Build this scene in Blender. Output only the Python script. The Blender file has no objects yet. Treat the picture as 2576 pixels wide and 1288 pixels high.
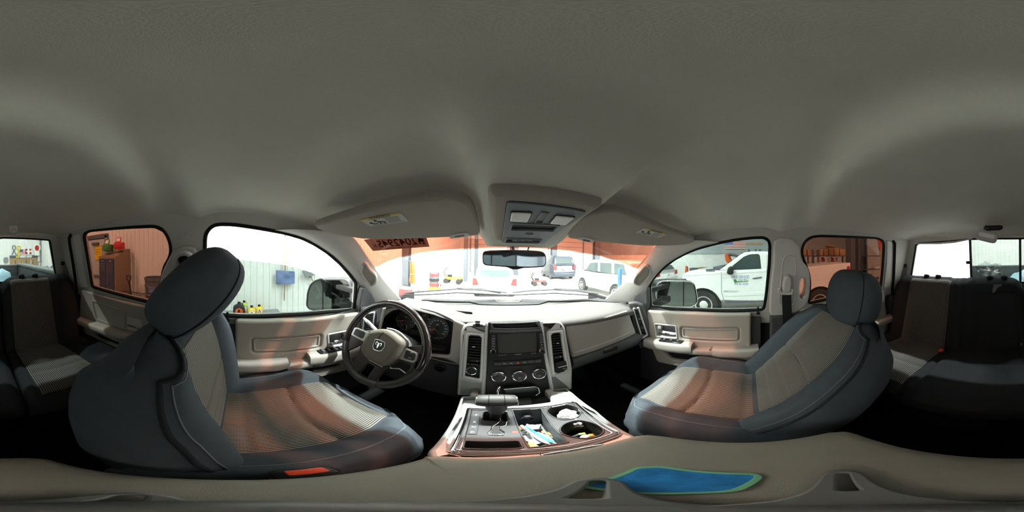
import bpy, bmesh, math, random
from mathutils import Vector, Matrix
from mathutils.geometry import tessellate_polygon, delaunay_2d_cdt
random.seed(7)
C = bpy.context.scene
COL = C.collection
PI = math.pi
V = Vector
R = math.radians
ZG = 1.78            # height of the camera above the workshop floor; everything below is written with z = 0 at the camera

# ------------------------------------------------------------------ camera
X0 = -0.087
PSI, ROL = R(6.41), R(-0.95)
c_, s_ = math.cos, math.sin
MROT = Matrix(((c_(ROL), 0, s_(ROL)), (0, 1, 0), (-s_(ROL), 0, c_(ROL)))) @ Matrix(((c_(PSI), s_(PSI), 0), (-s_(PSI), c_(PSI), 0), (0, 0, 1)))
CAM = V((X0, 0, 0))
cam = bpy.data.cameras.new('camera')
cam.type = 'PANO'
try:
    cam.cycles.panorama_type = 'EQUIRECTANGULAR'
except Exception:
    cam.panorama_type = 'EQUIRECTANGULAR'
cam.clip_start = 0.005
cam.clip_end = 200
camo = bpy.data.objects.new('camera', cam)
COL.objects.link(camo)
camo.matrix_world = Matrix.Translation(CAM) @ (MROT @ Matrix.Rotation(PI/2, 3, 'X')).to_4x4()
C.camera = camo

# ------------------------------------------------------------------ world, lamps, exposure
C.view_settings.view_transform = 'Standard'
C.view_settings.look = 'None'
C.view_settings.gamma = 1
C.view_settings.use_curve_mapping = False
C.view_settings.exposure = 0.26
w = bpy.data.worlds.new('world')
C.world = w
w.use_nodes = True
w.node_tree.nodes['Background'].inputs[0].default_value = (0.8, 0.9, 1, 1)
w.node_tree.nodes['Background'].inputs[1].default_value = 0.4
C.cycles.max_bounces = 10
C.cycles.diffuse_bounces = 5
C.cycles.glossy_bounces = 4
C.cycles.transparent_max_bounces = 24
C.cycles.sample_clamp_indirect = 6

def lamp(x, y, z, sx, sy, power, col=(.97, 1.0, .98)):
    l = bpy.data.lights.new('strip_or_fill_lamp', 'AREA')
    l.shape = 'RECTANGLE'; l.size = sx; l.size_y = sy; l.energy = power; l.color = col
    o = bpy.data.objects.new('strip_or_fill_lamp', l); COL.objects.link(o); o.location = (x, y, z)
    return o
LAMPS = []
def lamps():
    # two rows of strip lamps under the workshop roof, one ahead of the cab and one behind it
    for x, p in ((-1.1, 760), (1.5, 760)):
        lamp(x, 3.25, 3.95, 0.7, 0.08, p)
        lamp(x, -4.5, 3.95, 0.7, 0.10, p*.85)
    for x in (5.6, 9.5):
        lamp(x, 3.35, 3.95, 1.5, 0.16, 150); lamp(x, -4.5, 3.95, 1.5, 0.16, 130)

    # added unseen fill lamps that brighten the front bays without shining into the cab
    for x in (-2.0, 2.2, 6.0, 9.5):
        o = lamp(x, 5.2, 3.9, 1.8, 0.4, 850); o.rotation_euler = (R(52), 0, 0)
    # a weaker set of the same lamps, tilted towards the back wall
    for x in (-2.0, 2.0, 6.0):
        o = lamp(x, -5.4, 3.9, 1.8, 0.4, 70); o.rotation_euler = (R(-52), 0, 0)
lamps()

# ------------------------------------------------------------------ materials
def srgb(h):
    h = h.lstrip('#')
    o = []
    for i in (0, 2, 4):
        v = int(h[i:i+2], 16)/255
        o.append(v/12.92 if v <= 0.04045 else ((v+0.055)/1.055)**2.4)
    return (*o, 1)
def col(c):
    return srgb(c) if isinstance(c, str) else (*c[:3], 1)
M = {}
def mat(name, c, rough=0.6, metal=0.0, bump=0.0, bscale=300.0, spec=0.5, var=0.0, vscale=8.0, emit=None, estr=0, coat=0):
    m = bpy.data.materials.new(name); m.use_nodes = True
    nt = m.node_tree; b = nt.nodes['Principled BSDF']
    b.inputs['Base Color'].default_value = col(c)
    b.inputs['Roughness'].default_value = rough
    b.inputs['Metallic'].default_value = metal
    b.inputs['Specular IOR Level'].default_value = spec
    if coat: b.inputs['Coat Weight'].default_value = coat; b.inputs['Coat Roughness'].default_value = 0.08
    if emit is not None:
        b.inputs['Emission Color'].default_value = col(emit); b.inputs['Emission Strength'].default_value = estr
    tc = nt.nodes.new('ShaderNodeTexCoord')
    if var:
        n = nt.nodes.new('ShaderNodeTexNoise'); n.inputs['Scale'].default_value = vscale; n.inputs['Detail'].default_value = 4
        nt.links.new(tc.outputs['Object'], n.inputs['Vector'])
        mx = nt.nodes.new('ShaderNodeMix'); mx.data_type = 'RGBA'; mx.blend_type = 'MULTIPLY'
        mx.inputs[0].default_value = 1
        mr = nt.nodes.new('ShaderNodeMapRange'); mr.inputs[1].default_value = 0.3; mr.inputs[2].default_value = 0.7; mr.inputs[3].default_value = 1-var; mr.inputs[4].default_value = 1+var*0.5
        nt.links.new(n.outputs['Fac'], mr.inputs[0])
        mx.inputs[6].default_value = col(c)
        nt.links.new(mr.outputs[0], mx.inputs[7])
        nt.links.new(mx.outputs[2], b.inputs['Base Color'])
    if bump:
        n2 = nt.nodes.new('ShaderNodeTexNoise'); n2.inputs['Scale'].default_value = bscale; n2.inputs['Detail'].default_value = 2
        nt.links.new(tc.outputs['Object'], n2.inputs['Vector'])
        bp = nt.nodes.new('ShaderNodeBump'); bp.inputs['Strength'].default_value = bump; bp.inputs['Distance'].default_value = 0.002
        nt.links.new(n2.outputs['Fac'], bp.inputs['Height']); nt.links.new(bp.outputs[0], b.inputs['Normal'])
    M[name] = m
    return m
def glass(name, tint, refl=0.05, haze=0.0):
    """thin pane: coloured transparency with a fresnel gloss (each of the two faces carries half the tint)"""
    m = bpy.data.materials.new(name); m.use_nodes = True
    nt = m.node_tree; nt.nodes.clear()
    out = nt.nodes.new('ShaderNodeOutputMaterial'); t = nt.nodes.new('ShaderNodeBsdfTransparent'); g = nt.nodes.new('ShaderNodeBsdfGlossy')
    t.inputs[0].default_value = (*[math.sqrt(v) for v in tint], 1)
    g.inputs['Roughness'].default_value = 0.02
    mx = nt.nodes.new('ShaderNodeMixShader'); lw = nt.nodes.new('ShaderNodeLayerWeight'); lw.inputs[0].default_value = 0.5
    pw = nt.nodes.new('ShaderNodeMath'); pw.operation = 'POWER'; pw.inputs[1].default_value = 4; nt.links.new(lw.outputs['Facing'], pw.inputs[0])
    ma = nt.nodes.new('ShaderNodeMath'); ma.operation = 'MULTIPLY_ADD'; ma.inputs[1].default_value = .45; ma.inputs[2].default_value = refl*.5; nt.links.new(pw.outputs[0], ma.inputs[0])
    nt.links.new(ma.outputs[0], mx.inputs[0]); nt.links.new(t.outputs[0], mx.inputs[1]); nt.links.new(g.outputs[0], mx.inputs[2])
    last = mx
    if haze:
        d = nt.nodes.new('ShaderNodeBsdfTranslucent'); d.inputs[0].default_value = (.9, .9, .9, 1)
        m2 = nt.nodes.new('ShaderNodeMixShader')
        n = nt.nodes.new('ShaderNodeTexNoise'); n.inputs['Scale'].default_value = 9; n.inputs['Detail'].default_value = 5
        tc = nt.nodes.new('ShaderNodeTexCoord'); nt.links.new(tc.outputs['Object'], n.inputs['Vector'])
        mr = nt.nodes.new('ShaderNodeMapRange'); mr.inputs[3].default_value = haze*0.4; mr.inputs[4].default_value = haze*1.6
        nt.links.new(n.outputs['Fac'], mr.inputs[0]); nt.links.new(mr.outputs[0], m2.inputs[0])
        nt.links.new(mx.outputs[0], m2.inputs[1]); nt.links.new(d.outputs[0], m2.inputs[2]); last = m2
    nt.links.new(last.outputs[0], out.inputs[0])
    M[name] = m
    return m
def stripes(name, ca, cb, axis, period, duty=0.5, rough=0.9, cross=0.0, bump=0.35, soft=0.15):
    """woven cloth with thin raised cords of one colour running across `axis`"""
    m = bpy.data.materials.new(name); m.use_nodes = True
    nt = m.node_tree; b = nt.nodes['Principled BSDF']; b.inputs['Roughness'].default_value = rough; b.inputs['Specular IOR Level'].default_value = 0.15
    b.inputs['Sheen Weight'].default_value = 0.15
    tc = nt.nodes.new('ShaderNodeTexCoord'); sp = nt.nodes.new('ShaderNodeSeparateXYZ'); nt.links.new(tc.outputs['UV'], sp.inputs[0])
    def wave(out, per):
        a = nt.nodes.new('ShaderNodeMath'); a.operation = 'MULTIPLY'; a.inputs[1].default_value = 2*PI/per; nt.links.new(out, a.inputs[0])
        s = nt.nodes.new('ShaderNodeMath'); s.operation = 'SINE'; nt.links.new(a.outputs[0], s.inputs[0])
        return s.outputs[0]
    wv = wave(sp.outputs[axis], period)
    mr = nt.nodes.new('ShaderNodeMapRange'); mr.interpolation_type = 'SMOOTHSTEP'
    th = math.cos(PI*duty)
    mr.inputs[1].default_value = th-soft*2; mr.inputs[2].default_value = th+soft*2
    nt.links.new(wv, mr.inputs[0])
    f = mr.outputs[0]
    if cross:
        w2 = wave(sp.outputs[1-axis], period*0.9)
        mr2 = nt.nodes.new('ShaderNodeMapRange'); mr2.inputs[1].default_value = -1; mr2.inputs[3].default_value = 1-cross; mr2.inputs[4].default_value = 1
        nt.links.new(w2, mr2.inputs[0])
        ml = nt.nodes.new('ShaderNodeMath'); ml.operation = 'MULTIPLY'; nt.links.new(f, ml.inputs[0]); nt.links.new(mr2.outputs[0], ml.inputs[1]); f = ml.outputs[0]
    mx = nt.nodes.new('ShaderNodeMix'); mx.data_type = 'RGBA'; nt.links.new(f, mx.inputs[0]); mx.inputs[6].default_value = col(ca); mx.inputs[7].default_value = col(cb)
    nt.links.new(mx.outputs[2], b.inputs['Base Color'])
    bp = nt.nodes.new('ShaderNodeBump'); bp.inputs['Strength'].default_value = bump; bp.inputs['Distance'].default_value = 0.001
    nt.links.new(f, bp.inputs['Height']); nt.links.new(bp.outputs[0], b.inputs['Normal'])
    M[name] = m
    return m
mat('headliner', (.64, .635, .575), .95, bump=.25, bscale=900, spec=.1, var=.06, vscale=5)
mat('trim', (.44, .43, .40), .6, bump=.12, bscale=1400, spec=.3)
mat('trim_light', (.55, .54, .52), .55, bump=.1, bscale=1400, spec=.3)
mat('door_trim', (.40, .375, .33), .55, bump=.15, bscale=1200, spec=.35)
mat('dash_light', (.43, .41, .38), .6, bump=.18, bscale=1300, spec=.3)
mat('strip_grey', (.035, .037, .041), .6, bump=.15, bscale=1300, spec=.3)
mat('rail_silver', (.36, .37, .36), .45, metal=.2, spec=.4)
mat('dash_pad', (.115, .111, .105), .6, bump=.18, bscale=1300, spec=.3)  # same plastic as dash_light, colour darkened to offset strong lamp light on top
mat('dash_dark', (.055, .057, .06), .55, bump=.15, bscale=1300, spec=.35)
mat('dash_mid', (.12, .125, .13), .6, bump=.15, bscale=1300, spec=.3)
mat('black', (.012, .012, .013), .5, spec=.4)
mat('black_gloss', (.01, .01, .012), .15, spec=.5)
mat('black_seal', (.008, .008, .009), .7, spec=.2)
mat('carpet', (.018, .018, .019), 1, bump=.6, bscale=700, spec=.05)
mat('silver', (.68, .69, .68), .45, metal=.15, spec=.5)
mat('chrome', (.85, .85, .86), .08, metal=1)
mat('leather', (.045, .042, .042), .4, bump=.12, bscale=900, spec=.45)
mat('wheel_wood', (.015, .010, .010), .12, spec=.6, coat=.6)
mat('airbag', (.17, .155, .125), .6, bump=.15, bscale=1200, spec=.3)
mat('fabric_dark', (.062, .074, .086), .9, bump=.35, bscale=1600, spec=.12, var=.08, vscale=30)
mat('fabric_black', (.022, .025, .028), .9, bump=.35, bscale=1600, spec=.12)
mat('vinyl_lid', (.235, .225, .19), .6, bump=.25, bscale=1100, spec=.25, var=.07, vscale=12)
mat('lens', (.78, .78, .76), .25, spec=.5)
mat('white', (.82, .82, .82), .5)
mat('paper', (.86, .85, .82), .7)
mat('yellow', (.75, .55, .08), .6)
mat('red', (.65, .06, .03), .45)
mat('grey_panel', (.16, .18, .20), .5, bump=.1, bscale=1400)
glass('glass_clear', (.94, .97, .95))
glass('glass_band', (.33, .112, .07))
glass('glass_side', (.205, .24, .225))
glass('glass_rear', (.11, .051, .034))
glass('glass_back', (.235, .265, .25))
glass('glass_back_hazy', (.93, .93, .93), haze=.22)

# ------------------------------------------------------------------ object helpers
def offset_of(p):
    v = V((0, 0, 0))
    while p is not None:
        v += p.location; p = p.parent
    return v
def link(name, me, m, parent=None, smooth=35, keep=False):
    """one mesh object; vertices come in cab coordinates"""
    for x in (m if isinstance(m, (list, tuple)) else [m]):
        me.materials.append(M[x] if isinstance(x, str) else x)
    o = bpy.data.objects.new(name, me); COL.objects.link(o)
    if parent is not None:
        o.parent = parent
        me.transform(Matrix.Translation(-offset_of(parent)))
    if smooth:
        me.shade_smooth(); me.set_sharp_from_angle(angle=R(smooth))
        ca = me.attributes.get('cap')
        if ca is not None:
            for i, d in enumerate(ca.data):
                if d.value: me.polygons[i].use_smooth = False
    return o
def ob(name, bm, m, parent=None, smooth=35):
    me = bpy.data.meshes.new(name); bmesh.ops.recalc_face_normals(bm, faces=bm.faces); bm.to_mesh(me); bm.free()
    return link(name, me, m, parent, smooth)
def thing(name, label, cat, loc=(0, 0, 0), group=None):
    o = bpy.data.objects.new(name, None); COL.objects.link(o); o.location = loc; o.empty_display_size = .05
    return tag(o, label, cat, group)
def tag(o, label, cat, group=None):
    o['label'] = label; o['category'] = cat
    if group: o['group'] = group
    return o
def struct(o):
    o['kind'] = 'structure'; return o
def sroot(name, loc=(0, 0, 0)):
    o = bpy.data.objects.new(name, None); COL.objects.link(o); o.location = loc; o['kind'] = 'structure'; return o
def lab(o, s):
    o['label'] = s; return o

# ------------------------------------------------------------------ where a line of sight meets a surface of the cab
def ray(px, py):
    az = (px-1288)/2576*2*PI; el = (644-py)/1288*PI
    return MROT @ V((s_(az)*c_(el), c_(az)*c_(el), s_(el)))
class Frame:
    def __init__(s, o, u, v):
        s.o = V(o); s.u = V(u).normalized(); v = V(v); s.v = (v - s.u*(v.dot(s.u))).normalized(); s.n = s.u.cross(s.v)
    def at(s, px, py):
        d = ray(px, py); k = (s.o-CAM).dot(s.n)/d.dot(s.n); p = CAM+d*k-s.o
        return (p.dot(s.u), p.dot(s.v))
    def w(s, a, b=None, d=0.0):
        if b is None: a, b = a
        return s.o+s.u*a+s.v*b+s.n*d
    def pts(s, L): return [s.at(*q) for q in L]
    def off(s, d): return Frame(s.o+s.n*d, s.u, s.v)
def hit_z(px, py, z):
    d = ray(px, py); return CAM+d*(z/d.z)
def hit_x(px, py, x):
    d = ray(px, py); return CAM+d*((x-X0)/d.x)
def hit_y(px, py, y):
    d = ray(px, py); return CAM+d*(y/d.y)

# ------------------------------------------------------------------ shapes
def fillet(P, r, k=4):
    """round the corners of a closed 2D polygon (r may be a list)"""
    out = []; n = len(P)
    for i in range(n):
        rr = r[i % len(r)] if isinstance(r, (list, tuple)) else r
        p = V(P[i]); a = V(P[i-1]); b = V(P[(i+1) % n])
        if rr <= 0: out.append(tuple(p)); continue
        da = (a-p); db = (b-p); la = da.length; lb = db.length; da.normalize(); db.normalize()
        t = min(rr, la*.49, lb*.49)
        p0 = p+da*t; p1 = p+db*t
        for j in range(k+1):
            q = j/k
            out.append(tuple(p0*(1-q)**2+p*2*q*(1-q)+p1*q*q))
    return out
def spline(P, n=6, closed=True):
    P = [V(p) for p in P]; N = len(P); out = []
    for i in range(N if closed else N-1):
        if closed: a, b, c, d = P[i-1], P[i], P[(i+1) % N], P[(i+2) % N]
        else: a, b, c, d = P[max(i-1, 0)], P[i], P[i+1], P[min(i+2, N-1)]
        for j in range(n):
            t = j/n
            out.append(.5*((2*b)+(c-a)*t+(2*a-5*b+4*c-d)*t*t+(3*b-a-3*c+d)*t**3))
    if not closed: out.append(P[-1])
    return [tuple(p) for p in out]
def rect(cx, cy, w, h): return [(cx-w/2, cy-h/2), (cx+w/2, cy-h/2), (cx+w/2, cy+h/2), (cx-w/2, cy+h/2)]
def circle(cx, cy, r, n=24, ry=None): return [(cx+r*c_(2*PI*i/n), cy+(ry or r)*s_(2*PI*i/n)) for i in range(n)]
def area2(P): return sum(P[i-1][0]*P[i][1]-P[i][0]*P[i-1][1] for i in range(len(P)))/2
def inset(P, d):
    """offset a CCW polygon inward by d"""
    n = len(P); out = []
    for i in range(n):
        a = V(P[i])-V(P[i-1]); b = V(P[(i+1) % n])-V(P[i])
        if a.length < 1e-9: a = b.copy()
        if b.length < 1e-9: b = a.copy()
        na = V((-a.y, a.x)).normalized(); nb = V((-b.y, b.x)).normalized()
        m = na+nb
        if m.length < 1e-6: m = na
        m.normalize(); k = d/max(.35, m.dot(na))
        out.append((P[i][0]+m.x*k, P[i][1]+m.y*k))
    return out
def plate_bm(bm, F, loops, t, bev=0.0, d0=0.0, k=3, back=True):
    """a panel of thickness t on frame F: loops[0] the outline, the others holes; front edge rounded by bev"""
    ls = []
    for i, L in enumerate(loops):
        L = [tuple(p[:2]) for p in L]
        Q = []
        for p in L:
            if not Q or (abs(p[0]-Q[-1][0])+abs(p[1]-Q[-1][1])) > 1e-6: Q.append(p)
        if abs(Q[0][0]-Q[-1][0])+abs(Q[0][1]-Q[-1][1]) < 1e-6: Q.pop()
        a = area2(Q)
        if (i == 0) == (a < 0): Q = Q[::-1]
        ls.append(Q)
    prof = [(0, 0), (0, t-bev)] if bev < t else [(0, 0)]
    if bev:
        prof = [(0, 0)] if bev >= t else [(0, 0), (0, t-bev)]
        for j in range(1, k+1):
            q = PI/2*j/k; prof.append((bev*(1-c_(q)), t-bev+bev*s_(q)))
    ring_last = []; ring_first = []
    for Q in ls:
        prev = None
        for j, (ins, dd) in enumerate(prof):
            P = inset(Q, ins) if ins else Q
            vs = [bm.verts.new(F.w(p[0], p[1], d0+dd)) for p in P]
            if prev:
                n = len(vs)
                for i in range(n):
                    bm.faces.new((prev[i], prev[(i+1) % n], vs[(i+1) % n], vs[i]))
            else: ring_first.append(vs)
            prev = vs
        ring_last.append(prev)
    cap = bm.faces.layers.int.get('cap') or bm.faces.layers.int.new('cap')
    for rings in ((ring_last, ring_first) if back else (ring_last,)):
        flat = [v for r in rings for v in r]
        poly = [[V(((v.co-F.o).dot(F.u), (v.co-F.o).dot(F.v))) for v in r] for r in rings]
        if len(rings) == 1:
            tris = tessellate_polygon([[q.to_3d() for q in poly[0]]])
        else:
            tris = fill_holes(poly)
        for tri in tris:
            try: bm.faces.new([flat[i] for i in tri])[cap] = 1
            except ValueError: pass
def inside(p, P):
    r = False
    for i in range(len(P)):
        a, b = P[i-1], P[i]
        if (a[1] > p[1]) != (b[1] > p[1]) and p[0] < (b[0]-a[0])*(p[1]-a[1])/(b[1]-a[1])+a[0]: r = not r
    return r
def fill_holes(poly):
    pts = [p for L in poly for p in L]; ed = []; k = 0
    for L in poly:
        n = len(L); ed += [(k+i, k+(i+1) % n) for i in range(n)]; k += n
    co, _, fc, ov, _, _ = delaunay_2d_cdt(pts, ed, [], 0, 1e-7)
    m = [o[0] if o else None for o in ov]; out = []
    for f in fc:
        c = sum((co[i] for i in f), V((0, 0)))/len(f)
        if inside(c, poly[0]) and not any(inside(c, h) for h in poly[1:]):
            t = [m[i] for i in f]
            if None not in t: out.append(t)
    return out
def plate(name, F, loops, t, m, parent=None, bev=0.0, d0=0.0, k=3, smooth=35):
    bm = bmesh.new(); plate_bm(bm, F, loops, t, bev, d0, k)
    return ob(name, bm, m, parent, smooth)
def loft_bm(bm, rings, closed=True, cap=True, uv=None):
    vv = [[bm.verts.new(V(p)) for p in r] for r in rings]
    n = len(vv[0])
    for a, b in zip(vv[:-1], vv[1:]):
        for i in range(n if closed else n-1):
            j = (i+1) % n
            try: bm.faces.new((a[i], a[j], b[j], b[i]))
            except ValueError: pass
    if cap and closed:
        for r in (vv[0], vv[-1]):
            try: bm.faces.new(r)
            except ValueError: pass
    return vv
def loft(name, rings, m, parent=None, closed=True, cap=True, smooth=40):
    bm = bmesh.new(); loft_bm(bm, rings, closed, cap); return ob(name, bm, m, parent, smooth)
def frames_along(P):
    P = [V(p) for p in P]; T = []
    for i in range(len(P)):
        t = P[min(i+1, len(P)-1)]-P[max(i-1, 0)]; T.append(t.normalized())
    up = V((0, 0, 1)) if abs(T[0].z) < .9 else V((0, 1, 0))
    u = T[0].cross(up).normalized(); fr = []
    for t in T:
        u = (u-t*u.dot(t)).normalized(); fr.append((u, t.cross(u)))
    return P, fr
def tube_bm(bm, P, r, n=10, closed=False, cap=True, ry=None):
    P, fr = frames_along(P); rings = []
    for i, (p, (u, v)) in enumerate(zip(P, fr)):
        rr = r[i % len(r)] if isinstance(r, (list, tuple)) else r
        r2 = rr if ry is None else ry
        rings.append([p+u*(rr*c_(2*PI*j/n))+v*(r2*s_(2*PI*j/n)) for j in range(n)])
    if closed: rings.append(rings[0])
    loft_bm(bm, rings, True, cap and not closed)
    if closed: bmesh.ops.remove_doubles(bm, verts=bm.verts, dist=1e-5)
def tube(name, P, r, m, parent=None, n=10, closed=False, ry=None):
    bm = bmesh.new(); tube_bm(bm, P, r, n, closed, ry=ry); return ob(name, bm, m, parent, 60)
def lathe_bm(bm, F, prof, n=24, cx=0, cy=0, sy=1.0):
    """prof: (radius, height along F.n)"""
    rings = [[F.w(cx+r*c_(2*PI*j/n), cy+sy*r*s_(2*PI*j/n), h) for j in range(n)] for r, h in prof]
    loft_bm(bm, rings, True, True)
def lathe(name, F, prof, m, parent=None, n=24, cx=0, cy=0, sy=1.0, smooth=35):
    bm = bmesh.new(); lathe_bm(bm, F, prof, n, cx, cy, sy); return ob(name, bm, m, parent, smooth)
def box_bm(bm, c, s, bev=0.0, rot=None, seg=2):
    r = bmesh.ops.create_cube(bm, size=1, matrix=Matrix.Diagonal((*s, 1)))
    vs = r['verts']
    if bev:
        es = list({e for v in vs for e in v.link_edges})
        rb = bmesh.ops.bevel(bm, geom=es, offset=bev, segments=seg, affect='EDGES', profile=.5)
        vs = list({v for f in rb['faces'] for v in f.verts} | {v for v in vs if v.is_valid})
    mt = Matrix.Translation(V(c)) @ (rot.to_4x4() if rot is not None else Matrix())
    for v in vs:
        v.co = mt @ v.co
def box(name, c, s, m, parent=None, bev=0.0, rot=None, seg=2, smooth=35):
    bm = bmesh.new(); box_bm(bm, c, s, bev, rot, seg); return ob(name, bm, m, parent, smooth)
def fbox(name, F, a, b, d, w, h, t, m, parent=None, bev=0.0, seg=2):
    """box on a frame: centre (a, b), from depth d to d+t"""
    rot = Matrix((F.u, F.v, F.n)).transposed()
    return box(name, F.w(a, b, d+t/2), (w, h, t), m, parent, bev, rot, seg)
def text(name, F, a, b, s, size, m, parent=None, d=0.0005, mirror=False, align='CENTER', ext=0.0002, rot=0.0, sx=1.0, bold=0.0):
    cu = bpy.data.curves.new(name, 'FONT'); cu.body = s; cu.size = size; cu.align_x = align; cu.align_y = 'CENTER'; cu.extrude = ext; cu.resolution_u = 2; cu.offset = bold
    o = bpy.data.objects.new(name, cu); COL.objects.link(o)
    dg = bpy.context.evaluated_depsgraph_get(); me = bpy.data.meshes.new_from_object(o.evaluated_get(dg)); bpy.data.objects.remove(o); bpy.data.curves.remove(cu)
    me.materials.clear()
    rt = Matrix.Rotation(rot, 4, 'Z'); sc = Matrix.Diagonal(((-1 if mirror else 1)*sx, 1, 1, 1))
    mt = Matrix((F.u, F.v, F.n)).transposed().to_4x4(); mt.translation = F.w(a, b, d)
    me.transform(mt @ rt @ sc)
    if mirror: me.flip_normals()
    return link(name, me, m, parent, 0)
def copy_tree(o, parent=None):
    c = o.copy(); COL.objects.link(c)
    if parent is not None: c.parent = parent
    for ch in list(o.children): copy_tree(ch, c)
    return c
def interp(T, x):
    if x <= T[0][0]: return T[0][1]
    for (a, b), (c, d) in zip(T[:-1], T[1:]):
        if x <= c:
            k = (x-a)/(c-a); return b+(d-b)*k
    return T[-1][1]
def sstep(a, b, x):
    k = min(1, max(0, (x-a)/(b-a))); return k*k*(3-2*k)

# ================================================================== CAB SHELL
FL = Frame((-.75, 0, -.30), (0, 1, 0), (.31, 0, 1)); FR = Frame((.75, 0, -.30), (0, -1, 0), (-.31, 0, 1))
DL = Frame((-.74, 0, 0), (0, 1, 0), (0, 0, 1)); DR = Frame((.74, 0, 0), (0, -1, 0), (0, 0, 1))
FB = Frame((0, -1.07, 0), (-1, 0, 0), (0, .10, 1))
def yz(F, s, y, z): return (y if s < 0 else -y, (z+.30)*math.sqrt(1+.31**2))
def hit_ws(px, py):
    d = ray(px, py); lo, hi = .05, 3.0
    f = lambda k: (CAM+d*k).y-(1.10-.40*(CAM+d*k).x**2-1.48*((CAM+d*k).z+.30))
    for _ in range(50):
        m = (lo+hi)/2
        if f(m) > 0: hi = m
        else: lo = m
    return CAM+d*lo
def ws(x, z): return V((x, 1.10-.40*x*x-1.48*(z+.30), z))
# --- headliner
def ztop(x): return .078-.016*(x/.575)**2
def yfront(x): return 1.10-.40*x*x-1.48*(ztop(x)+.30)
ZC = [(0, .078), (.05, .088), (.15, .122), (.3, .172), (.42, .215), (.52, .24), (.62, .25), (.66, .250), (.69, .240), (.72, .217), (.75, .209), (.85, .214), (1.1, .216), (1.35, .202), (1.5, .175), (1.58, .128), (1.62, .115)]
ZC = [(p[0], p[1]) for p in spline(ZC, 5, False)]
def headliner_z(x, y):
    t = yfront(x)-y; zc = interp(ZC, t)
    ze = interp([(0, .075), (.08, .085), (.35, .128), (.9, .14), (1.4, .135), (1.62, .115)], t)
    X = .75-.31*(ze+.30)+.012; u = min(1, abs(x)/X)
    z = ze+(zc-ze)*(1-u**3.2)
    bow = math.exp(-((y+.14)/.05)**2)*.016*u*u
    ped = sstep(.150, .114, abs(x-.006))*sstep(.09, .20, y)*.046
    pocket = -.012*sstep(.13, .2, abs(x))*sstep(.60, .5, abs(x))*sstep(.12, .2, y)*sstep(.47, .40, y)
    return z-ped-pocket-bow
def build_headliner():
    nu, nv = 64, 90; bm = bmesh.new(); top = []; bot = []
    for j in range(nv+1):
        w_ = j/nv; r1 = []; r2 = []
        for i in range(nu+1):
            u = -1+2*i/nu; u = math.copysign(abs(u)**.85, u)
            x = u*.60
            for _ in range(3):
                yy = yfront(x)+(-1.05-yfront(x))*w_
                t = yfront(x)-yy
                ze = interp([(0, .075), (.08, .085), (.35, .128), (.9, .14), (1.4, .135), (1.62, .115)], t)
                x = u*(.75-.31*(ze+.30)+.012)
            yy = yfront(x)+(-1.05-yfront(x))*w_
            z = headliner_z(x, yy)
            r1.append(bm.verts.new((x, yy, z))); r2.append(bm.verts.new((x, yy, z+.02)))
        bot.append(r1); top.append(r2)
    for g in (bot, top):
        for a, b in zip(g[:-1], g[1:]):
            for i in range(nu): bm.faces.new((a[i], a[i+1], b[i+1], b[i]))
    for j in range(nv):
        bm.faces.new((bot[j][0], bot[j+1][0], top[j+1][0], top[j][0])); bm.faces.new((bot[j][-1], top[j][-1], top[j+1][-1], bot[j+1][-1]))
    for i in range(nu):
        bm.faces.new((bot[0][i], top[0][i], top[0][i+1], bot[0][i+1])); bm.faces.new((bot[-1][i], bot[-1][i+1], top[-1][i+1], top[-1][i]))
    struct(ob('ceiling', bm, 'headliner', smooth=80))
build_headliner()
# --- side trim with the window openings
LWIN = [(894, 782), (828, 788), (719, 796.5), (610, 800), (530, 794), (514, 760), (513, 690), (512.6, 627), (512.6, 605), (515, 588), (523.5, 575), (536.5, 565), (554, 562), (589, 563), (654, 572.6), (719, 584.6), (762.6, 597.6), (795, 614), (828, 635.6), (860, 664), (882, 690), (899, 712)]
RWIN = [(1634, 774), (1755, 782), (1917, 782), (1924, 775), (1929, 746), (1937, 669), (1939, 616.5), (1935, 603.5), (1923, 596), (1895, 596.6), (1848, 602), (1802, 611), (1755, 623.7), (1724, 636), (1693, 653), (1662, 678), (1637, 706), (1631, 721.5)]
LREAR = [(208, 594), (210.5, 586.6), (223.6, 580), (317, 571), (382, 567.6), (397, 570), (410, 576), (423, 594), (430.4, 618), (431, 637), (425, 655.5), (416, 668), (410, 690), (404, 730), (402, 772), (363, 760), (230, 723.5)]
RREAR = [(2016, 639), (2017, 620.6), (2026, 604), (2040, 595), (2061, 592), (2126, 594), (2208, 598), (2223, 605), (2226.5, 616), (2223, 676.5), (2217, 725), (2080, 755.7), (2033, 766), (2037, 711), (2033, 686), (2024, 662.5)]
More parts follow.
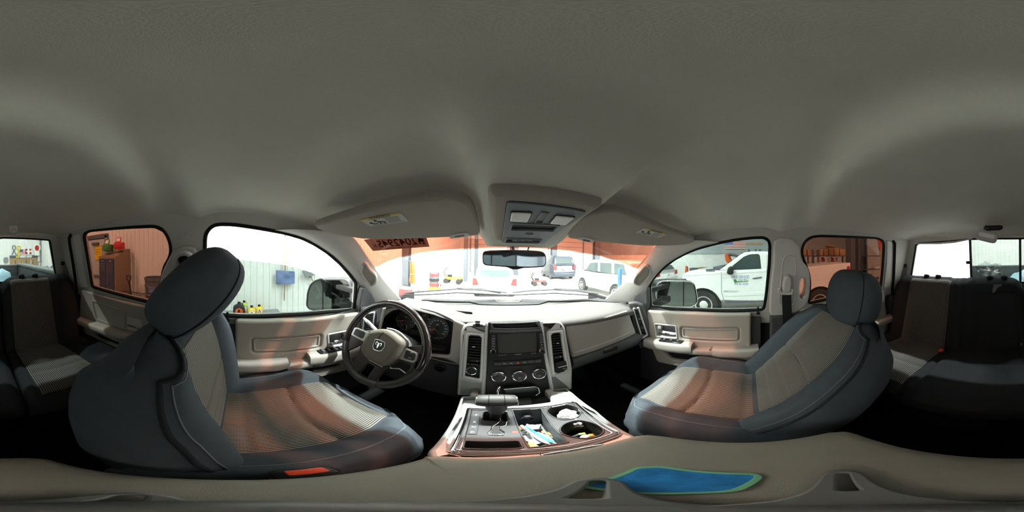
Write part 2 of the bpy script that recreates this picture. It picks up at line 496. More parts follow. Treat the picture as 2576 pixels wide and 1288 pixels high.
def side(s, F, D, win, rear, gl_front, extra=()):
    nm = 'left' if s < 0 else 'right'
    w1 = fillet(F.pts(win), .018, 3); w2 = fillet(F.pts(rear), .022, 3)
    outl = [yz(F, s, *q) for q in ((-1.10, -.36), (.95, -.36), (.95, -.315), (.47, .075), (.40, .20), (-1.10, .20))]
    shell = struct(plate('wall_'+nm, F, [outl, w1, w2]+[e for e in extra], .035, 'trim', None, .006, -.035))
    for w_, nmn in ((w1, 'front'), (w2, 'rear')):
        P = w_ if area2(w_) > 0 else w_[::-1]
        plate('window_seal', F, [inset(P, -.004), inset(P, .010)], .016, 'black_seal', shell, .005, -.014)
    g = plate('window_%d' % (2 if s < 0 else 3), F, [gl_front], .004, 'glass_side', None, 0, -.026); struct(g)
    P = w2 if area2(w2) > 0 else w2[::-1]
    if extra: P = [(F.at(1995, 640)[0], min(q[1] for q in w2)), (F.at(2240, 640)[0], min(q[1] for q in w2)), (F.at(2240, 640)[0], max(q[1] for q in w2)), (F.at(1995, 640)[0], max(q[1] for q in w2))]
    if area2(P) < 0: P = P[::-1]
    g2 = plate('window_%d' % (4 if s < 0 else 5), F, [inset(P, -.006)], .004, 'glass_rear', None, 0, -.026); struct(g2)
    return shell
GT = FL.pts([(500, 650), (560, 655), (610, 659.6), (654, 664), (717, 671.5), (756, 681), (789, 691), (813, 704), (840, 723), (865, 742), (891, 764), (905, 777)])
GB = FL.pts([(905, 790), (828, 800), (719, 806), (610, 810), (505, 806)])
WL = side(-1, FL, DL, LWIN, LREAR, GT+GB)
P = FR.pts(RWIN)
OVAL = spline(FR.pts([(2010, 700), (2018, 695), (2025, 700), (2027, 718), (2024, 738), (2015, 747), (2009, 742), (2008, 720)]), 4)
WR = side(1, FR, DR, RWIN, RREAR, inset(P if area2(P) > 0 else P[::-1], -.008), [OVAL])
# --- back wall and sliding back window
BW = FB.pts([(143.5, 704), (127, 606), (122, 603), (60, 599), (8, 597.5), (2570, 599.5), (2440, 601), (2420, 603), (2390, 606), (2312, 611), (2303, 616), (2289, 704)])
outl = [(.76, -.36), (.76, .17), (-.76, .17), (-.76, -.36)]
WB = struct(plate('wall_back', FB, [outl, BW], .04, 'trim', None, .006, -.04))
Pb = BW if area2(BW) > 0 else BW[::-1]
plate('window_seal', FB, [inset(Pb, -.003), inset(Pb, .008)], .014, 'black_seal', WB, .004, -.012)
bx = [FB.at(2440, 640)[0], FB.at(2567, 640)[0]]
def back_pane(n, x0, x1, m):
    zz = [FB.at(2440, 604)[1]+.03, FB.at(2440, 704)[1]-.03]
    # clip to opening: simple rectangles behind the opening
    return struct(plate('window_%d' % n, FB, [[(x0, zz[1]), (x1, zz[1]), (x1, zz[0]), (x0, zz[0])]], .004, m, None, 0, -.032))
xs = sorted([FB.at(2286, 650)[0]-.01, bx[0], bx[1], FB.at(146, 650)[0]+.01])
back_pane(6, xs[0], xs[1]-.002, 'glass_back_hazy'); back_pane(7, xs[1]+.002, xs[2]-.002, 'glass_back'); back_pane(8, xs[2]+.002, xs[3], 'glass_back')
ft = FB.at(2440, 604)[1]; fb = FB.at(2440, 700)[1]
for i, bxx in enumerate(xs[1:3]):
    fbox('window_mullion', FB, bxx, (ft+fb)/2, -.03, .016, ft-fb+.06, .02, 'black', WB, .003)
fbox('window_latch', FB, xs[1]-.012, FB.at(2449, 660)[1], -.008, .034, .022, .016, 'black', WB, .005)
# --- windshield with its shade band
BAND = [(915, 672), (932, 661), (970, 649.5), (1030, 638), (1100, 631), (1200, 627.5), (1290, 627), (1370, 629), (1450, 634), (1540, 647), (1607, 667), (1625, 675)]
bz = [(-.80, -.09)]+[(p.x, p.z) for p in (hit_ws(*q) for q in BAND)]+[(.80, -.09)]
def build_windshield():
    bm = bmesh.new(); nx = 40; rows = []
    for i in range(nx+1):
        u = -1+2*i/nx; r = []
        zb = -.315; 
        x = u*.71
        zz = [zb+(interp(bz, x)-zb)*k/5 for k in range(6)]+[interp(bz, x)+(ztop(x)+.015-interp(bz, x))*k/4 for k in range(1, 5)]
        for z in zz:
            xx = u*(.715-.30*max(0, (z+.315))) if True else x
            p = ws(xx, z); n = V((.8*xx, 1, 1.48)).normalized()
            r.append((p+n*.004, p+n*.009))
        rows.append(r)
    nr = len(rows[0])
    vs = [[(bm.verts.new(a), bm.verts.new(b)) for a, b in r] for r in rows]
    for i in range(nx):
        for j in range(nr-1):
            for k in (0, 1):
                f = bm.faces.new((vs[i][j][k], vs[i+1][j][k], vs[i+1][j+1][k], vs[i][j+1][k])); f.material_index = 1 if j >= 5 else 0
    me = bpy.data.meshes.new('window_1'); bmesh.ops.recalc_face_normals(bm, faces=bm.faces); bm.to_mesh(me); bm.free()
    return struct(link('window_1', me, ['glass_clear', 'glass_band'], None, 80))
WS = build_windshield()
# --- A pillars: from the windshield edge to the door opening
def a_pillar(s, inner, outer, n):
    rings = []
    F = FL if s < 0 else FR
    for (pi, po) in zip(inner, outer):
        a = hit_ws(*pi)+V((0, -.004, 0)); b = F.w(*F.at(*po), .004)
        n_ = V((-s*.55, -.75, .1)).normalized(); m = (a+b)/2+n_*.028*min(1, (a-b).length/.10)
        a2 = a+V((s*.012, .02, 0)); b2 = b+V((s*.03, 0.01, 0))
        q1 = a*.72+b*.28+n_*.020; q2 = a*.28+b*.72+n_*.022
        rings.append([a2, a, q1, m, q2, b, b2, (a2+b2)/2+V((s*.03, .04, 0))])
    return struct(loft('trim_%d' % n, rings, 'trim_light', None, True, True, 50))
def along(P, n):
    P = [V((*p, 0)) for p in P]; return [(p[0], p[1]) for p in spline(P, n, False)]
ai = along([(880, 590), (897, 605), (915, 632), (940, 668), (970, 710), (1006, 751), (1012, 760)], 4)
ao = along([(690, 578), (762, 597), (826, 634), (866, 670), (902, 715), (925, 768), (935, 800)], 4)
a_pillar(-1, ai, ao, 1)
ai = along([(1662, 606), (1647, 620), (1632, 645), (1610, 673), (1574, 710), (1526, 751), (1520, 760)], 4)
ao = along([(1810, 609), (1750, 625), (1696, 652), (1660, 681), (1630, 722), (1608, 768), (1600, 800)], 4)
a_pillar(1, ai, ao, 2)
# --- pods on the A pillars (grab handle covers) and the dark mirror sails
for s, F, pod, sail, n in ((-1, FL, [(908, 672), (915, 663), (920, 666), (929, 680), (942, 693), (943, 708), (934, 716), (930, 712), (914, 692)], [(906, 722), (914, 720), (936, 738), (942, 760), (938, 800), (897, 800), (899, 760)], 3),
                           (1, FR, [(1623, 671), (1630, 672), (1634, 678), (1633, 690), (1624, 703), (1611, 714), (1604, 714), (1597, 709), (1600, 697), (1612, 683)], [(1632, 722), (1622, 728), (1600, 742), (1594, 764), (1598, 800), (1634, 792)], 4)):
    sg = V((s, 0, 0))
    d1 = hit_ws(*(pod[0])); 
    # frame facing the cabin on the pillar
    cx = sum(p[0] for p in pod)/len(pod); cy = sum(p[1] for p in pod)/len(pod)
    o = V((s*.628, .55 if s < 0 else .545, -.10))
    nn = V((-s*.62, -.76, 0)).normalized(); up = V((-s*.25, -.30, .75)); u = up.cross(nn)
    PF = Frame(o, u, up)
    P = spline(PF.pts(pod), 4); P = P if area2(P) > 0 else P[::-1]
    rt = struct(plate('trim_%d' % (n+4), PF, [inset(P, -.009), inset(P, .001)], .02, 'trim_light', None, .008, -.012))
    plate('pod_cover', PF, [inset(P, -.001)], .013, 'door_trim', rt, .004, -.012)
    SF = F.off(.012)
    P = fillet(SF.pts(sail), .015); struct(plate('trim_%d' % n, SF, [P], .03, 'dash_mid', None, .008, -.012))
# --- lower body, floor, bulkheads
struct(box('floor', (0, 0.1, -1.06), (1.62, 2.6, .04), 'carpet'))
for s, nm in ((-1, 'left'), (1, 'right')):
    struct(box('wall_%s_lower' % nm, (s*.785, 0.05, -.70), (.03, 2.5, .72), 'carpet'))
struct(box('wall_back_lower', (0, -1.13, -.68), (1.6, .03, .76), 'carpet'))
struct(box('wall_front_lower', (0, 1.10, -.72), (1.6, .03, .72), 'carpet'))

# ================================================================== DOORS (four leaves, inner trim)
def bar(name, F, path, prof, m, parent):
    """loft a closed profile [(out, up)] along points (a, b, scale) on frame F"""
    rings = []
    for (a, b, sc, so) in path:
        rings.append([F.w(a, b+u*sc, o*so) for o, u in prof])
    return loft(name, rings, m, parent, True, True, 40)
mat('arm_trim', (.44, .42, .385), .55, bump=.12, bscale=1200, spec=.3)
PADP = [(0, -.034), (.050, -.034), (.060, -.031), (.067, -.022), (.069, -.010), (.069, .008), (.066, .016), (.058, .021), (.045, .023), (0, .023)]
def front_door(s, F, n, P):
    d = sroot('door_%d' % n, (s*.74, .25, -.9))
    body = fillet(F.pts(P['body']), [.02, .01, .01, .04, .02, .03, .02][:len(P['body'])])
    pk = fillet(F.pts(P['pocket']), .02); ins = fillet(F.pts(P['insert']), .02); bz_ = fillet(F.pts(P['bezel']), .012)
    plate('door_panel', F, [body, pk, bz_, ins], .03, 'door_trim', d, .010, 0)
    bb = [ (p[0]*1.0, p[1]) for p in body]
    ys = [p[0] for p in body]; a0, a1 = min(ys)-.06, max(ys)+.05
    fbox('door_core', F, (a0+a1)/2, -.62, -.03, a1-a0, .62, .032, 'dash_dark', d, .004)
    plate('insert_panel', F, [inset(ins if area2(ins) > 0 else ins[::-1], -.002)], .018, 'door_trim', d, .006, 0)
    pi_ = ins if area2(ins) > 0 else ins[::-1]
    plate('insert_rib', F, [inset(pi_, .006), inset(pi_, .016)], .024, 'door_trim', d, .004, 0)
    plate('map_pocket', F, [inset(pk if area2(pk) > 0 else pk[::-1], -.003)], .006, 'black', d, 0, 0)
    # armrest in three lengths with chrome clips
    def seg(nm, q0, q1, m, drop=0, so=1.0, sc=1.0):
        (a, b), (c, e) = F.at(*q0), F.at(*q1)
        L = []
        for k in range(7):
            t = k/6; e1 = min(1, .86+1.4*min(t, 1-t)) if nm != 'pull_handle' else 1
            L.append((a+(c-a)*t, b+(e-b)*t-drop, sc*(.8+.2*e1), so*e1))
        return bar(nm, F.off(.006), L, PADP, m, d)
    seg('armrest', *P['pad'], 'arm_trim', 0, 1.0, 1.05)
    seg('pull_handle', *P['pull'], 'door_trim', .0, .85, .75)
    seg('switch_rest', *P['front'], 'arm_trim', 0, 1.1, 1.2)
    for q in P['clips']:
        a, b = F.at(*q); fbox('chrome_clip', F, a, b, .0, .008, .050, .062, 'chrome', d, .003)
    # switch panel on the rest
    q = P['switch']; w0 = F.off(.045)
    (a, b), (c, e) = w0.at(*q[0]), w0.at(*q[1])
    (fa, fb_), (fc, fe) = F.at(*P['front'][0]), F.at(*P['front'][1])
    zz = lambda t: fb_+(fe-fb_)*(t-fa)/(fc-fa)+.0265
    top = Frame(F.w((a+c)/2, zz((a+c)/2), .044), F.u+F.v*((fe-fb_)/(fc-fa)), F.n)
    if top.n.z < 0: top = Frame(top.o, -top.u, top.v)
    L = abs(c-a)
    plate('switch_plate', top, [fillet(rect(0, 0, L, .042), .012)], .006, 'black_gloss', d, .002, 0)
    for i in range(P['nsw']):
        x = -L/2+L*(i+.7)/(P['nsw']+.4)
        for yy in ((-.009, .009) if P['nsw'] > 3 else (0,)):
            fbox('switch', top, x, yy, .006, .014, .012, .005, 'dash_mid', d, .002)
            fbox('switch_rim', top, x, yy-.006, .008, .012, .002, .004, 'chrome', d)
    # inside handle
    Bz = bz_ if area2(bz_) > 0 else bz_[::-1]
    plate('handle_bezel', F, [inset(Bz, -.004), inset(Bz, .006)], .034, 'trim_light', d, .004, 0)
    plate('handle_cup', F, [inset(Bz, -.002)], .004, 'dash_mid', d, 0, 0)
    xs_ = [p[0] for p in Bz]; ys_ = [p[1] for p in Bz]; cx = (min(xs_)+max(xs_))/2; cy = (min(ys_)+max(ys_))/2; w_ = max(xs_)-min(xs_)
    k = P['hs']
    bar('door_handle', F, [(cx-k*w_*.46, cy-.001, .8, .9), (cx-k*w_*.2, cy-.004, 1, 1), (cx+k*w_*.1, cy-.006, 1, 1), (cx+k*w_*.32, cy-.006, .7, .9)], [(.012, -.012), (.03, -.010), (.034, 0), (.03, .007), (.012, .009)], 'chrome', d)
    fbox('lock_lever', F, cx+k*w_*.28, cy+.018, .006, .024, .028, .024, 'trim_light', d, .005)
    # window sill strip and lock knob
    a, b = F.at(*P['lock']); 
    Fk = Frame(F.w(a, b, -.004), F.u, F.n*-1)
    if Fk.n.z < 0: Fk = Frame(Fk.o, -Fk.u, Fk.v)
    lathe('lock_knob', Fk, [(.010, -.01), (.010, .002), (.0045, .004), (.0038, .020), (.0052, .026), (.0052, .032), (.003, .035), (.0005, .0352)], 'black', d, 14)
    return d
front_door(-1, DL, 1, dict(
    body=[(592, 800), (701, 800), (828, 793), (920, 780), (935, 860), (880, 922), (822, 936), (701, 961), (604, 963), (590, 950)],
    insert=[(630.6, 843), (804, 834), (800, 869), (632.6, 880)],
    bezel=[(816, 835), (878, 824), (872, 860), (818, 867)],
    pocket=[(711, 925), (849, 908), (846, 918), (738, 938), (714, 939)],
    pad=((580, 902), (715, 898)), pull=((712, 907), (772, 898)), front=((764, 889), (905, 864)), clips=((717, 903), (775, 897)),
    switch=((800, 881), (866, 871)), nsw=4, lock=(572, 804), hs=1))
front_door(1, DR, 2, dict(
    body=[(1632, 778), (1755, 784), (1889, 786), (1889, 922), (1879, 929), (1786, 926), (1659, 906), (1645, 870)],
    insert=[(1716.5, 818), (1862, 819), (1861, 853.5), (1718, 847)],
    bezel=[(1653, 810), (1707, 814.7), (1710, 847), (1657.5, 842.6)],
    pocket=[(1673, 876.8), (1797, 892), (1795.6, 908), (1693, 898.5)],
    pad=((1798, 872), (1907, 872)), pull=((1745, 872), (1800, 874)), front=((1636, 852), (1750, 864)), clips=((1743, 872), (1793, 875)),
    switch=((1660, 846), (1718, 856)), nsw=3, lock=(1907, 787), hs=-1))
def rear_door(s, F, n, P):
    d = sroot('door_%d' % n, (s*.74, -.6, -.9))
    body = fillet(F.pts(P['body']), .015)
    pk = fillet(F.pts(P['pocket']), .012)
    plate('door_panel', F, [body, pk], .03, 'door_trim', d, .008, 0)
    plate('map_pocket', F, [inset(pk if area2(pk) > 0 else pk[::-1], -.003)], .006, 'black', d, 0, 0)
    ins = fillet(F.pts(P['insert']), .015); pi_ = ins if area2(ins) > 0 else ins[::-1]
    plate('insert_rib', F, [pi_, inset(pi_, .008)], .034, 'door_trim', d, .003, 0)
    (a, b), (c, e) = F.at(*P['arm'][0]), F.at(*P['arm'][1])
    bar('armrest', F.off(.02), [(a+(c-a)*k/6, b+(e-b)*k/6, .8, 1 if 0 < k < 6 else .7) for k in range(7)], PADP, 'door_trim', d)
    (a, b) = F.at(*P['handle'])
    plate('handle_bezel', F, [fillet(rect(a, b, .09, .075), .012)], .032, 'trim_light', d, .004, 0)
    fbox('door_handle', F, a, b-.008, .03, .07, .016, .014, 'chrome', d, .005)
    (a, b) = F.at(*P['switch'])
    fbox('switch', F.off(.03), a, b, .02, .05, .03, .02, 'black_gloss', d, .004)
    fbox('door_edge', F, F.at(*P['edge'])[0], -.62, -.02, .05, .66, .06, 'dash_dark', d, .01)
    return d
rear_door(-1, DL, 3, dict(body=[(212, 727), (365, 765), (420, 778), (425, 900), (330, 880), (255, 850), (205, 830)],
    pocket=[(246, 832), (310, 858), (305, 868), (250, 846)], insert=[(240, 752), (325, 778), (325, 826), (252, 800)],
    arm=((200, 793), (345, 838)), handle=(347, 812), switch=(330, 838), edge=(195, 760)))
rear_door(1, DR, 4, dict(body=[(2216, 728), (2080, 759), (2010, 775), (2010, 890), (2100, 880), (2180, 850), (2228, 830)],
    pocket=[(2190, 830), (2120, 855), (2125, 866), (2190, 842)], insert=[(2190, 755), (2110, 775), (2110, 820), (2180, 800)],
    arm=((2240, 790), (2090, 836)), handle=(2080, 815), switch=(2110, 838), edge=(2236, 760)))

# ================================================================== DASHBOARD
dash = thing('dashboard', 'grey dashboard running the full width under the windshield', 'dashboard', (0, .75, -.6))
DX = [(-.74, .67, -.315), (-.69, .655, -.30), (-.62, .645, -.272), (-.54, .64, -.252), (-.42, .635, -.244), (-.33, .638, -.254), (-.27, .645, -.272), (-.21, .66, -.284), (-.1, .672, -.284), (0, .675, -.284), (.1, .672, -.285), (.2, .64, -.296), (.35, .628, -.300), (.5, .618, -.302), (.6, .612, -.304), (.66, .62, -.308), (.72, .65, -.318), (.74, .67, -.325)]
rings = []
for x, yf, zf in DX:
    yw = min(1.10-.40*x*x+.02, 1.2); lip = .040 if x > .05 else .012 if x > -.6 else .03
    rings.append([(x, yw, -.34), (x, yw, -.318), (x, yw-.05, -.308), (x, yf+(yw-yf)*.6, -.300), (x, yf+(yw-yf)*.35, max(zf, -.298)-.002), (x, yf+.09, zf+.002), (x, yf+.045, zf+.001), (x, yf+.02, zf-.003), (x, yf+.005, zf-.3*lip), (x, yf, zf-.6*lip), (x, yf+.006, zf-lip), (x, yf+.05, zf-lip-.01), (x, yf+.2, -.36)])
loft('dash_pad', rings, 'dash_pad', dash, True, True, 55)
FT = Frame((0, 0, -.2965), (1, 0, 0), (0, 1, 0))
FT2 = Frame((0, 0, -.3035), (1, 0, 0), (0, 1, 0))
P = [(1070, 752.5), (1290, 752), (1500, 752.5), (1545, 757), (1560, 763), (1480, 757.5), (1378, 759.5), (1356, 767.5), (1204, 767.5), (1182, 761), (1060, 757)]
plate('defroster_strip', FT2, [FT2.pts(P)], .008, 'strip_grey', dash, .002, 0)
P = [(1241, 753.5), (1315, 753.5), (1307, 763.5), (1250, 763.5)]
plate('speaker_grille', FT2.off(.008), [FT2.pts(P)], .0025, 'dash_pad', dash, .001, 0)
# passenger side face
FG = Frame((.39, .632, -.38), (1, -.06, 0), (0, .10, 1))
box('dash_core', (0, .93, -.50), (1.42, .26, .34), 'dash_dark', dash, .01)
P = fillet(FG.pts([(1421, 817), (1578, 780.5), (1598, 838), (1437, 899)]), .012)
plate('glove_box_door', FG, [P], .03, 'dash_light', dash, .008, -.02)
P = FG.pts([(1436, 884), (1590, 829), (1592, 832), (1437, 889)])
plate('door_rib', FG, [P], .012, 'dash_light', dash, .005, .006)
rings = []
for k in range(9):
    px = 1437+(1618-1437)*k/8; py = 900+(834-900)*k/8
    a, b = FG.at(px, py)
    q = FG.w(a, b)
    rings.append([q+V((0, dy, dz)) for dy, dz in ((.05, .004), (.0, -.002), (-.018, -.008), (-.022, -.022), (-.012, -.06), (.03, -.115), (.09, -.14), (.2, -.14), (.2, 0))])
loft('knee_panel', rings, 'dash_mid', dash, True, True, 40)
a, b = FG.at(1530, 876); fbox('latch_recess', FG, a, b-.004, .010, .085, .022, .014, 'black', dash, .004)
a, b = FG.at(1524, 874); fbox('glove_box_latch', FG, a, b, .016, .05, .012, .012, 'dash_mid', dash, .003)
# end caps with tall vents
def tall_vent(name, F, outer, inner, nslat, y0, y1, frame_m='silver'):
    O_ = fillet(F.pts(outer), .008); I = fillet(F.pts(inner), .004)
    plate('vent_frame', F, [O_, I], .012, frame_m, dash, .005, 0)
    I2 = I if area2(I) > 0 else I[::-1]
    plate('vent_back', F, [inset(I2, -.003)], .004, 'black', dash, 0, -.022)
    (lx, ly), (rx, ry) = F.at(*y0), F.at(*y1)
    xs_ = [p[0] for p in I2]
    return I2
EV = Frame((.685, .575, -.375), (.62, -.78, 0), (-.12, 0.05, 1))
plate('end_cap', EV, [fillet(EV.pts([(1580, 764), (1600, 762), (1618, 768), (1648, 858), (1610, 880), (1597, 840)]), .01)], .03, 'dash_mid', dash, .008, -.036)
I = tall_vent('v', EV, [(1591.5, 774), (1608, 771.5), (1631, 842), (1615, 853)], [(1595.5, 777), (1605, 776), (1626, 840), (1616.5, 847)], 8, (1600, 780), (1618, 820))
for k in range(9):
    t = k/9
    (a, b), (c, e) = EV.at(1596.5+15*t, 779+46*t), EV.at(1605.5+15*t, 777+46*t)
    fbox('slat', EV, (a+c)/2, (b+e)/2, -.014, abs(c-a)+.004, .005, .018, 'dash_dark', dash, .001)
a, b = EV.at(1609, 802); fbox('vent_tab', EV, a, b, -.002, .012, .004, .006, 'silver', dash, .001)
a, b = EV.at(1620, 836); fbox('vent_shutter', EV, a, b, -.014, .030, .040, .012, 'black', dash, .002)
plate('demister_grille', FT, [FT.pts([(1584, 768), (1600, 764.5), (1611, 769), (1598, 775)])], .004, 'black', dash, .001, 0)
for k in range(5):
    t = (k+.5)/5; a, b = FT.at(1588+16*t, 768+2*t); fbox('demister_slat', FT, a, b, .003, .004, .03, .005, 'silver', dash, .001)
# centre stack
FS = Frame((0, .592, -.455), (1, 0, 0), (0, .117, .334))
LC = fillet(FS.pts([(1159, 832), (1170, 813), (1229, 810.5), (1221, 992), (1150, 993)]), [.03, .03, .004, .004, .012])
RC = fillet(FS.pts([(1356, 807), (1407, 805.5), (1420, 822), (1438, 925), (1437, 979), (1383, 982)]), [.004, .03, .03, .03, .012, .004])
LV = fillet(FS.pts([(1176, 838), (1216.5, 841), (1211, 955), (1166, 947)]), .006)
RV = fillet(FS.pts([(1379.5, 835), (1411, 832), (1427, 929), (1390, 941)]), .006)
plate('stack_column', FS, [LC, LV], .034, 'silver', dash, .012, -.022)
plate('stack_column', FS, [RC, RV], .034, 'silver', dash, .012, -.022)
for Lv in (LV, RV):
    Q = Lv if area2(Lv) > 0 else Lv[::-1]
    plate('vent_frame', FS, [inset(Q, -.004), inset(Q, .006)], .018, 'silver', dash, .005, -.002)
    plate('vent_back', FS, [inset(Q, -.002)], .004, 'black', dash, 0, -.02)
def slats(F, tl, tr, bl, br, n, m='dash_dark'):
    for k in range(n):
        t = (k+.5)/n
        p = [tl[i]+(bl[i]-tl[i])*t for i in (0, 1)]; q = [tr[i]+(br[i]-tr[i])*t for i in (0, 1)]
        (a, b), (c, e) = F.at(*p), F.at(*q)
        rot = Matrix((F.u, F.v, F.n)).transposed() @ Matrix.Rotation(math.atan2(e-b, c-a), 3, 'Z') @ Matrix.Rotation(R(-24), 3, 'X')
        box('slat', F.w((a+c)/2, (b+e)/2, -.006), (math.hypot(c-a, e-b), .0022, .018), m, dash, .0006, rot, 1)
slats(FS, (1178, 842), (1215, 845), (1174, 902), (1212, 907), 9)
slats(FS, (1381, 838), (1410, 836), (1389, 894), (1419, 890), 9)
for q in ((1192, 872), (1402, 863)):
    a, b = FS.at(*q); fbox('vent_tab', FS, a, b, .002, .010, .004, .006, 'silver', dash, .001)
for q in ((1196, 908, -.02), (1406, 898, .02)):
    a, b = FS.at(*q[:2]); fbox('vent_slider', FS, a, b, -.006, .036, .008, .008, 'dash_dark', dash, .002); fbox('slider_mark', FS, a+.006, b, .002, .002, .006, .001, 'white', dash)
plate('switch_pod', FS, [fillet(FS.pts([(1172, 914), (1211, 917), (1209, 952), (1168, 945)]), .003)], .012, 'black', dash, .002, -.016)
a, b = FS.at(1187, 932)
lathe('selector_dial', FS.off(-.004), [(.0225, 0), (.0225, .004), (.0205, .009), (.0195, .012), (.017, .0125), (.0168, .010), (.0005, .010)], 'chrome', dash, 32, a, b)
lathe('dial_face', FS.off(.006), [(.0172, 0), (.0168, .0022), (.0005, .0024)], 'black', dash, 28, a, b)
for i, (t_, dx) in enumerate((('OFF', -.02), ('2WD', 0), ('4WD', .018))):
    text('lettering', FS, a+dx*.8, b+.029, t_, .005, 'white', dash, -.003)
# trailer brake unit in the passenger-side pod
brk = thing('brake_controller', 'black trailer brake controller box in the pod beside the radio column', 'controller', FS.w(*FS.at(1410, 925)))
plate('body', FS, [fillet(FS.pts([(1395, 912), (1420, 906), (1426, 930), (1393, 940)]), .003)], .02, 'black', brk, .003, -.004)
(a, b), (c, e) = FS.at(1401, 922), FS.at(1421, 917)
rt_ = math.atan2(e-b, c-a)
F2 = Frame(FS.w((a+c)/2, (b+e)/2), FS.u*c_(rt_)+FS.v*s_(rt_), FS.v)
fbox('slide_bar', F2, 0, 0, .0155, .036, .0035, .004, 'silver', brk, .001)
text('lettering', F2, .004, -.012, 'GAIN', .006, 'white', brk, .0164); text('lettering', F2, .006, -.022, '(0)', .007, 'white', brk, .0164)
# black centre face
CF = FS.pts([(1229, 811), (1356, 807), (1383, 983), (1384, 1012), (1220, 1016)])
TR = fillet(FS.pts([(1240, 815.5), (1346, 812.5), (1353, 822), (1243, 824)]), .004)
plate('stack_face', FS, [CF, TR], .03, 'black', dash, .003, -.024)
Q = TR if area2(TR) > 0 else TR[::-1]
plate('tray_floor', FS, [inset(Q, -.002)], .004, 'dash_dark', dash, 0, -.024)
plate('tray_rim', FS, [fillet(FS.pts([(1234, 811.5), (1352, 807.5), (1362, 825.5), (1236, 828.5)]), .005), inset(Q, -.001)], .012, 'dash_mid', dash, .003, -.002)
for k in range(5):
    a, b = FS.at(1268+15.5*k, 817.6-.5*k); fbox('tray_clip', FS, a, b+.002, -.02, .021, .006, .012, 'black_gloss', dash, .002)
plate('radio_surround', FS, [fillet(FS.pts([(1232, 829), (1363, 826), (1366, 833), (1232, 837)]), .002)], .010, 'dash_mid', dash, .003, 0)
sw = []
for k in range(7):
    q0 = (1244+16.7*k, 908.5-1.05*k); a, b = FS.at(q0[0]+8, q0[1]+5.5)
    fbox('switch', FS, a, b, .004, .0245, .0165, .006, 'dash_dark', dash, .002)
    if k in (1, 2, 4): text('switch_mark', FS, a, b, ('tow', 'esc', 'P//')[(1, 2, 4).index(k)], .006, 'white', dash, .0102)
    if k == 3:
        plate('hazard_mark', FS, [[(a-.006, b-.005), (a+.006, b-.005), (a, b+.005)]], .0006, 'red', dash, 0, .0101)
plate('switch_row_rim', FS, [FS.pts([(1242, 907), (1362, 899.5), (1363, 913), (1243, 921)]), FS.pts([(1243.5, 908.5), (1360.5, 901), (1361.5, 912), (1244.5, 919.5)])], .008, 'black', dash, .002, .002)
# heater knobs
mat('knob_face', (.02, .02, .022), .35)
mat('blue_mark', (.05, .12, .55), .5)
for i, (px, py, r) in enumerate(((1254.5, 945, .0265), (1305, 943, .0265), (1353.5, 937.5, .0265))):
    a, b = FS.at(px, py)
    lathe('heater_knob', FS, [(r+.002, 0), (r+.001, .008), (r, .016), (r-.0015, .019), (r-.004, .0195), (r-.0045, .018)], 'chrome', dash, 36, a, b)
    lathe('knob_face', FS, [(r-.004, .010), (r-.005, .0185), (.0005, .019)], 'knob_face', dash, 32, a, b)
    F2 = FS.off(.0192)
    if i == 2:
        for k in range(5):
            an = R(160-35*k); text('knob_mark', F2, a+.015*c_(an), b+.015*s_(an), 'j', .006, 'white', dash, 0.0002)
    for k in range(9):
        an = R(150-15*k) if i == 0 else R(195-13*k) if k < 5 else R(105-18*(k-2))
        if i < 2:
            an = R(150-15*k); m = 'white' if i == 0 else ('blue_mark' if k < 4 else 'red')
            fbox('knob_mark', F2, a+.0165*c_(an), b+.0165*s_(an), 0, .0035, .0014, .0005, m, dash)
    text('knob_mark', F2, a, b-.008, ('A/C', 'FAN', 'PUSH')[i] if i else '^', .0045, 'white', dash, .0002)
    fbox('knob_pointer', F2, a-.024, b+.004, -.002, .006, .004, .003, 'white', dash, .001)
# pull-out tray with a chrome lip
(a, b), (c, e) = FS.at(1266, 972), FS.at(1350, 977)
plate('ash_tray', FS, [fillet(FS.pts([(1264, 969), (1337, 963.5), (1346, 966.5), (1350, 978), (1341, 985), (1268, 990)]), .006)], .040, 'black_gloss', dash, .006, 0)
tube('tray_lip', [FS.w(*FS.at(*q), .041) for q in ((1266, 970), (1300, 967), (1337, 964), (1346, 967), (1350, 978), (1341, 985))], .0022, 'chrome', dash, 8)
tube('tray_hook', [FS.w(*FS.at(*q), d) for q, d in (((1262, 970), .012), (1256, 967) and ((1255, 967), .03), ((1251, 975), .042), ((1253, 985), .044), ((1257, 983), .036))], .005, 'chrome', dash, 8)
# driver side face, cluster hood opening
FD = Frame((-.43, .648, -.38), (1, -.04, 0), (0, .12, 1))
OP = fillet(FD.pts([(962, 800), (985, 781), (1012, 776), (1060, 779.5), (1100, 789), (1140, 808.5), (1131, 895), (1030, 884), (950, 872)]), [.02, .02, .03, .03, .03, .012, .015, .02, .02])
ol = [(-.295, -.10), (.225, -.13), (.23, .085), (.19, .10), (.11, .125), (.0, .138), (-.10, .132), (-.19, .105), (-.245, .08), (-.295, .06)]
plate('cluster_surround', FD, [ol, OP], .03, 'dash_light', dash, .010, -.025)
Q = OP if area2(OP) > 0 else OP[::-1]
plate('hood_liner', FD, [inset(Q, -.004), inset(Q, .004)], .085, 'black', dash, .002, -.095)
plate('knee_bolster', FD, [fillet([(-.30, -.34), (.225, -.36), (.225, -.135), (-.30, -.105)], .01)], .05, 'dash_dark', dash, .012, -.06)
FD2 = FD.off(-.01)
a, b = FD2.at(1107, 925); lathe('ignition_ring', FD2, [(.026, 0), (.025, .004), (.016, .005), (.014, .001), (.0005, .001)], 'black_gloss', dash, 24, a, b)
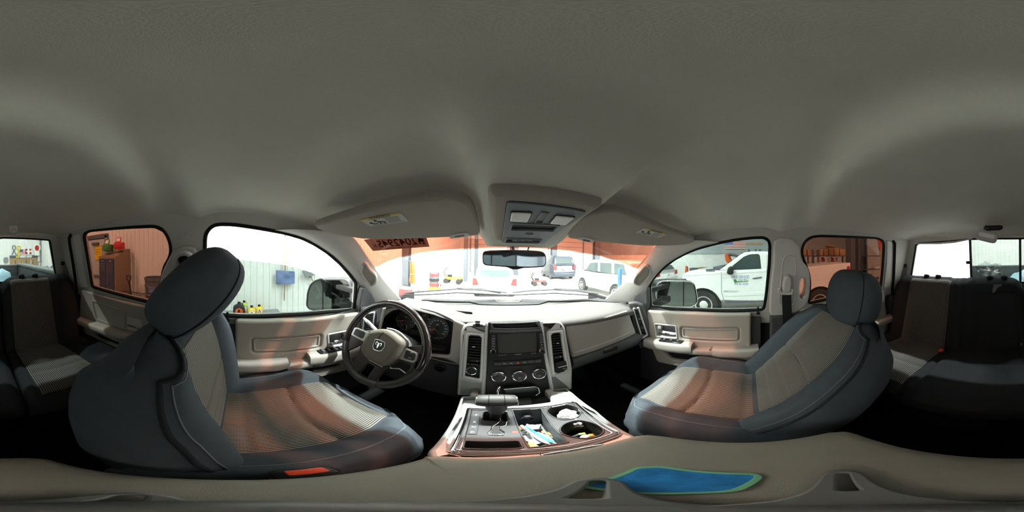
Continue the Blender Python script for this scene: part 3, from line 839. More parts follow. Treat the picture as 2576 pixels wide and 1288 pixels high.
# outboard vent on the driver side
DV = Frame((-.655, .60, -.36), (1, .45, 0), (0, .1, 1))
plate('side_panel', DV, [fillet(DV.pts([(905, 775), (960, 768), (958, 860), (900, 880)]), .01)], .02, 'dash_mid', dash, .006, -.03)
O_ = fillet(DV.pts([(917, 788), (944, 783), (939, 832), (911, 838)]), .006); I = fillet(DV.pts([(919.5, 791), (941, 787), (936.5, 829), (914.5, 834)]), .004)
plate('vent_frame', DV, [O_, I], .014, 'silver', dash, .004, -.005)
Q = I if area2(I) > 0 else I[::-1]
plate('vent_back', DV, [inset(Q, -.002)], .003, 'black', dash, 0, -.018)
slats(DV, (920, 793), (941, 789), (915, 832), (937, 828), 8)
plate('bezel_strip', DV, [fillet(DV.pts([(962, 776), (971, 774), (955, 846), (948, 846)]), .004)], .012, 'dash_light', dash, .004, -.006)

# ------------------------------------------------------------------ radio
radio = thing('car_radio', 'black double-height touch-screen radio set in the centre of the dashboard', 'radio', FS.w(*FS.at(1300, 890)))
plate('body', FS, [fillet(FS.pts([(1232.5, 837.5), (1362.5, 833), (1370, 888), (1231, 894.5)]), .004)], .0046, 'black', radio, .002, .0065)
mat('screen_off', (.035, .033, .028), .38, spec=.5)
plate('screen', FS, [fillet(FS.pts([(1251, 839.5), (1347.5, 836), (1348, 883), (1253.5, 887)]), .002)], .002, 'screen_off', radio, .0008, .0112)
plate('screen_frame', FS, [FS.pts([(1249, 838), (1350, 834.5), (1351.5, 885), (1250.5, 889)]), FS.pts([(1251, 839.5), (1347.5, 836), (1348, 883), (1253.5, 887)])], .003, 'black_gloss', radio, .001, .0112)
for cx0, cx1, top in ((1235.5, 1247.5, 840), (1353, 1363.5, 836)):
    for k in range(6):
        q = ((cx0+cx1)/2+(k*.55 if cx0 > 1300 else -k*.1), top+5+6.2*k); a, b = FS.at(*q)
        fbox('button', FS, a, b, .0115, .0155, .0105, .003, 'dash_dark', radio, .001)
        text('button_mark', FS, a, b, ('^', 'PHONE', 'MENU', 'HDD', 'RADIO', 'MAP') [k] if cx0 < 1300 else ('SRC', 'NAV', 'DIM', 'SETUP', 'TRIP', 'PWR')[k], .0034, 'white', radio, .0147)
for q in ((1240.5, 883), (1361, 880.5)):
    a, b = FS.at(*q); lathe('radio_knob', FS.off(.011), [(.0085, 0), (.008, .010), (.0065, .012), (.0005, .012)], 'black_gloss', radio, 20, a, b)
    lathe('knob_ring', FS.off(.011), [(.0100, 0), (.0100, .002), (.0088, .003)], 'chrome', radio, 20, a, b)
a, b = FS.at(1302, 889.5); text('lettering', FS, a, b, 'uconnect', .0065, 'white', radio, .0125)
for q, t_ in (((1256, 891.5), 'MP3'), ((1263, 891), 'DVD'), ((1271, 890.6), 'HDD'), ((1340, 887), 'MULTIMEDIA')):
    a, b = FS.at(*q); text('lettering', FS, a, b, t_, .0034, 'white', radio, .0125)
# ------------------------------------------------------------------ phone clip
FP = Frame(FS.w(*FS.at(1203, 818), .013), (1, 0, 0), FS.v)
clip = thing('phone_mount', 'small black clip foot stuck on the silver column above the driver-side centre vent', 'mount', FP.o)
plate('foot', FP, [fillet(rect(0, 0, .040, .012), .005)], .006, 'dash_mid', clip, .002, 0)
fbox('post', FP, 0, .003, .004, .019, .016, .016, 'black', clip, .003)
fbox('jaw', FP, 0, .012, .012, .019, .006, .016, 'silver', clip, .002); fbox('jaw_cap', FP, 0, .018, .012, .019, .005, .018, 'black', clip, .002)
# ------------------------------------------------------------------ instrument cluster
FI = FD.off(-.097)
clu = thing('instrument_cluster', 'dark instrument cluster with chrome ringed dials behind the steering wheel', 'instrument cluster', FI.w(.0, -.08))
plate('cluster_back', FI, [fillet(rect(.01, 0, .47, .24), .01)], .006, 'black', clu, 0, -.006)
plate('lower_ledge', FI, [fillet(FI.pts([(960, 846), (1010, 852), (1075, 862), (1128, 872), (1126, 892), (960, 872)]), .006)], .05, 'dash_dark', clu, .006, 0)
mat('dial', (.03, .032, .035), .5); mat('needle', (.75, .16, .05), .5, emit=(.75, .12, .03), estr=.15)
def gauge(px, py, r, labs, a0, a1, needle, big=True, cap=''):
    a, b = FI.at(px, py)
    lathe('dial', FI, [(r, 0), (r-.002, .003), (.0005, .003)], 'dial', clu, 40, a, b)
    lathe('dial_ring', FI, [(r+.0035, 0), (r+.003, .008), (r+.001, .010), (r-.001, .006), (r-.001, 0)], 'chrome', clu, 40, a, b)
    F2 = FI.off(.0033); n = len(labs)
    for i, t_ in enumerate(labs):
        an = R(a0+(a1-a0)*i/max(1, n-1)); text('numeral', F2, a+r*.70*c_(an), b+r*.70*s_(an), t_, r*.19, 'white', clu, .0001)
    nt_ = (n-1)*2 if big else 4
    for i in range(nt_+1):
        an = R(a0+(a1-a0)*i/nt_); rot = Matrix((FI.u, FI.v, FI.n)).transposed() @ Matrix.Rotation(an, 3, 'Z')
        box('tick', F2.w(a+r*.9*c_(an), b+r*.9*s_(an), .0002), (r*.09, .0011, .0004), 'white', clu, 0, rot)
    an = R(needle); rot = Matrix((FI.u, FI.v, FI.n)).transposed() @ Matrix.Rotation(an, 3, 'Z')
    box('needle', F2.w(a+r*.42*c_(an), b+r*.42*s_(an), .004), (r*.9, .0018 if big else .001, .001), 'needle', clu, 0, rot)
    lathe('needle_hub', F2, [(r*.13, 0), (r*.12, .006), (.0005, .007)], 'black_gloss', clu, 18, a, b)
    if cap: text('numeral', F2, a, b+r*.3, cap, r*.13, 'white', clu, .0001)
gauge(1022, 805, .058, ['0', '1', '2', '3', '4', '5', '6', '7'], 215, -35, 200, True, 'RPM')
gauge(1101, 824.5, .060, ['0', '10', '20', '30', '40', '50', '60', '70', '80', '90', '100', '110', '120'], 222, -42, 208, True, 'MPH')
gauge(1017, 821, .018, ['C', 'H'], 160, 20, 130, False)
gauge(1094, 840, .020, ['E', 'F'], 160, 20, 120, False)
gauge(1071, 796, .019, ['8', '18'], 160, 20, 80, False)
gauge(1047, 791, .019, ['0', '80'], 160, 20, 100, False)
plate('message_screen', FI, [fillet(FI.pts([(1034, 827), (1062, 833), (1060, 846), (1032, 840)]), .003)], .004, 'screen_off', clu, .001, 0)

# ------------------------------------------------------------------ steering wheel
WC = V((-.47, .47, -.37)); TW = R(30)
FW = Frame(WC, (1, 0, 0), (0, s_(TW), c_(TW)))
wheel = thing('steering_wheel', 'black leather steering wheel with a dark gloss rim and grey airbag cover', 'steering wheel', WC)
def rim(a0, a1, m, n, rr=.0155, part='rim'):
    P = [FW.w(.1795*c_(R(a0+(a1-a0)*i/n)), .1795*s_(R(a0+(a1-a0)*i/n)), 0) for i in range(n+1)]
    return tube(part, P, rr, m, wheel, 16)
rim(-18, 198, 'wheel_wood', 48, .0160, 'gloss_rim'); rim(198, 342, 'leather', 34, .0165, 'rim')
for an in (-18, 198, 250, 290):
    p = [FW.w(.1795*c_(R(an+d)), .1795*s_(R(an+d)), 0) for d in (-.4, 0, .4)]; tube('rim_seam', p, .0172, 'black', wheel, 16)
AB = spline(FW.off(.03).pts([(913, 873), (930, 838), (951, 829), (980, 830), (1011, 851), (1018, 865), (1013, 878), (999, 900), (981, 914), (964, 921), (943, 912), (920, 896)]), 4)
plate('airbag_cover', FW, [AB], .055, 'airbag', wheel, .018, -.005, 4)
p = FW.off(.05)
tube('cover_seam', [p.w(*p.at(*q), .0002) for q in ((965, 836), (958, 842), (951, 855), (947, 866))], .0012, 'black', wheel, 6)
# emblem: chrome shield with a dark inner field and a ram's head in relief
F2 = FW.off(.050)
S = F2.pts([(942.5, 856), (945, 852.5), (957, 855), (970, 861.5), (968.5, 873), (961, 883), (952, 884.5), (940, 880), (937, 870)])
S = S if area2(S) > 0 else S[::-1]
plate('emblem', F2, [S, inset(S, .0035)], .004, 'chrome', wheel, .0015, -.002)
plate('emblem_field', F2, [inset(S, .003)], .002, 'dash_dark', wheel, 0, -.001)
cx = sum(q[0] for q in S)/len(S); cy = sum(q[1] for q in S)/len(S); k_ = .0011
for poly in ([(-3, 9), (3, 9), (4.5, 3), (3, -8), (1.5, -12), (-1.5, -12), (-3, -8), (-4.5, 3)],):
    plate('emblem_head', F2, [[(cx+x*k_, cy+y*k_) for x, y in poly]], .003, 'chrome', wheel, .001, .0005)
for sx in (-1, 1):
    plate('emblem_horn', F2, [[(cx+sx*x*k_, cy+y*k_) for x, y in ((3, 10), (9, 12), (13, 8), (12, 1), (8, -3), (6, -1), (8.5, 2), (9, 6), (6.5, 7.5), (4, 5))]], .003, 'chrome', wheel, .001, .0005)
F3 = FW.off(.008)
for part, out, btn in (('L', [(885, 843), (893, 824.5), (899, 824), (931, 837), (921, 862), (912, 858)], [(889, 841), (895, 828.5), (899, 827.5), (917, 835), (919, 838), (914, 850), (910, 851.5)]),
                       ('R', [(1000, 901), (1021, 875), (1049, 887), (1052, 890), (1048, 908), (1041, 913)], [(1016, 901), (1022, 882), (1026, 881), (1046, 889.5), (1047.5, 892), (1044, 905), (1040, 908)])):
    O_ = fillet(F3.pts(out), .004)
    plate('spoke_bezel', FW, [O_], .020, 'silver', wheel, .005, -.004)
    B = fillet(F3.off(.008).pts(btn), .004); B = B if area2(B) > 0 else B[::-1]
    plate('button_rim', FW, [inset(B, -.0025), B], .004, 'silver', wheel, .0015, .014)
    c0 = (sum(q[0] for q in B)/len(B), sum(q[1] for q in B)/len(B))
    h = [q for q in B]; up = [q for q in B if q[1] >= c0[1]]; lo = [q for q in B if q[1] < c0[1]]
    xs_ = [q[0] for q in B]
    plate('switch', FW, [B], .006, 'dash_dark', wheel, .002, .0135)
    fbox('switch_gap', FW, c0[0], c0[1], .0190, max(xs_)-min(xs_)-.004, .0012, .0008, 'black', wheel)
    text('switch_mark', FW, c0[0], c0[1]+.011, ('+' if part == 'L' else 'RES'), .006, 'white', wheel, .0196); text('switch_mark', FW, c0[0], c0[1]-.011, ('-' if part == 'L' else 'SET'), .006, 'white', wheel, .0196)
# lower spokes
LO = FW.pts([(912, 858), (884, 930), (900, 948), (935, 965), (975, 973), (1013, 960), (1040, 935), (1050, 912), (1000, 898), (985, 914), (960, 924), (925, 905)])
LH = [fillet(FW.pts([(899, 942), (926, 913), (943, 922), (921, 954)]), .008), fillet(FW.pts([(944, 958), (968, 930), (1006, 908), (1036, 920), (1010, 950), (975, 964)]), .012)]
plate('lower_spokes', FW, [LO]+LH, .014, 'leather', wheel, .005, -.010)
LS = FW.pts([(870, 850), (880, 828), (892, 824), (925, 838), (920, 866), (905, 868), (868, 885)])
plate('spoke_backing', FW, [fillet(LS, .01)], .010, 'leather', wheel, .004, -.010)
RS = FW.pts([(1000, 902), (1022, 872), (1060, 868), (1084, 880), (1082, 905), (1050, 918)])
plate('spoke_backing', FW, [fillet(RS, .01)], .010, 'leather', wheel, .004, -.010)
# steering column with shroud and stalk
colm = thing('steering_column', 'dark steering column shroud with a silver stalk behind the wheel', 'steering column', WC-FW.n*.15)
rings = []
for d, a, b, dy in ((-.035, .075, .058, 0), (-.06, .088, .066, 0), (-.12, .092, .068, 0), (-.20, .085, .064, -.01), (-.26, .07, .05, -.01)):
    rings.append([FW.w(p[0], p[1]+dy, d) for p in circle(0, 0, a, 24, b)])
loft('column_shroud', rings, 'dash_mid', colm)
P = [FW.w(-.07, .02, -.10), FW.w(-.12, .045, -.09), FW.w(-.17, .066, -.085), FW.w(-.21, .08, -.085)]
tube('stalk', P, [.007, .009, .010, .006], 'silver', colm, 12)
tube('shroud_trim', [FW.w(.092*c_(R(an)), .072*s_(R(an)), -.045) for an in range(0, 120, 12)], .004, 'silver', colm, 8)
tube('ignition_lead', [FW.w(.0, -.07, -.10), FW.w(.03, -.11, -.09), FW.w(.06, -.10, -.10), FW.w(.09, -.12, -.12)], .003, 'white', colm, 6)

# ================================================================== FLOOR CONSOLE
FC = Frame((0, .18, -.50), (1, 0, 0), (0, 1, -.236))
con = thing('center_console', 'pale grey floor console with a chrome edged black tray between the front seats', 'console', (0, .2, -1.0))
RAIL = [(1080, 1131), (1112, 1095), (1144, 1040), (1161, 993), (1222, 993), (1218, 1018), (1384, 1008), (1383, 982), (1424, 974.6), (1439, 984), (1500, 1030), (1597, 1095), (1610, 1105), (1560, 1120), (1340, 1150), (1085, 1150)]
BEZ = [(1128, 1134), (1174, 1029), (1180, 1027), (1290, 1027), (1357, 1024.5), (1434, 1011), (1451, 1013), (1564, 1088), (1556, 1097), (1443, 1129), (1336, 1140), (1135, 1139)]
BEZf = fillet(FC.pts(BEZ), [.006, .01, .01, .01, .01, .012, .012, .01, .006, .01, .01, .006])
BIN = FC.pts([(1290, 1034), (1360, 1029), (1426, 1114), (1334, 1127)])
C1 = spline(FC.pts([(1378, 1037), (1385, 1028), (1400, 1021), (1420, 1019), (1445, 1024), (1458, 1033), (1461, 1040), (1452, 1051), (1440, 1055), (1415, 1057), (1393, 1050)]), 4)
C2 = spline(FC.pts([(1411, 1082), (1420, 1070), (1440, 1062), (1466, 1060), (1495, 1068), (1515, 1080), (1516, 1090), (1500, 1100), (1475, 1104), (1445, 1101), (1420, 1094)]), 4)
SLOT = fillet(FC.pts([(1171, 1111), (1305, 1111), (1315, 1128), (1166, 1129)]), .005)
GATE = fillet(FC.pts([(1215, 1042), (1218, 1036), (1276, 1037), (1276, 1061), (1216, 1059)]), .006)
BASE = [(p[0], p[1]) for p in FC.pts(RAIL)]
OPEN = inset(BEZf if area2(BEZf) > 0 else BEZf[::-1], .004)
mat('tray_black', (.045, .045, .048), .38, bump=.1, bscale=1300, spec=.5)
plate('console_rails', FC, [fillet(BASE, .006), OPEN], .022, 'rail_silver', con, .008, -.026)
bz0 = BEZf if area2(BEZf) > 0 else BEZf[::-1]
plate('bezel_trim', FC, [bz0, inset(bz0, .007)], .018, 'chrome', con, .004, -.012)
plate('tray_top', FC, [inset(bz0, .006), BIN, C1, C2, SLOT, GATE], .012, 'tray_black', con, .002, -.009)
plate('inner_rail', FC, [inset(bz0, .012), inset(bz0, .0145)], .003, 'chrome', con, .001, .0025)
def cup(name, L, dep, m, mf=None, taper=.0):
    L = L if area2(L) > 0 else L[::-1]
    bm = bmesh.new(); A = [bm.verts.new(FC.w(p[0], p[1], .003)) for p in inset(L, -.0005)]; B = [bm.verts.new(FC.w(p[0], p[1], -dep)) for p in inset(L, taper)]
    for i in range(len(A)): bm.faces.new((A[i], A[i-1], B[i-1], B[i]))
    c = bm.verts.new(sum((v.co for v in B), V())/len(B))
    for i in range(len(B)): bm.faces.new((B[i], B[i-1], c))
    return ob(name, bm, m, con, 30)
cup('storage_bin', BIN, .075, 'dash_mid', taper=.004); cup('cup_holder', C1, .060, 'black', taper=.006); cup('cup_holder', C2, .060, 'black', taper=.006); cup('slot_tray', SLOT, .022, 'dash_dark', taper=.002)
for L in (C1, C2, BIN, SLOT):
    L = L if area2(L) > 0 else L[::-1]
    plate('opening_rim', FC, [inset(L, -.003), inset(L, .0004)], .003, 'tray_black', con, .0012, .0028)
bx_, by_ = FC.at(1322, 1036)
FO_ = Frame(FC.w(bx_, by_-.004, -.030), (1, 0, 0), (0, .05, 1))
lathe('power_socket', FO_, [(.016, 0), (.0155, .004), (.013, .006), (.012, .003), (.0005, .003)], 'black_gloss', con, 24, .002, 0)
tube('socket_ring', [FO_.w(.002+.0150*c_(R(an)), .0150*s_(R(an)), .006) for an in range(20, 165, 12)], .0012, 'chrome', con, 6)
# selector gate, letters, small warning label
G = [(1256, 1051), (1258, 1060), (1251, 1067), (1238, 1075), (1236, 1084), (1229, 1090), (1230, 1095), (1265, 1096), (1268, 1089), (1258, 1083), (1258, 1077), (1272, 1072), (1274, 1064), (1281, 1058), (1276, 1045)]
tube('gate_trim', [FC.w(*FC.at(*q), .004) for q in G], .0021, 'chrome', con, 8)
plate('gate_slot', FC, [fillet(FC.pts([(1258, 1056), (1266, 1058), (1252, 1080), (1262, 1091), (1236, 1091), (1242, 1078)]), .003)], .0015, 'black', con, 0, .0028)
P = FC.pts([(1189, 1041), (1208, 1042), (1200, 1095), (1175, 1095)])
plate('selector_panel', FC, [fillet(P, .003)], .002, 'dash_dark', con, .0008, .0028)
for q, t_ in (((1198, 1046.5), 'P'), ((1193.5, 1064), 'R'), ((1191, 1076.5), 'N'), ((1188, 1089), 'D')):
    a, b = FC.at(*q); text('lettering', FC, a, b, t_, .010, 'white', con, .005)
a, b = FC.at(1295, 1089); plate('warning_mark', FC, [[(a-.005, b-.004), (a+.005, b-.004), (a+.006, b+.005), (a-.004, b+.005)]], .0006, 'red', con, 0, .0031)
# side walls and the floor bin at the foot of the stack
for s in (-1, 1):
    box('console_side', (s*.125-.015, .395, -.83), (.03, .40, .46), 'trim', con, .01)
FBN = Frame((0, .45, -.585), (1, 0, 0), (0, 1, -.2))
plate('bin_floor', FBN, [FBN.pts([(1222, 1000), (1384, 985), (1430, 1020), (1352, 1040), (1180, 1045)])], .006, 'black', con, 0, -.03)
plate('rubber_mat', FBN, [fillet(FBN.pts([(1286, 994), (1335, 992), (1338, 1008), (1284, 1010)]), .005)], .003, 'dash_dark', con, .001, -.022)
# shifter: T-shaped knob on a boot
SC = FC.w(*FC.at(1246, 1052))
shift = thing('gear_selector', 'grey leather T-handle gear selector standing in its chrome gate', 'gear lever', SC)
kc = V((SC.x+.002, SC.y+.025, SC.z+.078))
tube('shaft', [SC+V((0, .004, 0)), SC+V((0, .010, .035)), kc-V((0, 0, .01))], [.013, .012, .016], 'black', shift, 16)
rings = []
for x, ry, rz in ((-.049, .004, .003), (-.048, .017, .013), (-.043, .0215, .017), (-.030, .023, .019), (-.014, .024, .021), (.014, .024, .021), (.030, .023, .019), (.043, .0215, .017), (.048, .017, .013), (.049, .004, .003)):
    rings.append([kc+V((x, ry*c_(2*PI*j/20), rz*s_(2*PI*j/20))) for j in range(20)])
mat('knob_leather', (.06, .06, .058), .5, bump=.12, bscale=1200)
loft('knob', rings, 'knob_leather', shift, True, True, 60)
tube('knob_neck', [kc-V((0, .0, .004)), kc-V((0, .006, .035)), kc-V((0, .012, .055))], [.028, .025, .017], 'knob_leather', shift, 18)
for x in (-.018, .018):
    tube('knob_seam', [kc+V((x, .0245*c_(2*PI*j/24), .0213*s_(2*PI*j/24))) for j in range(25)], .0009, 'black', shift, 6)
for x in (-.0495, .0495):
    tube('knob_ring', [kc+V((x*.95, .0185*c_(2*PI*j/24), .0145*s_(2*PI*j/24))) for j in range(25)], .0016, 'chrome', shift, 6)
# ------------------------------------------------------------------ armrest lid
lid = thing('console_armrest', 'taupe padded armrest lid closing the console between the seats', 'armrest', (-.02, 0, -.50))
LO_ = [(-.146, .142), (-.141, .152), (-.07, .161), (0, .162), (.07, .159), (.105, .150), (.120, .130), (.128, .088), (.134, 0), (.141, -.10), (.138, -.125), (.115, -.148), (0, -.160), (-.10, -.158), (-.132, -.150), (-.146, -.130), (-.165, -.06), (-.172, 0), (-.165, .08)]
LO_ = spline(LO_, 4)
LO_ = LO_ if area2(LO_) > 0 else LO_[::-1]
FLD = Frame((0, 0, -.45), (1, 0, 0), (0, 1, 0))
bm = bmesh.new(); rings = []
for ins, d in ((.006, -.055), (0, -.048), (-.001, -.030), (.000, -.018), (.004, -.009), (.011, -.003), (.024, 0), (.05, .002), (.09, .003)):
    rings.append([FLD.w(p[0]*(1-ins/.16) - .016*ins/.16*-1 if False else p[0]+(-.016-p[0])*ins/.16, p[1]+(0-p[1])*ins/.165, d) for p in LO_])
vv = loft_bm(bm, rings, True, True)
ob('pad', bm, 'vinyl_lid', lid, 60)
rings = [[FLD.w(p[0]+(-.016-p[0])*.04, min(p[1], .128)*.98, d) for p in LO_] for d in (-.52, -.057)]
loft('bin_body', rings, 'trim', lid)
plate('latch', FLD, [fillet([(-.030, .158), (.050, .157), (.052, .166), (.03, .1705), (-.01, .1715), (-.032, .168)], .004)], .010, 'chrome', lid, .004, -.026)
tube('pad_seam', [FLD.w(p[0], p[1], -.034) for p in LO_], .0016, 'dash_mid', lid, 6, True)
# ------------------------------------------------------------------ things in the trays
def on(px, py, d=-.06):
    F2 = FC.off(d); return F2.w(*F2.at(px, py))
def pen(name, label, q0, q1, d0, d1, r, m, mtip):
    a = on(*q0, d0); b = on(*q1, d1); t = thing(name, label, 'pen', a)
    tube('barrel', [a, a+(b-a)*.3, a+(b-a)*.86, a+(b-a)*.93], [r, r, r, r*.7], m, t, 12)
    tube('tip', [a+(b-a)*.92, a+(b-a)*.97, b], [r*.72, r*.4, r*.15], mtip, t, 10)
    u = FC.n*r*1.15; tube('clip', [a+u+(b-a)*.02, a+u+(b-a)*.28], r*.28, m, t, 6)
    return t
mat('pen_white', (.80, .80, .86), .3); mat('pen_blue', (.10, .45, .62), .3); mat('pen_grey', (.35, .36, .33), .35)
pen('ballpoint_pen', 'white pen lying across the console storage bin', (1312, 1071), (1387, 1120), -.052, -.026, .0042, 'pen_white', 'silver')
pen('ballpoint_pen', 'light blue pen beside the white pen in the storage bin', (1322, 1073), (1402, 1117.5), -.058, -.028, .0046, 'pen_blue', 'pen_white')
pen('ballpoint_pen', 'thin grey pen along the passenger side of the storage bin', (1359, 1068), (1398, 1116), -.062, -.036, .0026, 'pen_grey', 'black')
def chip(name, label, cat, q, d, w_, h_, t_, m, rot, tilt=0, bend=0):
    """a scrap of card or paper, slightly curled"""
    c = on(*q, d); F2 = Frame(c, FC.u*c_(rot)+FC.v*s_(rot), (FC.v*c_(rot)-FC.u*s_(rot))*c_(tilt)+FC.n*s_(tilt))
    nx = 8; bm = bmesh.new(); A = []; B = []
    for i in range(nx+1):
        x = (i/nx-.5); zz = bend*(x*x*4)*w_
        jag = .06*h_*s_(i*2.3)
        A.append([bm.verts.new(F2.w(x*w_, (-.5 if k == 0 else .5)*h_+jag*k, zz+e)) for k in (0, 1) for e in (0, t_)])
    for a_, b_ in zip(A[:-1], A[1:]):
        for p, q2 in ((0, 1), (1, 3), (3, 2), (2, 0)): bm.faces.new((a_[p], b_[p], b_[q2], a_[q2]))
    bm.faces.new([A[0][i] for i in (0, 2, 3, 1)]); bm.faces.new([A[-1][i] for i in (0, 1, 3, 2)])
    return tag(ob(name, bm, m, None, 50), label, cat)
mat('orange_card', (.75, .42, .10), .6)
chip('paper_scrap', 'cream paper scrap under the pens in the storage bin', 'paper', (1340, 1105), -.060, .030, .045, .0006, 'paper', .5, .1, .10)
chip('paper_scrap', 'orange card scrap in the rear driver-side corner of the storage bin', 'paper', (1333, 1121), -.050, .020, .024, .0008, 'orange_card', .3, .2, .05)
chip('paper_scrap', 'orange wrapper at the front driver-side corner of the storage bin', 'paper', (1309, 1077), -.055, .014, .016, .0008, 'orange_card', .2, .3, .2)
chip('paper_scrap', 'pink and white wrapper ahead of the blue pen in the storage bin', 'paper', (1341, 1074), -.058, .030, .020, .0008, 'paper', -.4, .3, .25)
chip('paper_scrap', 'white folded receipt between the blue pen and thin grey pen', 'paper', (1370, 1096), -.064, .030, .030, .0006, 'white', -.3, .1, .2)
def key(label, q, rot):
    c = on(*q, -.064); t = thing('key', label, 'key', c); F2 = Frame(c, FC.u*c_(rot)+FC.v*s_(rot), FC.v*c_(rot)-FC.u*s_(rot))
    plate('bow', F2, [circle(0, 0, .010, 16), circle(.003, 0, .003, 10)], .002, 'silver', t, .0006)
    plate('blade', F2, [[(.009, -.003), (.032, -.003), (.035, 0), (.032, .003), (.028, .002), (.024, .0035), (.020, .002), (.015, .0035), (.009, .0035)]], .0016, 'silver', t, .0004)
key('small steel key in the middle of the storage bin', (1322, 1089), .9)
chip('coin_wrapper', 'tan stir stick lying along the passenger side of the storage bin', 'stick', (1383, 1092), -.055, .042, .007, .002, 'orange_card', -1.15, .1, .05)
# tissue in the front cup holder, small rubbish in the rear one
def crumple(name, label, cat, c, s, m, seed, sub=3, rough=.35):
    rnd = random.Random(seed); bm = bmesh.new(); bmesh.ops.create_icosphere(bm, subdivisions=sub, radius=1)
    off = [V((rnd.uniform(-9, 9), rnd.uniform(-9, 9), rnd.uniform(-9, 9))) for _ in range(2)]
    from mathutils import noise
    for v in bm.verts:
        k = 1+rough*noise.noise(v.co*1.6+off[0])*1.6+rough*.7*abs(noise.noise(v.co*4+off[1]))
        v.co = V(c)+V((v.co.x*s[0]*k, v.co.y*s[1]*k, v.co.z*s[2]*k))
    return tag(ob(name, bm, m, None, 20), label, cat)
crumple('crumpled_napkin', 'white crumpled napkin stuffed in the front cup holder', 'napkin', on(1428, 1046, -.022), (.024, .022, .018), 'paper', 3)
crumple('crumpled_napkin', 'folded white tissue bridging the front cup holder and the rear one', 'napkin', on(1449, 1062, -.012), (.012, .018, .012), 'white', 8)
crumple('foil_wrapper', 'small pale foil wrapper at the bottom of the rear cup holder', 'wrapper', on(1473, 1099, -.048), (.010, .008, .006), 'silver', 4, 2)
crumple('foil_wrapper', 'small tan crumpled wrapper beside the foil in the rear cup holder', 'wrapper', on(1487, 1096, -.048), (.009, .008, .006), 'orange_card', 11, 2)
t = thing('lighter', 'dark and yellow-green lighter stub lying in the rear cup holder', 'lighter', on(1445, 1097, -.052))
a = on(1441, 1099, -.050); b = on(1456, 1093, -.046); c = on(1472, 1090, -.046); mat('lime', (.45, .55, .12), .35)
tube('body', [a, b], .0035, 'dash_mid', t, 10); tube('cap', [b, c], .0042, 'lime', t, 10)
# tripod foot of the camera and a blue card, on the lid
FLT = FLD.off(.0035)
def lp(px, py): return FLT.at(px, py)
card = tag(plate('blue_card', FLT, [fillet([lp(1447, 1222), lp(1600, 1176.5), lp(1660, 1173), lp(1900, 1192), lp(1915, 1200), lp(1850, 1236), lp(1640, 1243)], .006)], .0012, 'pen_blue', None, .0004, .0005), 'bright blue card with a green edge lying on the taupe armrest lid', 'card')
mat('card_green', (.16, .42, .24), .5); mat('card_blue', (.02, .20, .50), .35, var=.4, vscale=60)
card.data.materials.clear(); card.data.materials.append(M['card_blue'])
Q = fillet([lp(1447, 1222), lp(1600, 1176.5), lp(1660, 1173), lp(1900, 1192), lp(1915, 1200), lp(1850, 1236), lp(1640, 1243)], .006); Q = Q if area2(Q) > 0 else Q[::-1]
plate('green_edge', FLT, [inset(Q, -.0015), inset(Q, .0035)], .0018, 'card_green', card, .0005, .0004)
mat('tripod', (.13, .135, .13), .45)
tri = thing('mini_tripod', 'small grey tripod foot with three slotted legs on the armrest lid', 'tripod', FLT.w(X0, 0, 0))
for i, (q0, wd) in enumerate((((1505, 1211), .026), ((2120, 1192), .026), ((330, 1248), .024))):
    e = V((*lp(*q0), 0)); o_ = V((X0+.004*i, -.004*i, 0)); dr = (e-o_).normalized(); L = (e-o_).length+.012; sd = V((-dr.y, dr.x, 0))
    P = [o_-sd*wd*.7, o_+dr*(L-wd*.5)-sd*wd*.5, o_+dr*L, o_+dr*(L-wd*.5)+sd*wd*.5, o_+sd*wd*.7]
    H = [o_+dr*(L-.062)-sd*.004, o_+dr*(L-.012)-sd*.004, o_+dr*(L-.012)+sd*.004, o_+dr*(L-.062)+sd*.004]
    if L < .09: H = [o_+dr*(L-.040)-sd*.004, o_+dr*(L-.010)-sd*.004, o_+dr*(L-.010)+sd*.004, o_+dr*(L-.040)+sd*.004]
    plate('leg', FLT, [fillet([(p.x, p.y) for p in P], .008), fillet([(p.x, p.y) for p in H], .003)], .007, 'tripod', tri, .002, .0030+.0005*i)
lathe('hub', FLT, [(.024, .009), (.022, .016), (.015, .024), (.006, .028), (.0005, .0285)], 'tripod', tri, 28, X0, 0)

# ================================================================== SEATS
stripes('seat_stripe', (.035, .035, .033), (.30, .29, .25), 0, .0058, .44, cross=.18)
stripes('seat_stripe_rear', (.025, .025, .024), (.17, .165, .145), 0, .0075, .46, cross=.15)
mat('stitch', (.13, .15, .17), .8)
def grid_uv(name, fn, us, vs, m, parent, uvs, thick=None, smooth=60):
    """surface fn(u, v) -> point, with texture coordinates in metres; thick gives it a back"""
    bm = bmesh.new(); lay = bm.loops.layers.uv.new('UVMap'); G = []
    for v in vs: G.append([bm.verts.new(fn(u, v)) for u in us])
    for j in range(len(vs)-1):
        for i in range(len(us)-1):
            f = bm.faces.new((G[j][i], G[j][i+1], G[j+1][i+1], G[j+1][i]))
            for l, (a, b) in zip(f.loops, ((us[i], vs[j]), (us[i+1], vs[j]), (us[i+1], vs[j+1]), (us[i], vs[j+1]))): l[lay].uv = uvs(a, b)
    if thick is not None:
        B = [[bm.verts.new(v.co+thick) for v in r] for r in G]
        nj, ni = len(vs)-1, len(us)-1
        for j in range(nj):
            for i in range(ni): bm.faces.new((B[j][i], B[j+1][i], B[j+1][i+1], B[j][i+1]))
        for j in range(nj):
            bm.faces.new((G[j][0], G[j+1][0], B[j+1][0], B[j][0])); bm.faces.new((G[j][ni], B[j][ni], B[j+1][ni], G[j+1][ni]))
        for i in range(ni):
            bm.faces.new((G[0][i], B[0][i], B[0][i+1], G[0][i+1])); bm.faces.new((G[nj][i], G[nj][i+1], B[nj][i+1], B[nj][i]))
    return ob(name, bm, m, parent, smooth)
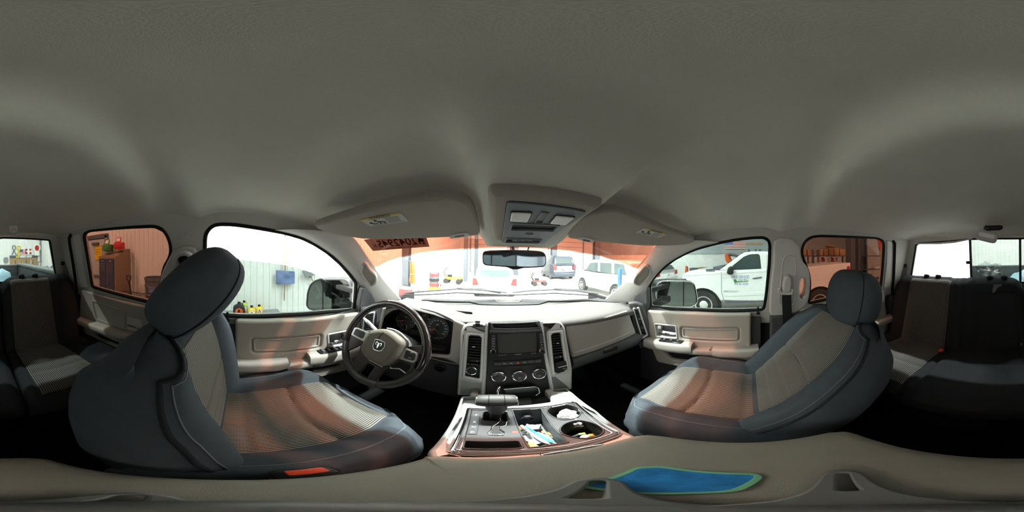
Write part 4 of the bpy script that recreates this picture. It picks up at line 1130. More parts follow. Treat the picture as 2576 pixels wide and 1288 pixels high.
def lin(a, b, n): return [a+(b-a)*i/n for i in range(n+1)]
class Cushion:
    """seat cushion: x across (u -1..1), y fore-aft (v 0 back .. 1 front)"""
    def __init__(s, cx, y0, y1, z, hw, bol=.028, ins=.60, seam=.60, drop=.05, wb=1.0):
        s.cx, s.y0, s.y1, s.z, s.hw, s.bol, s.ins, s.seam, s.drop, s.wb = cx, y0, y1, z, hw, bol, ins, seam, drop, wb
    def half(s, v):
        return s.hw*(s.wb+(1-s.wb)*min(1, v*3))*(1-.13*sstep(.72, 1.0, v)-.12*sstep(.93, 1.0, v))
    def top(s, u, v):
        au = abs(u); z = s.z
        z += s.bol*sstep(s.ins-.05, s.ins+.14, au)*(1-.45*sstep(.75, 1, v))
        z -= .050*max(0, (au-.86)/.14)**2.2
        z += .018*sstep(0, .6, v)-.060*max(0, (v-.84)/.16)**2.4-.006*(1-au*au)*sstep(.5, .1, v)
        if au < s.ins+.03:
            for c, dpt, wd in ((s.seam-.035*(1-min(1, au/s.ins)**2), .010, .020), (.26, .004, .02), (.08, .004, .02)):
                z -= dpt*math.exp(-((v-c)/wd)**2)
        z -= .008*math.exp(-((au-s.ins)/.03)**2)
        return z
    def pt(s, u, v, d=0):
        y = s.y0+(s.y1-s.y0)*v; y -= .03*sstep(.6, 1, abs(u))*sstep(.6, 1, v)
        return V((s.cx+u*s.half(v), y, s.top(u, v)+d))
    def build(s, seat, base_m='fabric_dark', ins_m='seat_stripe', body_h=.13):
        rings = []
        for v in lin(0, 1, 40):
            us = lin(-1, 1, 36); top = [s.pt(u, v) for u in us]
            y = top[18].y; hw = s.half(v); zt = s.top(1, v)
            zb = s.z-body_h-(.0 if v < .9 else -.03*(v-.9)*10)
            rings.append(top+[V((s.cx+hw+.006, top[-1].y, zt-.02)), V((s.cx+hw+.004, top[-1].y, (zt+zb)/2)), V((s.cx+hw-.02, top[-1].y, zb)), V((s.cx-hw+.02, top[0].y, zb)), V((s.cx-hw-.004, top[0].y, (zt+zb)/2)), V((s.cx-hw-.006, top[0].y, zt-.02))])
        # rounded nose
        n0 = rings[-1]
        c = V((s.cx, s.y1+.018, s.z-.065))
        rings.append([p+(c-p)*.10+V((0, .014, 0)) for p in n0]); rings.append([p+(c-p)*.35+V((0, .022, 0)) for p in n0])
        loft('cushion', rings, base_m, seat, True, True, 60)
        us = lin(-s.ins, s.ins, 40); vs = lin(.0, .985, 48)
        grid_uv('cushion_insert', lambda u, v: s.pt(u, v, .0022), us, vs, ins_m, seat, lambda u, v: (u*s.hw, v*(s.y1-s.y0)), V((0, 0, -.008)))
        for sg in (-1, 1):
            tube('seam', [s.pt(sg*(.80+.08*sstep(.7, 1, v)-.25*sstep(.88, 1, v)), v, .0004) for v in lin(.1, .97, 30)], .0014, 'stitch', seat, 6)
class Backrest:
    """seat back: u across, s up along a leaning axis from base point b"""
    def __init__(s, cx, by, bz, ang, L, hw, bol=.040, ins=.56, thick=.13, seams=(.42, .26, .12), tw=.74, curve=.0):
        s.cx, s.ang, s.L, s.hw, s.bol, s.ins, s.th, s.seams, s.tw, s.curve = cx, R(ang), L, hw, bol, ins, thick, seams, tw, curve
        s.b = V((cx, by, bz)); s.ax = V((0, -s_(s.ang), c_(s.ang))); s.n = V((0, c_(s.ang), s_(s.ang)))
    def half(s, t):
        w_ = s.hw*(.94+.06*sstep(-.05, .35, t))
        k = max(0, (t-.62)/.38)
        return w_*(1-(1-s.tw)*k**1.7)
    def depth(s, u, t):
        au = abs(u)
        d = s.bol*sstep(s.ins-.06, s.ins+.20, au)*(1-.55*sstep(.55, 1, t))
        d -= .05*max(0, (au-.84)/.16)**2
        d -= .05*max(0, (t-.88)/.12)**2.2
        d += .012*math.sin(PI*min(1, max(0, t)))
        if au < s.ins+.03:
            for c in s.seams: d -= (.006 if c == s.seams[0] else .003)*math.exp(-((t-c-.03*(1-(au/s.ins)**2)*(1 if c == s.seams[0] else .3))/.014)**2)
        d -= .008*math.exp(-((au-s.ins)/.03)**2)
        return d
    def pt(s, u, t, d=0):
        cv = s.curve*t*t
        tt = t-.045*max(0, (abs(u)-.45)/.55)**2*sstep(.7, 1, t)
        p = s.b+s.ax*(tt*s.L)+s.n*(s.depth(u, t)+d)+V((0, cv, 0)); p.x = s.cx+u*s.half(t); return p
    def build(s, seat, base_m='fabric_dark', ins_m='seat_stripe', back_m='fabric_black', i0=.03, i1=.90, t0=-.12):
        rings = []
        for t in lin(t0, 1, 44):
            front = [s.pt(u, t) for u in lin(-1, 1, 36)]
            k = 1-.35*sstep(.80, 1, t)
            back = []
            for u, dd in ((1.02, -.30), (1.02, -.70), (.94, -.94), (.6, -1.0), (0, -1.02), (-.6, -1.0), (-.94, -.94), (-1.02, -.70), (-1.02, -.30)):
                p = s.b+s.ax*(t*s.L-.02*abs(dd)*sstep(.8, 1, t))+s.n*(dd*s.th*k)+V((0, s.curve*t*t, 0)); p.x = s.cx+u*s.half(t); back.append(p)
            rings.append(front+back)
        n0 = rings[-1]; c = sum(n0, V())/len(n0)
        rings.append([p+(c-p)*.14+s.ax*.008 for p in n0]); rings.append([p+(c-p)*.5+s.ax*.014 for p in n0])
        loft('backrest', rings, base_m, seat, True, True, 60)
        us = lin(-s.ins, s.ins, 40); ts = lin(i0, i1, 56)
        grid_uv('backrest_insert', lambda u, t: s.pt(u, t, .0022), us, ts, ins_m, seat, lambda u, t: (u*s.hw, t*s.L), s.n*-.008)
        for sg in (-1, 1):
            tube('seam', [s.pt(sg*(.970-.02*t), t, .003) for t in lin(.0, .90, 40)]+[s.pt(sg*u, .90+.085*sstep(.95, .55, u), .005) for u in lin(.945, .30, 14)], .0036, 'fabric_black', seat, 8)
            tube('stitching', [s.pt(sg*(.935-.02*t), t, .0026) for t in lin(.0, .88, 40)]+[s.pt(sg*u, .88+.075*sstep(.92, .55, u), .0045) for u in lin(.91, .30, 14)], .0011, 'stitch', seat, 6)
def headrest(seat, c, size, rx, m='fabric_dark', seam=True):
    rot = Matrix.Rotation(R(rx), 3, 'X'); rings = []; n = 32
    ex = .62
    for k in range(21):
        ph = -PI/2+PI*k/20; zz = math.copysign(abs(s_(ph))**.84, s_(ph)); rr = abs(c_(ph))**.60
        rg = []
        for j in range(n):
            an = 2*PI*j/n; cx_ = math.copysign(abs(c_(an))**ex, c_(an)); sy_ = math.copysign(abs(s_(an))**.75, s_(an))
            bow = .12*(cx_*cx_)
            rg.append(V(c)+rot @ V((cx_*rr*size[0]*(1-.10*(zz<0)*zz*zz), (sy_*rr-bow*.5+.12*zz)*size[1], zz*size[2])))
        rings.append(rg)
    loft('headrest', rings, m, seat, True, True, 70)
    if seam:
        for q in (1.03,):
            P = []
            for k in range(1, 20):
                ph = -PI/2+PI*k/20; zz = math.copysign(abs(s_(ph))**.84, s_(ph)); rr = abs(c_(ph))**.60
                an = R(38); cx_ = abs(c_(an))**ex; sy_ = abs(s_(an))**.75
                P.append((cx_*rr*size[0]*1.004, (sy_*rr*1.01-.06*cx_*cx_+.12*zz)*size[1], zz*size[2]))
            for sg in (-1, 1):
                tube('headrest_seam', [V(c)+rot @ V((sg*p[0], p[1], p[2])) for p in P], .0017, 'fabric_black', seat, 6)
    for sg in (-1, 1):
        p = V(c)+rot @ V((sg*size[0]*.45, -.1*size[1], -size[2]*.6)); tube('headrest_post', [p, p+V((0, -.03 if rx > 0 else .0, -.12))], .006, 'chrome', seat, 10)
def front_seat(label, cx, cush, back, hr):
    st = thing('front_seat', label, 'seat', (cx, .12, -1.0), 'cloth front seats')
    cush.build(st); back.build(st); headrest(st, *hr)
    s = -1 if cx < 0 else 1
    box('seat_base', (cx, .10, -.80), (.44, .40, .20), 'black', st, .02)
    for sg in (-1, 1):
        box('side_shield', (cx+sg*.255, .06, -.70), (.028, .38, .09), 'dash_dark', st, .012)
        box('seat_rail', (cx+sg*.17, .08, -.945), (.05, .5, .06), 'black', st, .01)
    return st
ds = front_seat('dark grey cloth driver seat with striped inserts behind the steering wheel', -.46, Cushion(-.445, -.10, .335, -.585, .262, ins=.58), Backrest(-.455, -.035, -.56, 9, .425, .262, bol=.042, thick=.15, tw=.66), ((-.448, -.087, -.085), (.137, .064, .112), -41))
# driver seat hem and torn foam edge
tube('torn_hem', [V((-.70, .06+.02*i, -.578-.002*abs(i-4))) for i in range(9)], .004, 'yellow', ds, 6)
psg = front_seat('dark grey cloth passenger seat reclined with striped inserts and upright headrest', .46, Cushion(.445, -.10, .335, -.585, .262, ins=.58), Backrest(.455, -.015, -.575, 42, .50, .262, bol=.042, thick=.14, tw=.66), ((.425, -.365, -.155), (.135, .066, .108), 16))
# buckle by the driver seat
bk = thing('seat_buckle', 'red and black seat belt buckle between the driver seat and armrest', 'buckle', (-.19, .075, -.58))
p0 = hit_z(772, 1190, -.50)
box('housing', (p0.x-.004, p0.y, p0.z-.04), (.028, .055, .075), 'black', bk, .008)
mat('buckle_red', (.80, .07, .025), .35)
box('button', (p0.x-.004, p0.y+.002, p0.z-.001), (.016, .035, .010), 'buckle_red', bk, .003)
# ------------------------------------------------------------------ rear bench, two sections
def rear_section(label, x0, x1, ic, iw, mid=None):
    st = thing('bench_section', label, 'seat', ((x0+x1)/2, -.7, -1.0), 'split rear bench')
    cx = (x0+x1)/2; hw = (x1-x0)/2
    ang = R(17); b = V((0, -.835, -.60)); ax = V((0, -s_(ang), c_(ang))); n = V((0, c_(ang), s_(ang))); L = .50
    def zshape(x, t):
        d = 0; e = min(x-x0, x1-x)
        d -= .03*max(0, 1-e/.05)**2
        d -= .010*math.exp(-((abs(x-ic)-iw)/.012)**2)+.0
        d += .022*sstep(iw, iw+.07, abs(x-ic))*(1-.6*t) if mid is None or abs(x-ic) < .24 else 0
        d -= .05*max(0, (t-.86)/.14)**2
        if mid is not None:
            d -= .012*math.exp(-((x-mid[2])/.010)**2)
            if t < .80: d -= .012*math.exp(-((abs(x-mid[0])-mid[1])/.008)**2)
            if abs(x-mid[0]) < mid[1]: d -= .012*math.exp(-((t-.80)/.018)**2)
            if abs(x-mid[0]) < mid[1]: d -= .009*math.exp(-((t-.22)/.012)**2)
        return d
    def top(x):
        k = max(0, 1-min(x-x0, x1-x)/.09)**2
        if mid is not None and abs(x-mid[2]) < .06: k = max(k, .12)
        return 1-.10*k
    def pt(x, t, d=0):
        return V((x, 0, 0))+b+ax*(t*L*top(x))+n*(zshape(x, t)+d)
    xs_ = lin(x0, x1, 90 if mid else 50); rings = []
    for t in lin(-.05, 1, 36):
        rings.append([pt(x, t) for x in xs_]+[V((x, 0, 0))+b+ax*(t*L*top(x))-n*.10*(1-.4*sstep(.8, 1, t)) for x in (x1, cx, x0)])
    rings.append([p+(sum(rings[-1], V())/len(rings[-1])-p)*.0+ax*.006-n*.03 for p in rings[-1]])
    loft('backrest', rings, 'fabric_black', st, True, True, 60)
    grid_uv('backrest_insert', lambda x, t: pt(x, t, .002), lin(ic-iw, ic+iw, 30), lin(.06, .955, 40), 'seat_stripe_rear', st, lambda u, v: (u, v*L), n*-.006)
    # cushion
    def cz(x, v):
        e = min(x-x0, x1-x)
        z = -.565+.02*sstep(0, .5, v)-.03*max(0, 1-e/.04)**2-.05*max(0, (v-.82)/.18)**2.2
        z += .02*sstep(iw, iw+.08, abs(x-ic)) if mid is None or abs(x-ic) < .22 else .02
        z -= .007*math.exp(-((abs(x-ic)-iw)/.010)**2)+.006*math.exp(-((v-.62)/.02)**2)*(abs(x-ic) < iw)
        if mid is not None: z -= .012*math.exp(-((x-mid[2])/.010)**2)
        return z
    y0, y1 = -.86, -.43
    def cp(x, v, d=0): return V((x, y0+(y1-y0)*v, cz(x, v)+d))
    rings = []
    for v in lin(0, 1, 30):
        y = y0+(y1-y0)*v
        rings.append([cp(x, v) for x in xs_]+[V((x1, y, -.67)), V((x0, y, -.67))])
    c = V((cx, y1+.02, -.62)); n0 = rings[-1]
    rings.append([V((p.x+(c.x-p.x)*.02, p.y+.014, p.z+(c.z-p.z)*.25)) for p in n0]); rings.append([V((p.x+(c.x-p.x)*.04, p.y+.02, p.z+(c.z-p.z)*.6)) for p in n0])
    loft('cushion', rings, 'fabric_black', st, True, True, 60)
    grid_uv('cushion_insert', lambda x, v: cp(x, v, .002), lin(ic-iw, ic+iw, 30), lin(.04, .93, 36), 'seat_stripe_rear', st, lambda u, v: (u, v*(y1-y0)), V((0, 0, -.006)))
    # sockets of the removable headrests
    for c0 in ([ic] if mid is None else [ic, mid[0]]):
        for dx in (-.045, .045):
            q = V((c0+dx, 0, 0))+b+ax*(L*top(c0+dx)+.006)-n*.045
            F2 = Frame(q, (1, 0, 0), n)
            lathe('headrest_socket', F2, [(.022, -.006), (.021, .002), (.018, .005), (.010, .006), (.009, .001), (.0005, .001)], 'dash_dark', st, 20, 0, 0, .7)
    box('seat_support', (cx, -.66, -.83), ((x1-x0)*.92, .30, .30), 'carpet', st, .02)
    if mid is not None:
        q = pt(mid[0], .86, .004)
        F2 = Frame(q, (1, 0, 0), ax)
        plate('pull_tab', F2, [fillet([(-.03, .012), (-.005, .0), (.012, -.03), (.028, -.03), (.02, .004), (.02, .018), (-.03, .022)], .003)], .004, 'dash_mid', st, .001)
    return st
rear_section('dark rear seat section with striped insert behind the driver seat', -.70, -.205, -.385, .128)
rear_section('wide dark rear seat section with folding middle armrest behind the passenger seat', -.195, .70, .41, .150, mid=(-.03, .118, .215))
rb = thing('seat_buckle', 'small red seat belt buckle at the fold of the rear bench', 'buckle', (.2, -.80, -.55))
q = hit_y(2369, 881, -.80); box('housing', q-V((0, 0, .02)), (.032, .03, .05), 'black', rb, .005); box('button', q+V((0, .006, .004)), (.026, .024, .012), 'buckle_red', rb, .003)
rb = thing('seat_buckle', 'black rear buckle tongue beside the split of the rear bench', 'buckle', (-.2, -.80, -.55))
q = hit_y(2571, 872, -.82); box('housing', q-V((0, 0, .03)), (.020, .02, .09), 'black', rb, .004); box('strap_edge', q+V((.004, .008, .0)), (.003, .003, .06), 'silver', rb, .001)

# ================================================================== OVERHEAD: visors, console, mirror, lamp
def translucent(name, c, k=.5):
    m = bpy.data.materials.new(name); m.use_nodes = True; nt = m.node_tree; nt.nodes.clear()
    out = nt.nodes.new('ShaderNodeOutputMaterial'); a = nt.nodes.new('ShaderNodeBsdfDiffuse'); b = nt.nodes.new('ShaderNodeBsdfTranslucent'); mx = nt.nodes.new('ShaderNodeMixShader')
    a.inputs[0].default_value = col(c); b.inputs[0].default_value = col(c); mx.inputs[0].default_value = k
    nt.links.new(a.outputs[0], mx.inputs[1]); nt.links.new(b.outputs[0], mx.inputs[2]); nt.links.new(mx.outputs[0], out.inputs[0]); M[name] = m
mat('visor', (.37, .34, .30), .75, bump=.15, bscale=1300, spec=.2)
mat('label_white', (.55, .56, .52), .6); mat('label_yellow', (.55, .42, .07), .6); mat('label_ink', (.08, .08, .075), .7); mat('label_grey', (.25, .26, .25), .7)
def visor(s, O, sticker, clipq, label):
    F = Frame((s*.16, .284, .115), (1, 0, -s*.125), (0, -1, .37))
    v = thing('sun_visor', label, 'sun visor', F.w(s*.16, -.05), 'sun visors')
    P = spline(F.pts(O), 3); P = P if area2(P) > 0 else P[::-1]
    plate('visor_pad', F, [P], .020, 'visor', v, .009, -.012, 5)
    Q = [F.off(.008).at(*q) for q in sticker]
    Fs = F.off(.0082)
    def bl(u, w_):  # point in the label, u along its long side, w_ from the header down
        a = V(Q[0])+(V(Q[1])-V(Q[0]))*u; b = V(Q[3])+(V(Q[2])-V(Q[3]))*u; p = a+(b-a)*w_; return (p.x, p.y)
    def quad(u0, u1, w0, w1): return [bl(u0, w0), bl(u1, w0), bl(u1, w1), bl(u0, w1)]
    lb = plate('warning_label', Fs, [quad(0, 1, 0, 1)], .0006, 'label_white', v, 0, 0)
    plate('label_header', Fs, [quad(0, 1, 0, .17)], .0008, 'label_yellow', lb, 0, 0)
    d = V(bl(1, .5))-V(bl(0, .5)); an = math.atan2(d.y, d.x)
    text('lettering', Fs, *bl(.5, .085), 'WARNING', .011, 'label_ink', lb, .0010, rot=an)
    bm = bmesh.new(); rnd = random.Random(3)
    for k in range(6): plate_bm(bm, Fs, [quad(.55, .92-rnd.random()*.1, .30+.11*k, .35+.11*k)], .0003, 0, .0006)
    plate_bm(bm, Fs, [quad(.14, .72, .21, .25)], .0003, 0, .0006); plate_bm(bm, Fs, [quad(.10, .50, .88, .94)], .0003, 0, .0006)
    o = ob('print_lines', bm, 'label_grey', lb, 0); o['kind'] = 'stuff'
    bm = bmesh.new()
    for u, w_, r in ((.30, .42, .0045), (.14, .60, .004)): plate_bm(bm, Fs, [circle(*bl(u, w_), r, 12)], .0004, 0, .0006)
    for L in ([(.10, .55), (.16, .63), (.24, .74), (.30, .72), (.26, .82), (.16, .78), (.08, .62)], [(.33, .50), (.46, .62), (.52, .72), (.48, .74), (.47, .86), (.44, .86), (.44, .72), (.36, .70), (.36, .86), (.33, .86), (.33, .68), (.30, .58)]):
        plate_bm(bm, Fs, [[bl(*q) for q in L]], .0004, 0, .0006)
    ob('pictogram', bm, 'label_ink', lb, 0)
    a, b = F.at(*clipq)
    Fc = F.off(.004)
    plate('mirror_tab', Fc, [fillet([(a-.028, b-.012), (a+.028, b-.012), (a+.026, b+.006), (a+.014, b+.011), (a-.014, b+.011), (a-.026, b+.006)], .005)], .007, 'trim_light', v, .002, 0)
    plate('tab_slot', Fc, [fillet(rect(a, b-.003, .026, .007), .002)], .001, 'black', v, 0, .0066)
    p = F.w(*F.at(*(O[0] if s < 0 else O[0])), -.004)
    tube('hinge_rod', [p, p+V((s*.012, .02, .004)), p+V((s*.02, .04, .01))], .006, 'trim', v, 10)
    return v
visor(-1, [(793, 566), (804, 558.5), (890, 531), (999, 503), (1086, 492), (1140, 491), (1173, 498.7), (1190, 516), (1200, 546), (1207, 575), (1203, 586), (1173, 590), (1060, 595.5), (934, 597.6), (882, 592), (825, 581)],
      [(904.5, 552.5), (1007, 533.7), (1028, 556), (933, 569)], (1155, 584), 'taupe sun visor folded up above the steering wheel with yellow headed label')
visor(1, [(1745.6, 600), (1722, 590), (1678, 575), (1613, 546.5), (1565, 527), (1540, 523), (1500, 526), (1455, 545), (1432, 575), (1428, 590), (1440, 597), (1504, 604), (1570, 611), (1630, 615), (1700, 614), (1738, 608)],
      [(1625, 572), (1679, 588.5), (1656.5, 597.6), (1598, 584.6)], (1476, 596), 'taupe sun visor folded up above the glove box with small label')
# --- overhead console
FO = Frame((.01, .35, .077), (1, 0, 0), (0, -.2, .06))
oc = thing('overhead_console', 'grey overhead console with two map lamps between the sun visors', 'overhead console', FO.w(0, 0))
B = fillet(FO.pts([(1226, 478), (1522, 513), (1502, 528), (1372, 610), (1300, 612), (1240, 603), (1232, 560)]), [.012, .012, .02, .012, .01, .012, .01])
plate('console_shell', FO, [B], .030, 'visor', oc, .014, -.026, 5)
Pn = fillet(FO.pts([(1275, 506), (1474, 530.5), (1368, 609.5), (1263, 606)]), [.006, .006, .004, .004])
F1 = FO.off(.004); Pn = fillet(F1.pts([(1276, 505.5), (1474, 530), (1368, 610), (1262, 607)]), [.006, .006, .004, .004])
plate('panel_gap', F1, [inset(Pn if area2(Pn) > 0 else Pn[::-1], -.0012)], .0006, 'black', oc, 0, 0)
holes = [fillet(F1.pts(q), .003) for q in ([(1290, 558), (1405, 564), (1391, 577), (1286, 574)], [(1277, 596), (1362, 600), (1355, 607), (1271, 605)])]
plate('panel', F1, [Pn]+holes, .004, 'grey_panel', oc, .0012, 0)
for h in holes:
    h = h if area2(h) > 0 else h[::-1]
    plate('pocket', F1, [inset(h, -.001)], .0012, 'black', oc, 0, -.0005) if False else plate('pocket', F1, [inset(h, -.002)], .001, 'black', oc, 0, .0002)
    plate('pocket_rim', F1, [inset(h, -.004), h], .0025, 'grey_panel', oc, .0008, .004)
for q in ([(1287, 527.5), (1337, 529.5), (1326, 553), (1283, 550)], [(1399, 536.5), (1445, 541), (1421, 559.5), (1383, 556.5)]):
    L = fillet(F1.pts(q), .004); L = L if area2(L) > 0 else L[::-1]
    plate('map_lamp', F1, [L], .005, 'lens', oc, .002, .003); plate('lamp_rim', F1, [inset(L, -.0025), inset(L, .0005)], .003, 'black', oc, .001, .003)
L = fillet(F1.pts([(1361, 528), (1383, 530.5), (1366, 558), (1343, 556)]), .002); plate('slider_recess', F1, [L, inset(L if area2(L) > 0 else L[::-1], .003)], .003, 'grey_panel', oc, .001, .003)
L = F1.pts([(1347, 550.5), (1366, 551.5), (1364, 558), (1343, 556.5)]); plate('slider_end', F1, [L], .0012, 'black', oc, 0, .0036)
a, b = F1.at(1332, 584); lathe('eye', F1.off(.0036), [(.0105, 0), (.010, .0012), (.0005, .0004)], 'black', oc, 22, a, b, .62)
Fb = F1.off(.0012)
for k in range(3):
    a, b = Fb.at(1297+17.5*k, 602); fbox('switch', Fb, a, b, .0, .018, .012, .004, 'dash_mid', oc, .001); text('switch_mark', Fb, a, b, 'I', .006, 'white', oc, .0042)
# --- mirror
FM = Frame((-.02, .56, -.004), (1, -.02, 0), (0, 0.03, 1))
mr_ = thing('rear_view_mirror', 'black framed rear view mirror hanging under the overhead console', 'mirror', FM.w(0, 0))
MP = FM.pts([(1213, 643), (1214.5, 636), (1222, 630.5), (1250, 628.8), (1290, 628), (1340, 629.2), (1364, 632.5), (1373, 641), (1375, 654), (1373.5, 665), (1366, 671.5), (1335, 674), (1318, 674.5), (1305, 677.5), (1290, 678), (1281, 675), (1270, 672), (1230, 669), (1218, 666), (1213.5, 658)])
MP = spline(MP, 3); MP = MP if area2(MP) > 0 else MP[::-1]
plate('mirror_housing', FM, [MP], .030, 'black', mr_, .009, -.026, 4)
mat('mirror_glass', (.16, .19, .22), .04, metal=1)
GP = [q for q in spline(FM.pts([(1216.5, 644), (1219, 637), (1225, 633), (1290, 630.5), (1340, 631.7), (1361, 635), (1369.5, 642), (1371, 654), (1370, 663), (1364, 668.5), (1335, 670.5), (1290, 669.5), (1232, 666), (1221, 663), (1217, 657)]), 3)]
plate('mirror_glass', FM, [GP], .0008, 'mirror_glass', mr_, 0, .0040)
m0 = FM.w(.0, .02, -.02); m1 = ws(-.015, .045)+V((0, -.006, 0))
tube('mirror_arm', [m0, m0+V((0, .03, .02)), m1], [.010, .009, .008], 'black', mr_, 12)
FMB = Frame(m1+V((0, .006, 0)), (1, 0, 0), (0, -.8, .6)); plate('mirror_button', FMB, [fillet(rect(0, 0, .022, .030), .006)], .008, 'dash_mid', mr_, .003, -.004)
tube('mirror_wire', [FM.w(.055, .028, -.02), FM.w(.06, .05, .0), V((.052, .49, .062))], .0026, 'black', mr_, 8)
# --- number slip behind the shade band
translucent('slip_paper', (.42, .41, .40), .45)
q = [hit_ws(*p) for p in ((911, 615), (1068, 599.6), (1079.7, 633), (934.6, 642.8))]
cc = sum(q, V())/4; uu = (q[1]-q[0]); vv_ = (q[0]-q[3]); FSK = Frame(cc, uu, vv_); nn = FSK.n
out_ = .014 if nn.y < 0 else .014
FSK = FSK.off(-.026)
Qs = [((p-FSK.o).dot(FSK.u), (p-FSK.o).dot(FSK.v)) for p in q]
slip = tag(plate('number_slip', FSK, [Qs], .0006, 'slip_paper', None, 0, 0), 'large number slip stuck behind the tinted windshield band above the steering wheel', 'slip')
mat('ink', (.015, .014, .014), .8)
w0 = (V(Qs[1])-V(Qs[0])).length; h0 = (V(Qs[0])-V(Qs[3])).length; an = math.atan2(Qs[1][1]-Qs[0][1], Qs[1][0]-Qs[0][0])
def sk(u, v): return tuple(V(Qs[3])+(V(Qs[2])-V(Qs[3]))*u+(V(Qs[0])-V(Qs[3]))*v)
text('lettering', FSK, *sk(.56, .50), '42042945', h0*.80, 'ink', slip, .0008, mirror=True, rot=-an if False else an, sx=w0*.72/(h0*.80*3.75), bold=.0003)
text('lettering', FSK, *sk(.115, .42), 'X', h0*.40, 'ink', slip, .0008, mirror=True, rot=an, bold=.0004)
for k in range(3): text('lettering', FSK, *sk(.5, .10), 'SERVICE COPY - KEEP WITH VEHICLE', h0*.085, 'ink', slip, .0008, mirror=True, rot=an) if k == 0 else None
bm = bmesh.new()
for k in range(14):
    u = .93+.004*(k % 2); v0 = .18+.048*k; plate_bm(bm, FSK, [[sk(.915, v0), sk(.955, v0), sk(.955, v0+.018+.012*(k % 3)), sk(.915, v0+.018+.012*(k % 3))]], .0003, 0, .0007)
ob('bar_code', bm, 'ink', slip, 0)['kind'] = 'stuff'
# --- dangling dome lamp at the back window
dl = thing('dome_lamp', 'clear lamp lens and black bulb holder hanging loose above the back window', 'lamp', (.03, -.93, .16))
mat('lens_grey', (.45, .46, .46), .15, spec=.6); glass('lens_clear', (.78, .80, .80), .25)
FZ = Frame(hit_y(2482, 593, -.93), (-1, 0, -.26), (-.26, 0, 1))
plate('lens', FZ, [fillet(rect(0, -.004, .128, .062), .030, 6)], .024, 'lens_grey', dl, .010, -.010, 5)
plate('lens_window', FZ, [fillet(rect(.002, .0, .094, .024), .010, 6)], .004, 'lens', dl, .0015, .0108)
FZ2 = Frame(hit_y(2498, 573, -.955), (-1, 0, .03), (.03, 0, 1))
tube('bulb_holder', [FZ2.w(-.056, 0), FZ2.w(-.044, 0), FZ2.w(-.042, 0), FZ2.w(.036, 0), FZ2.w(.052, 0), FZ2.w(.058, 0)], [.005, .005, .017, .018, .013, .004], 'black', dl, 14)
tube('lamp_wire', [FZ2.w(.02, 0), FZ2.w(.015, .03, -.01), V((.02, -.97, .205))], .002, 'black', dl, 6)
tube('lamp_hook', [FZ.w(-.02, .02), FZ.w(-.025, .05), FZ.w(-.01, .075, -.01)], .003, 'dash_mid', dl, 6)
# sagging strip over the passenger side pane
tube('trim_9', [hit_y(px, py, -1.045) for px, py in ((2302, 613), (2330, 612.5), (2365, 612), (2400, 609), (2430, 603.5), (2446, 600))], [.004, .006, .007, .007, .005, .004], 'trim_light', None, 10)
struct(bpy.data.objects['trim_9'])
ch = thing('coat_hook', 'small grey coat hook on the headliner above the driver side rear window', 'hook', hit_y(35, 583, -.93))
p = hit_y(35, 583, -.95); tube('hook_ring', [p+V((-.016*c_(R(a)), 0.0, .016*s_(R(a)))) for a in range(0, 361, 24)], .0035, 'trim', ch, 8); box('hook_base', p+V((0, -.012, .016)), (.05, .02, .05), 'headliner', ch, .008)

# ================================================================== SIDE TRIM DETAILS
def on_side(F, L, d=.004): return [F.w(*F.at(*q), d) for q in L]
for F, L, D, S2 in ((FL, [(180, 590), (175.5, 598), (177, 615), (183, 650), (189, 690), (193, 724), (195, 748)], [(186, 593), (201, 588), (208, 640), (222, 722), (205, 722), (196, 660)], [(134, 607), (172, 600), (180, 650), (187, 690), (188, 720), (165, 722), (146, 692)]),
                    (FR, [(2246, 607), (2250, 612), (2249, 650), (2247, 700), (2244, 724), (2243, 765)], [(2230, 604), (2242, 608), (2240, 660), (2237, 722), (2222, 722), (2229, 660)], [])):
    n = bpy.data.objects['wall_left' if F is FL else 'wall_right']
    tube('door_seal', on_side(F, L), .011, 'black_seal', n, 10)
    plate('door_post', F, [fillet(F.pts(D), .006)], .008, 'trim_light', n, .003, 0)
# passenger side B pillar: raised cover, belt guide, belt
wr = bpy.data.objects['wall_right']
PC = spline(FR.pts([(1948, 604), (1985, 600), (2008, 618), (2012, 640), (2014, 652), (2030, 672), (2036, 700), (2034, 740), (2026, 762), (2005, 780), (1985, 786), (1940, 794), (1936, 740), (1944, 660)]), 3)
plate('pillar_cover', FR, [PC, OVAL], .016, 'trim_light', wr, .008, .0)
ov = OVAL if area2(OVAL) > 0 else OVAL[::-1]
plate('opening_rim', FR, [inset(ov, -.007), ov], .022, 'trim_light', wr, .008, 0)
sl = spline(FR.pts([(1968, 660), (1972, 646), (1981, 640), (1992, 641), (1998, 650), (1998, 700), (1994, 760), (1962, 760), (1964, 700)]), 3)
sl = sl if area2(sl) > 0 else sl[::-1]
plate('belt_slot_rim', FR, [inset(sl, -.004), inset(sl, .002)], .020, 'trim_light', wr, .003, 0)
bt = thing('seat_belt', 'black seat belt in its pale guide on the passenger side door pillar', 'seat belt', FR.w(*FR.at(1978, 735)))
Fg = FR.off(.018)
plate('guide_cap', Fg, [spline(Fg.pts([(1970, 703), (1974, 694), (1982, 692), (1988, 697), (1989, 712), (1986, 730), (1969, 731), (1967.5, 716)]), 3)], .022, 'trim_light', bt, .008, 0)
plate('guide_loop', Fg, [fillet(Fg.pts([(1956, 724), (1963, 722), (1966, 731), (1987, 731), (1989, 724), (1995, 725), (1994, 736), (1987, 740), (1962, 739), (1957, 735)]), .004)], .014, 'trim_light', bt, .004, .002)
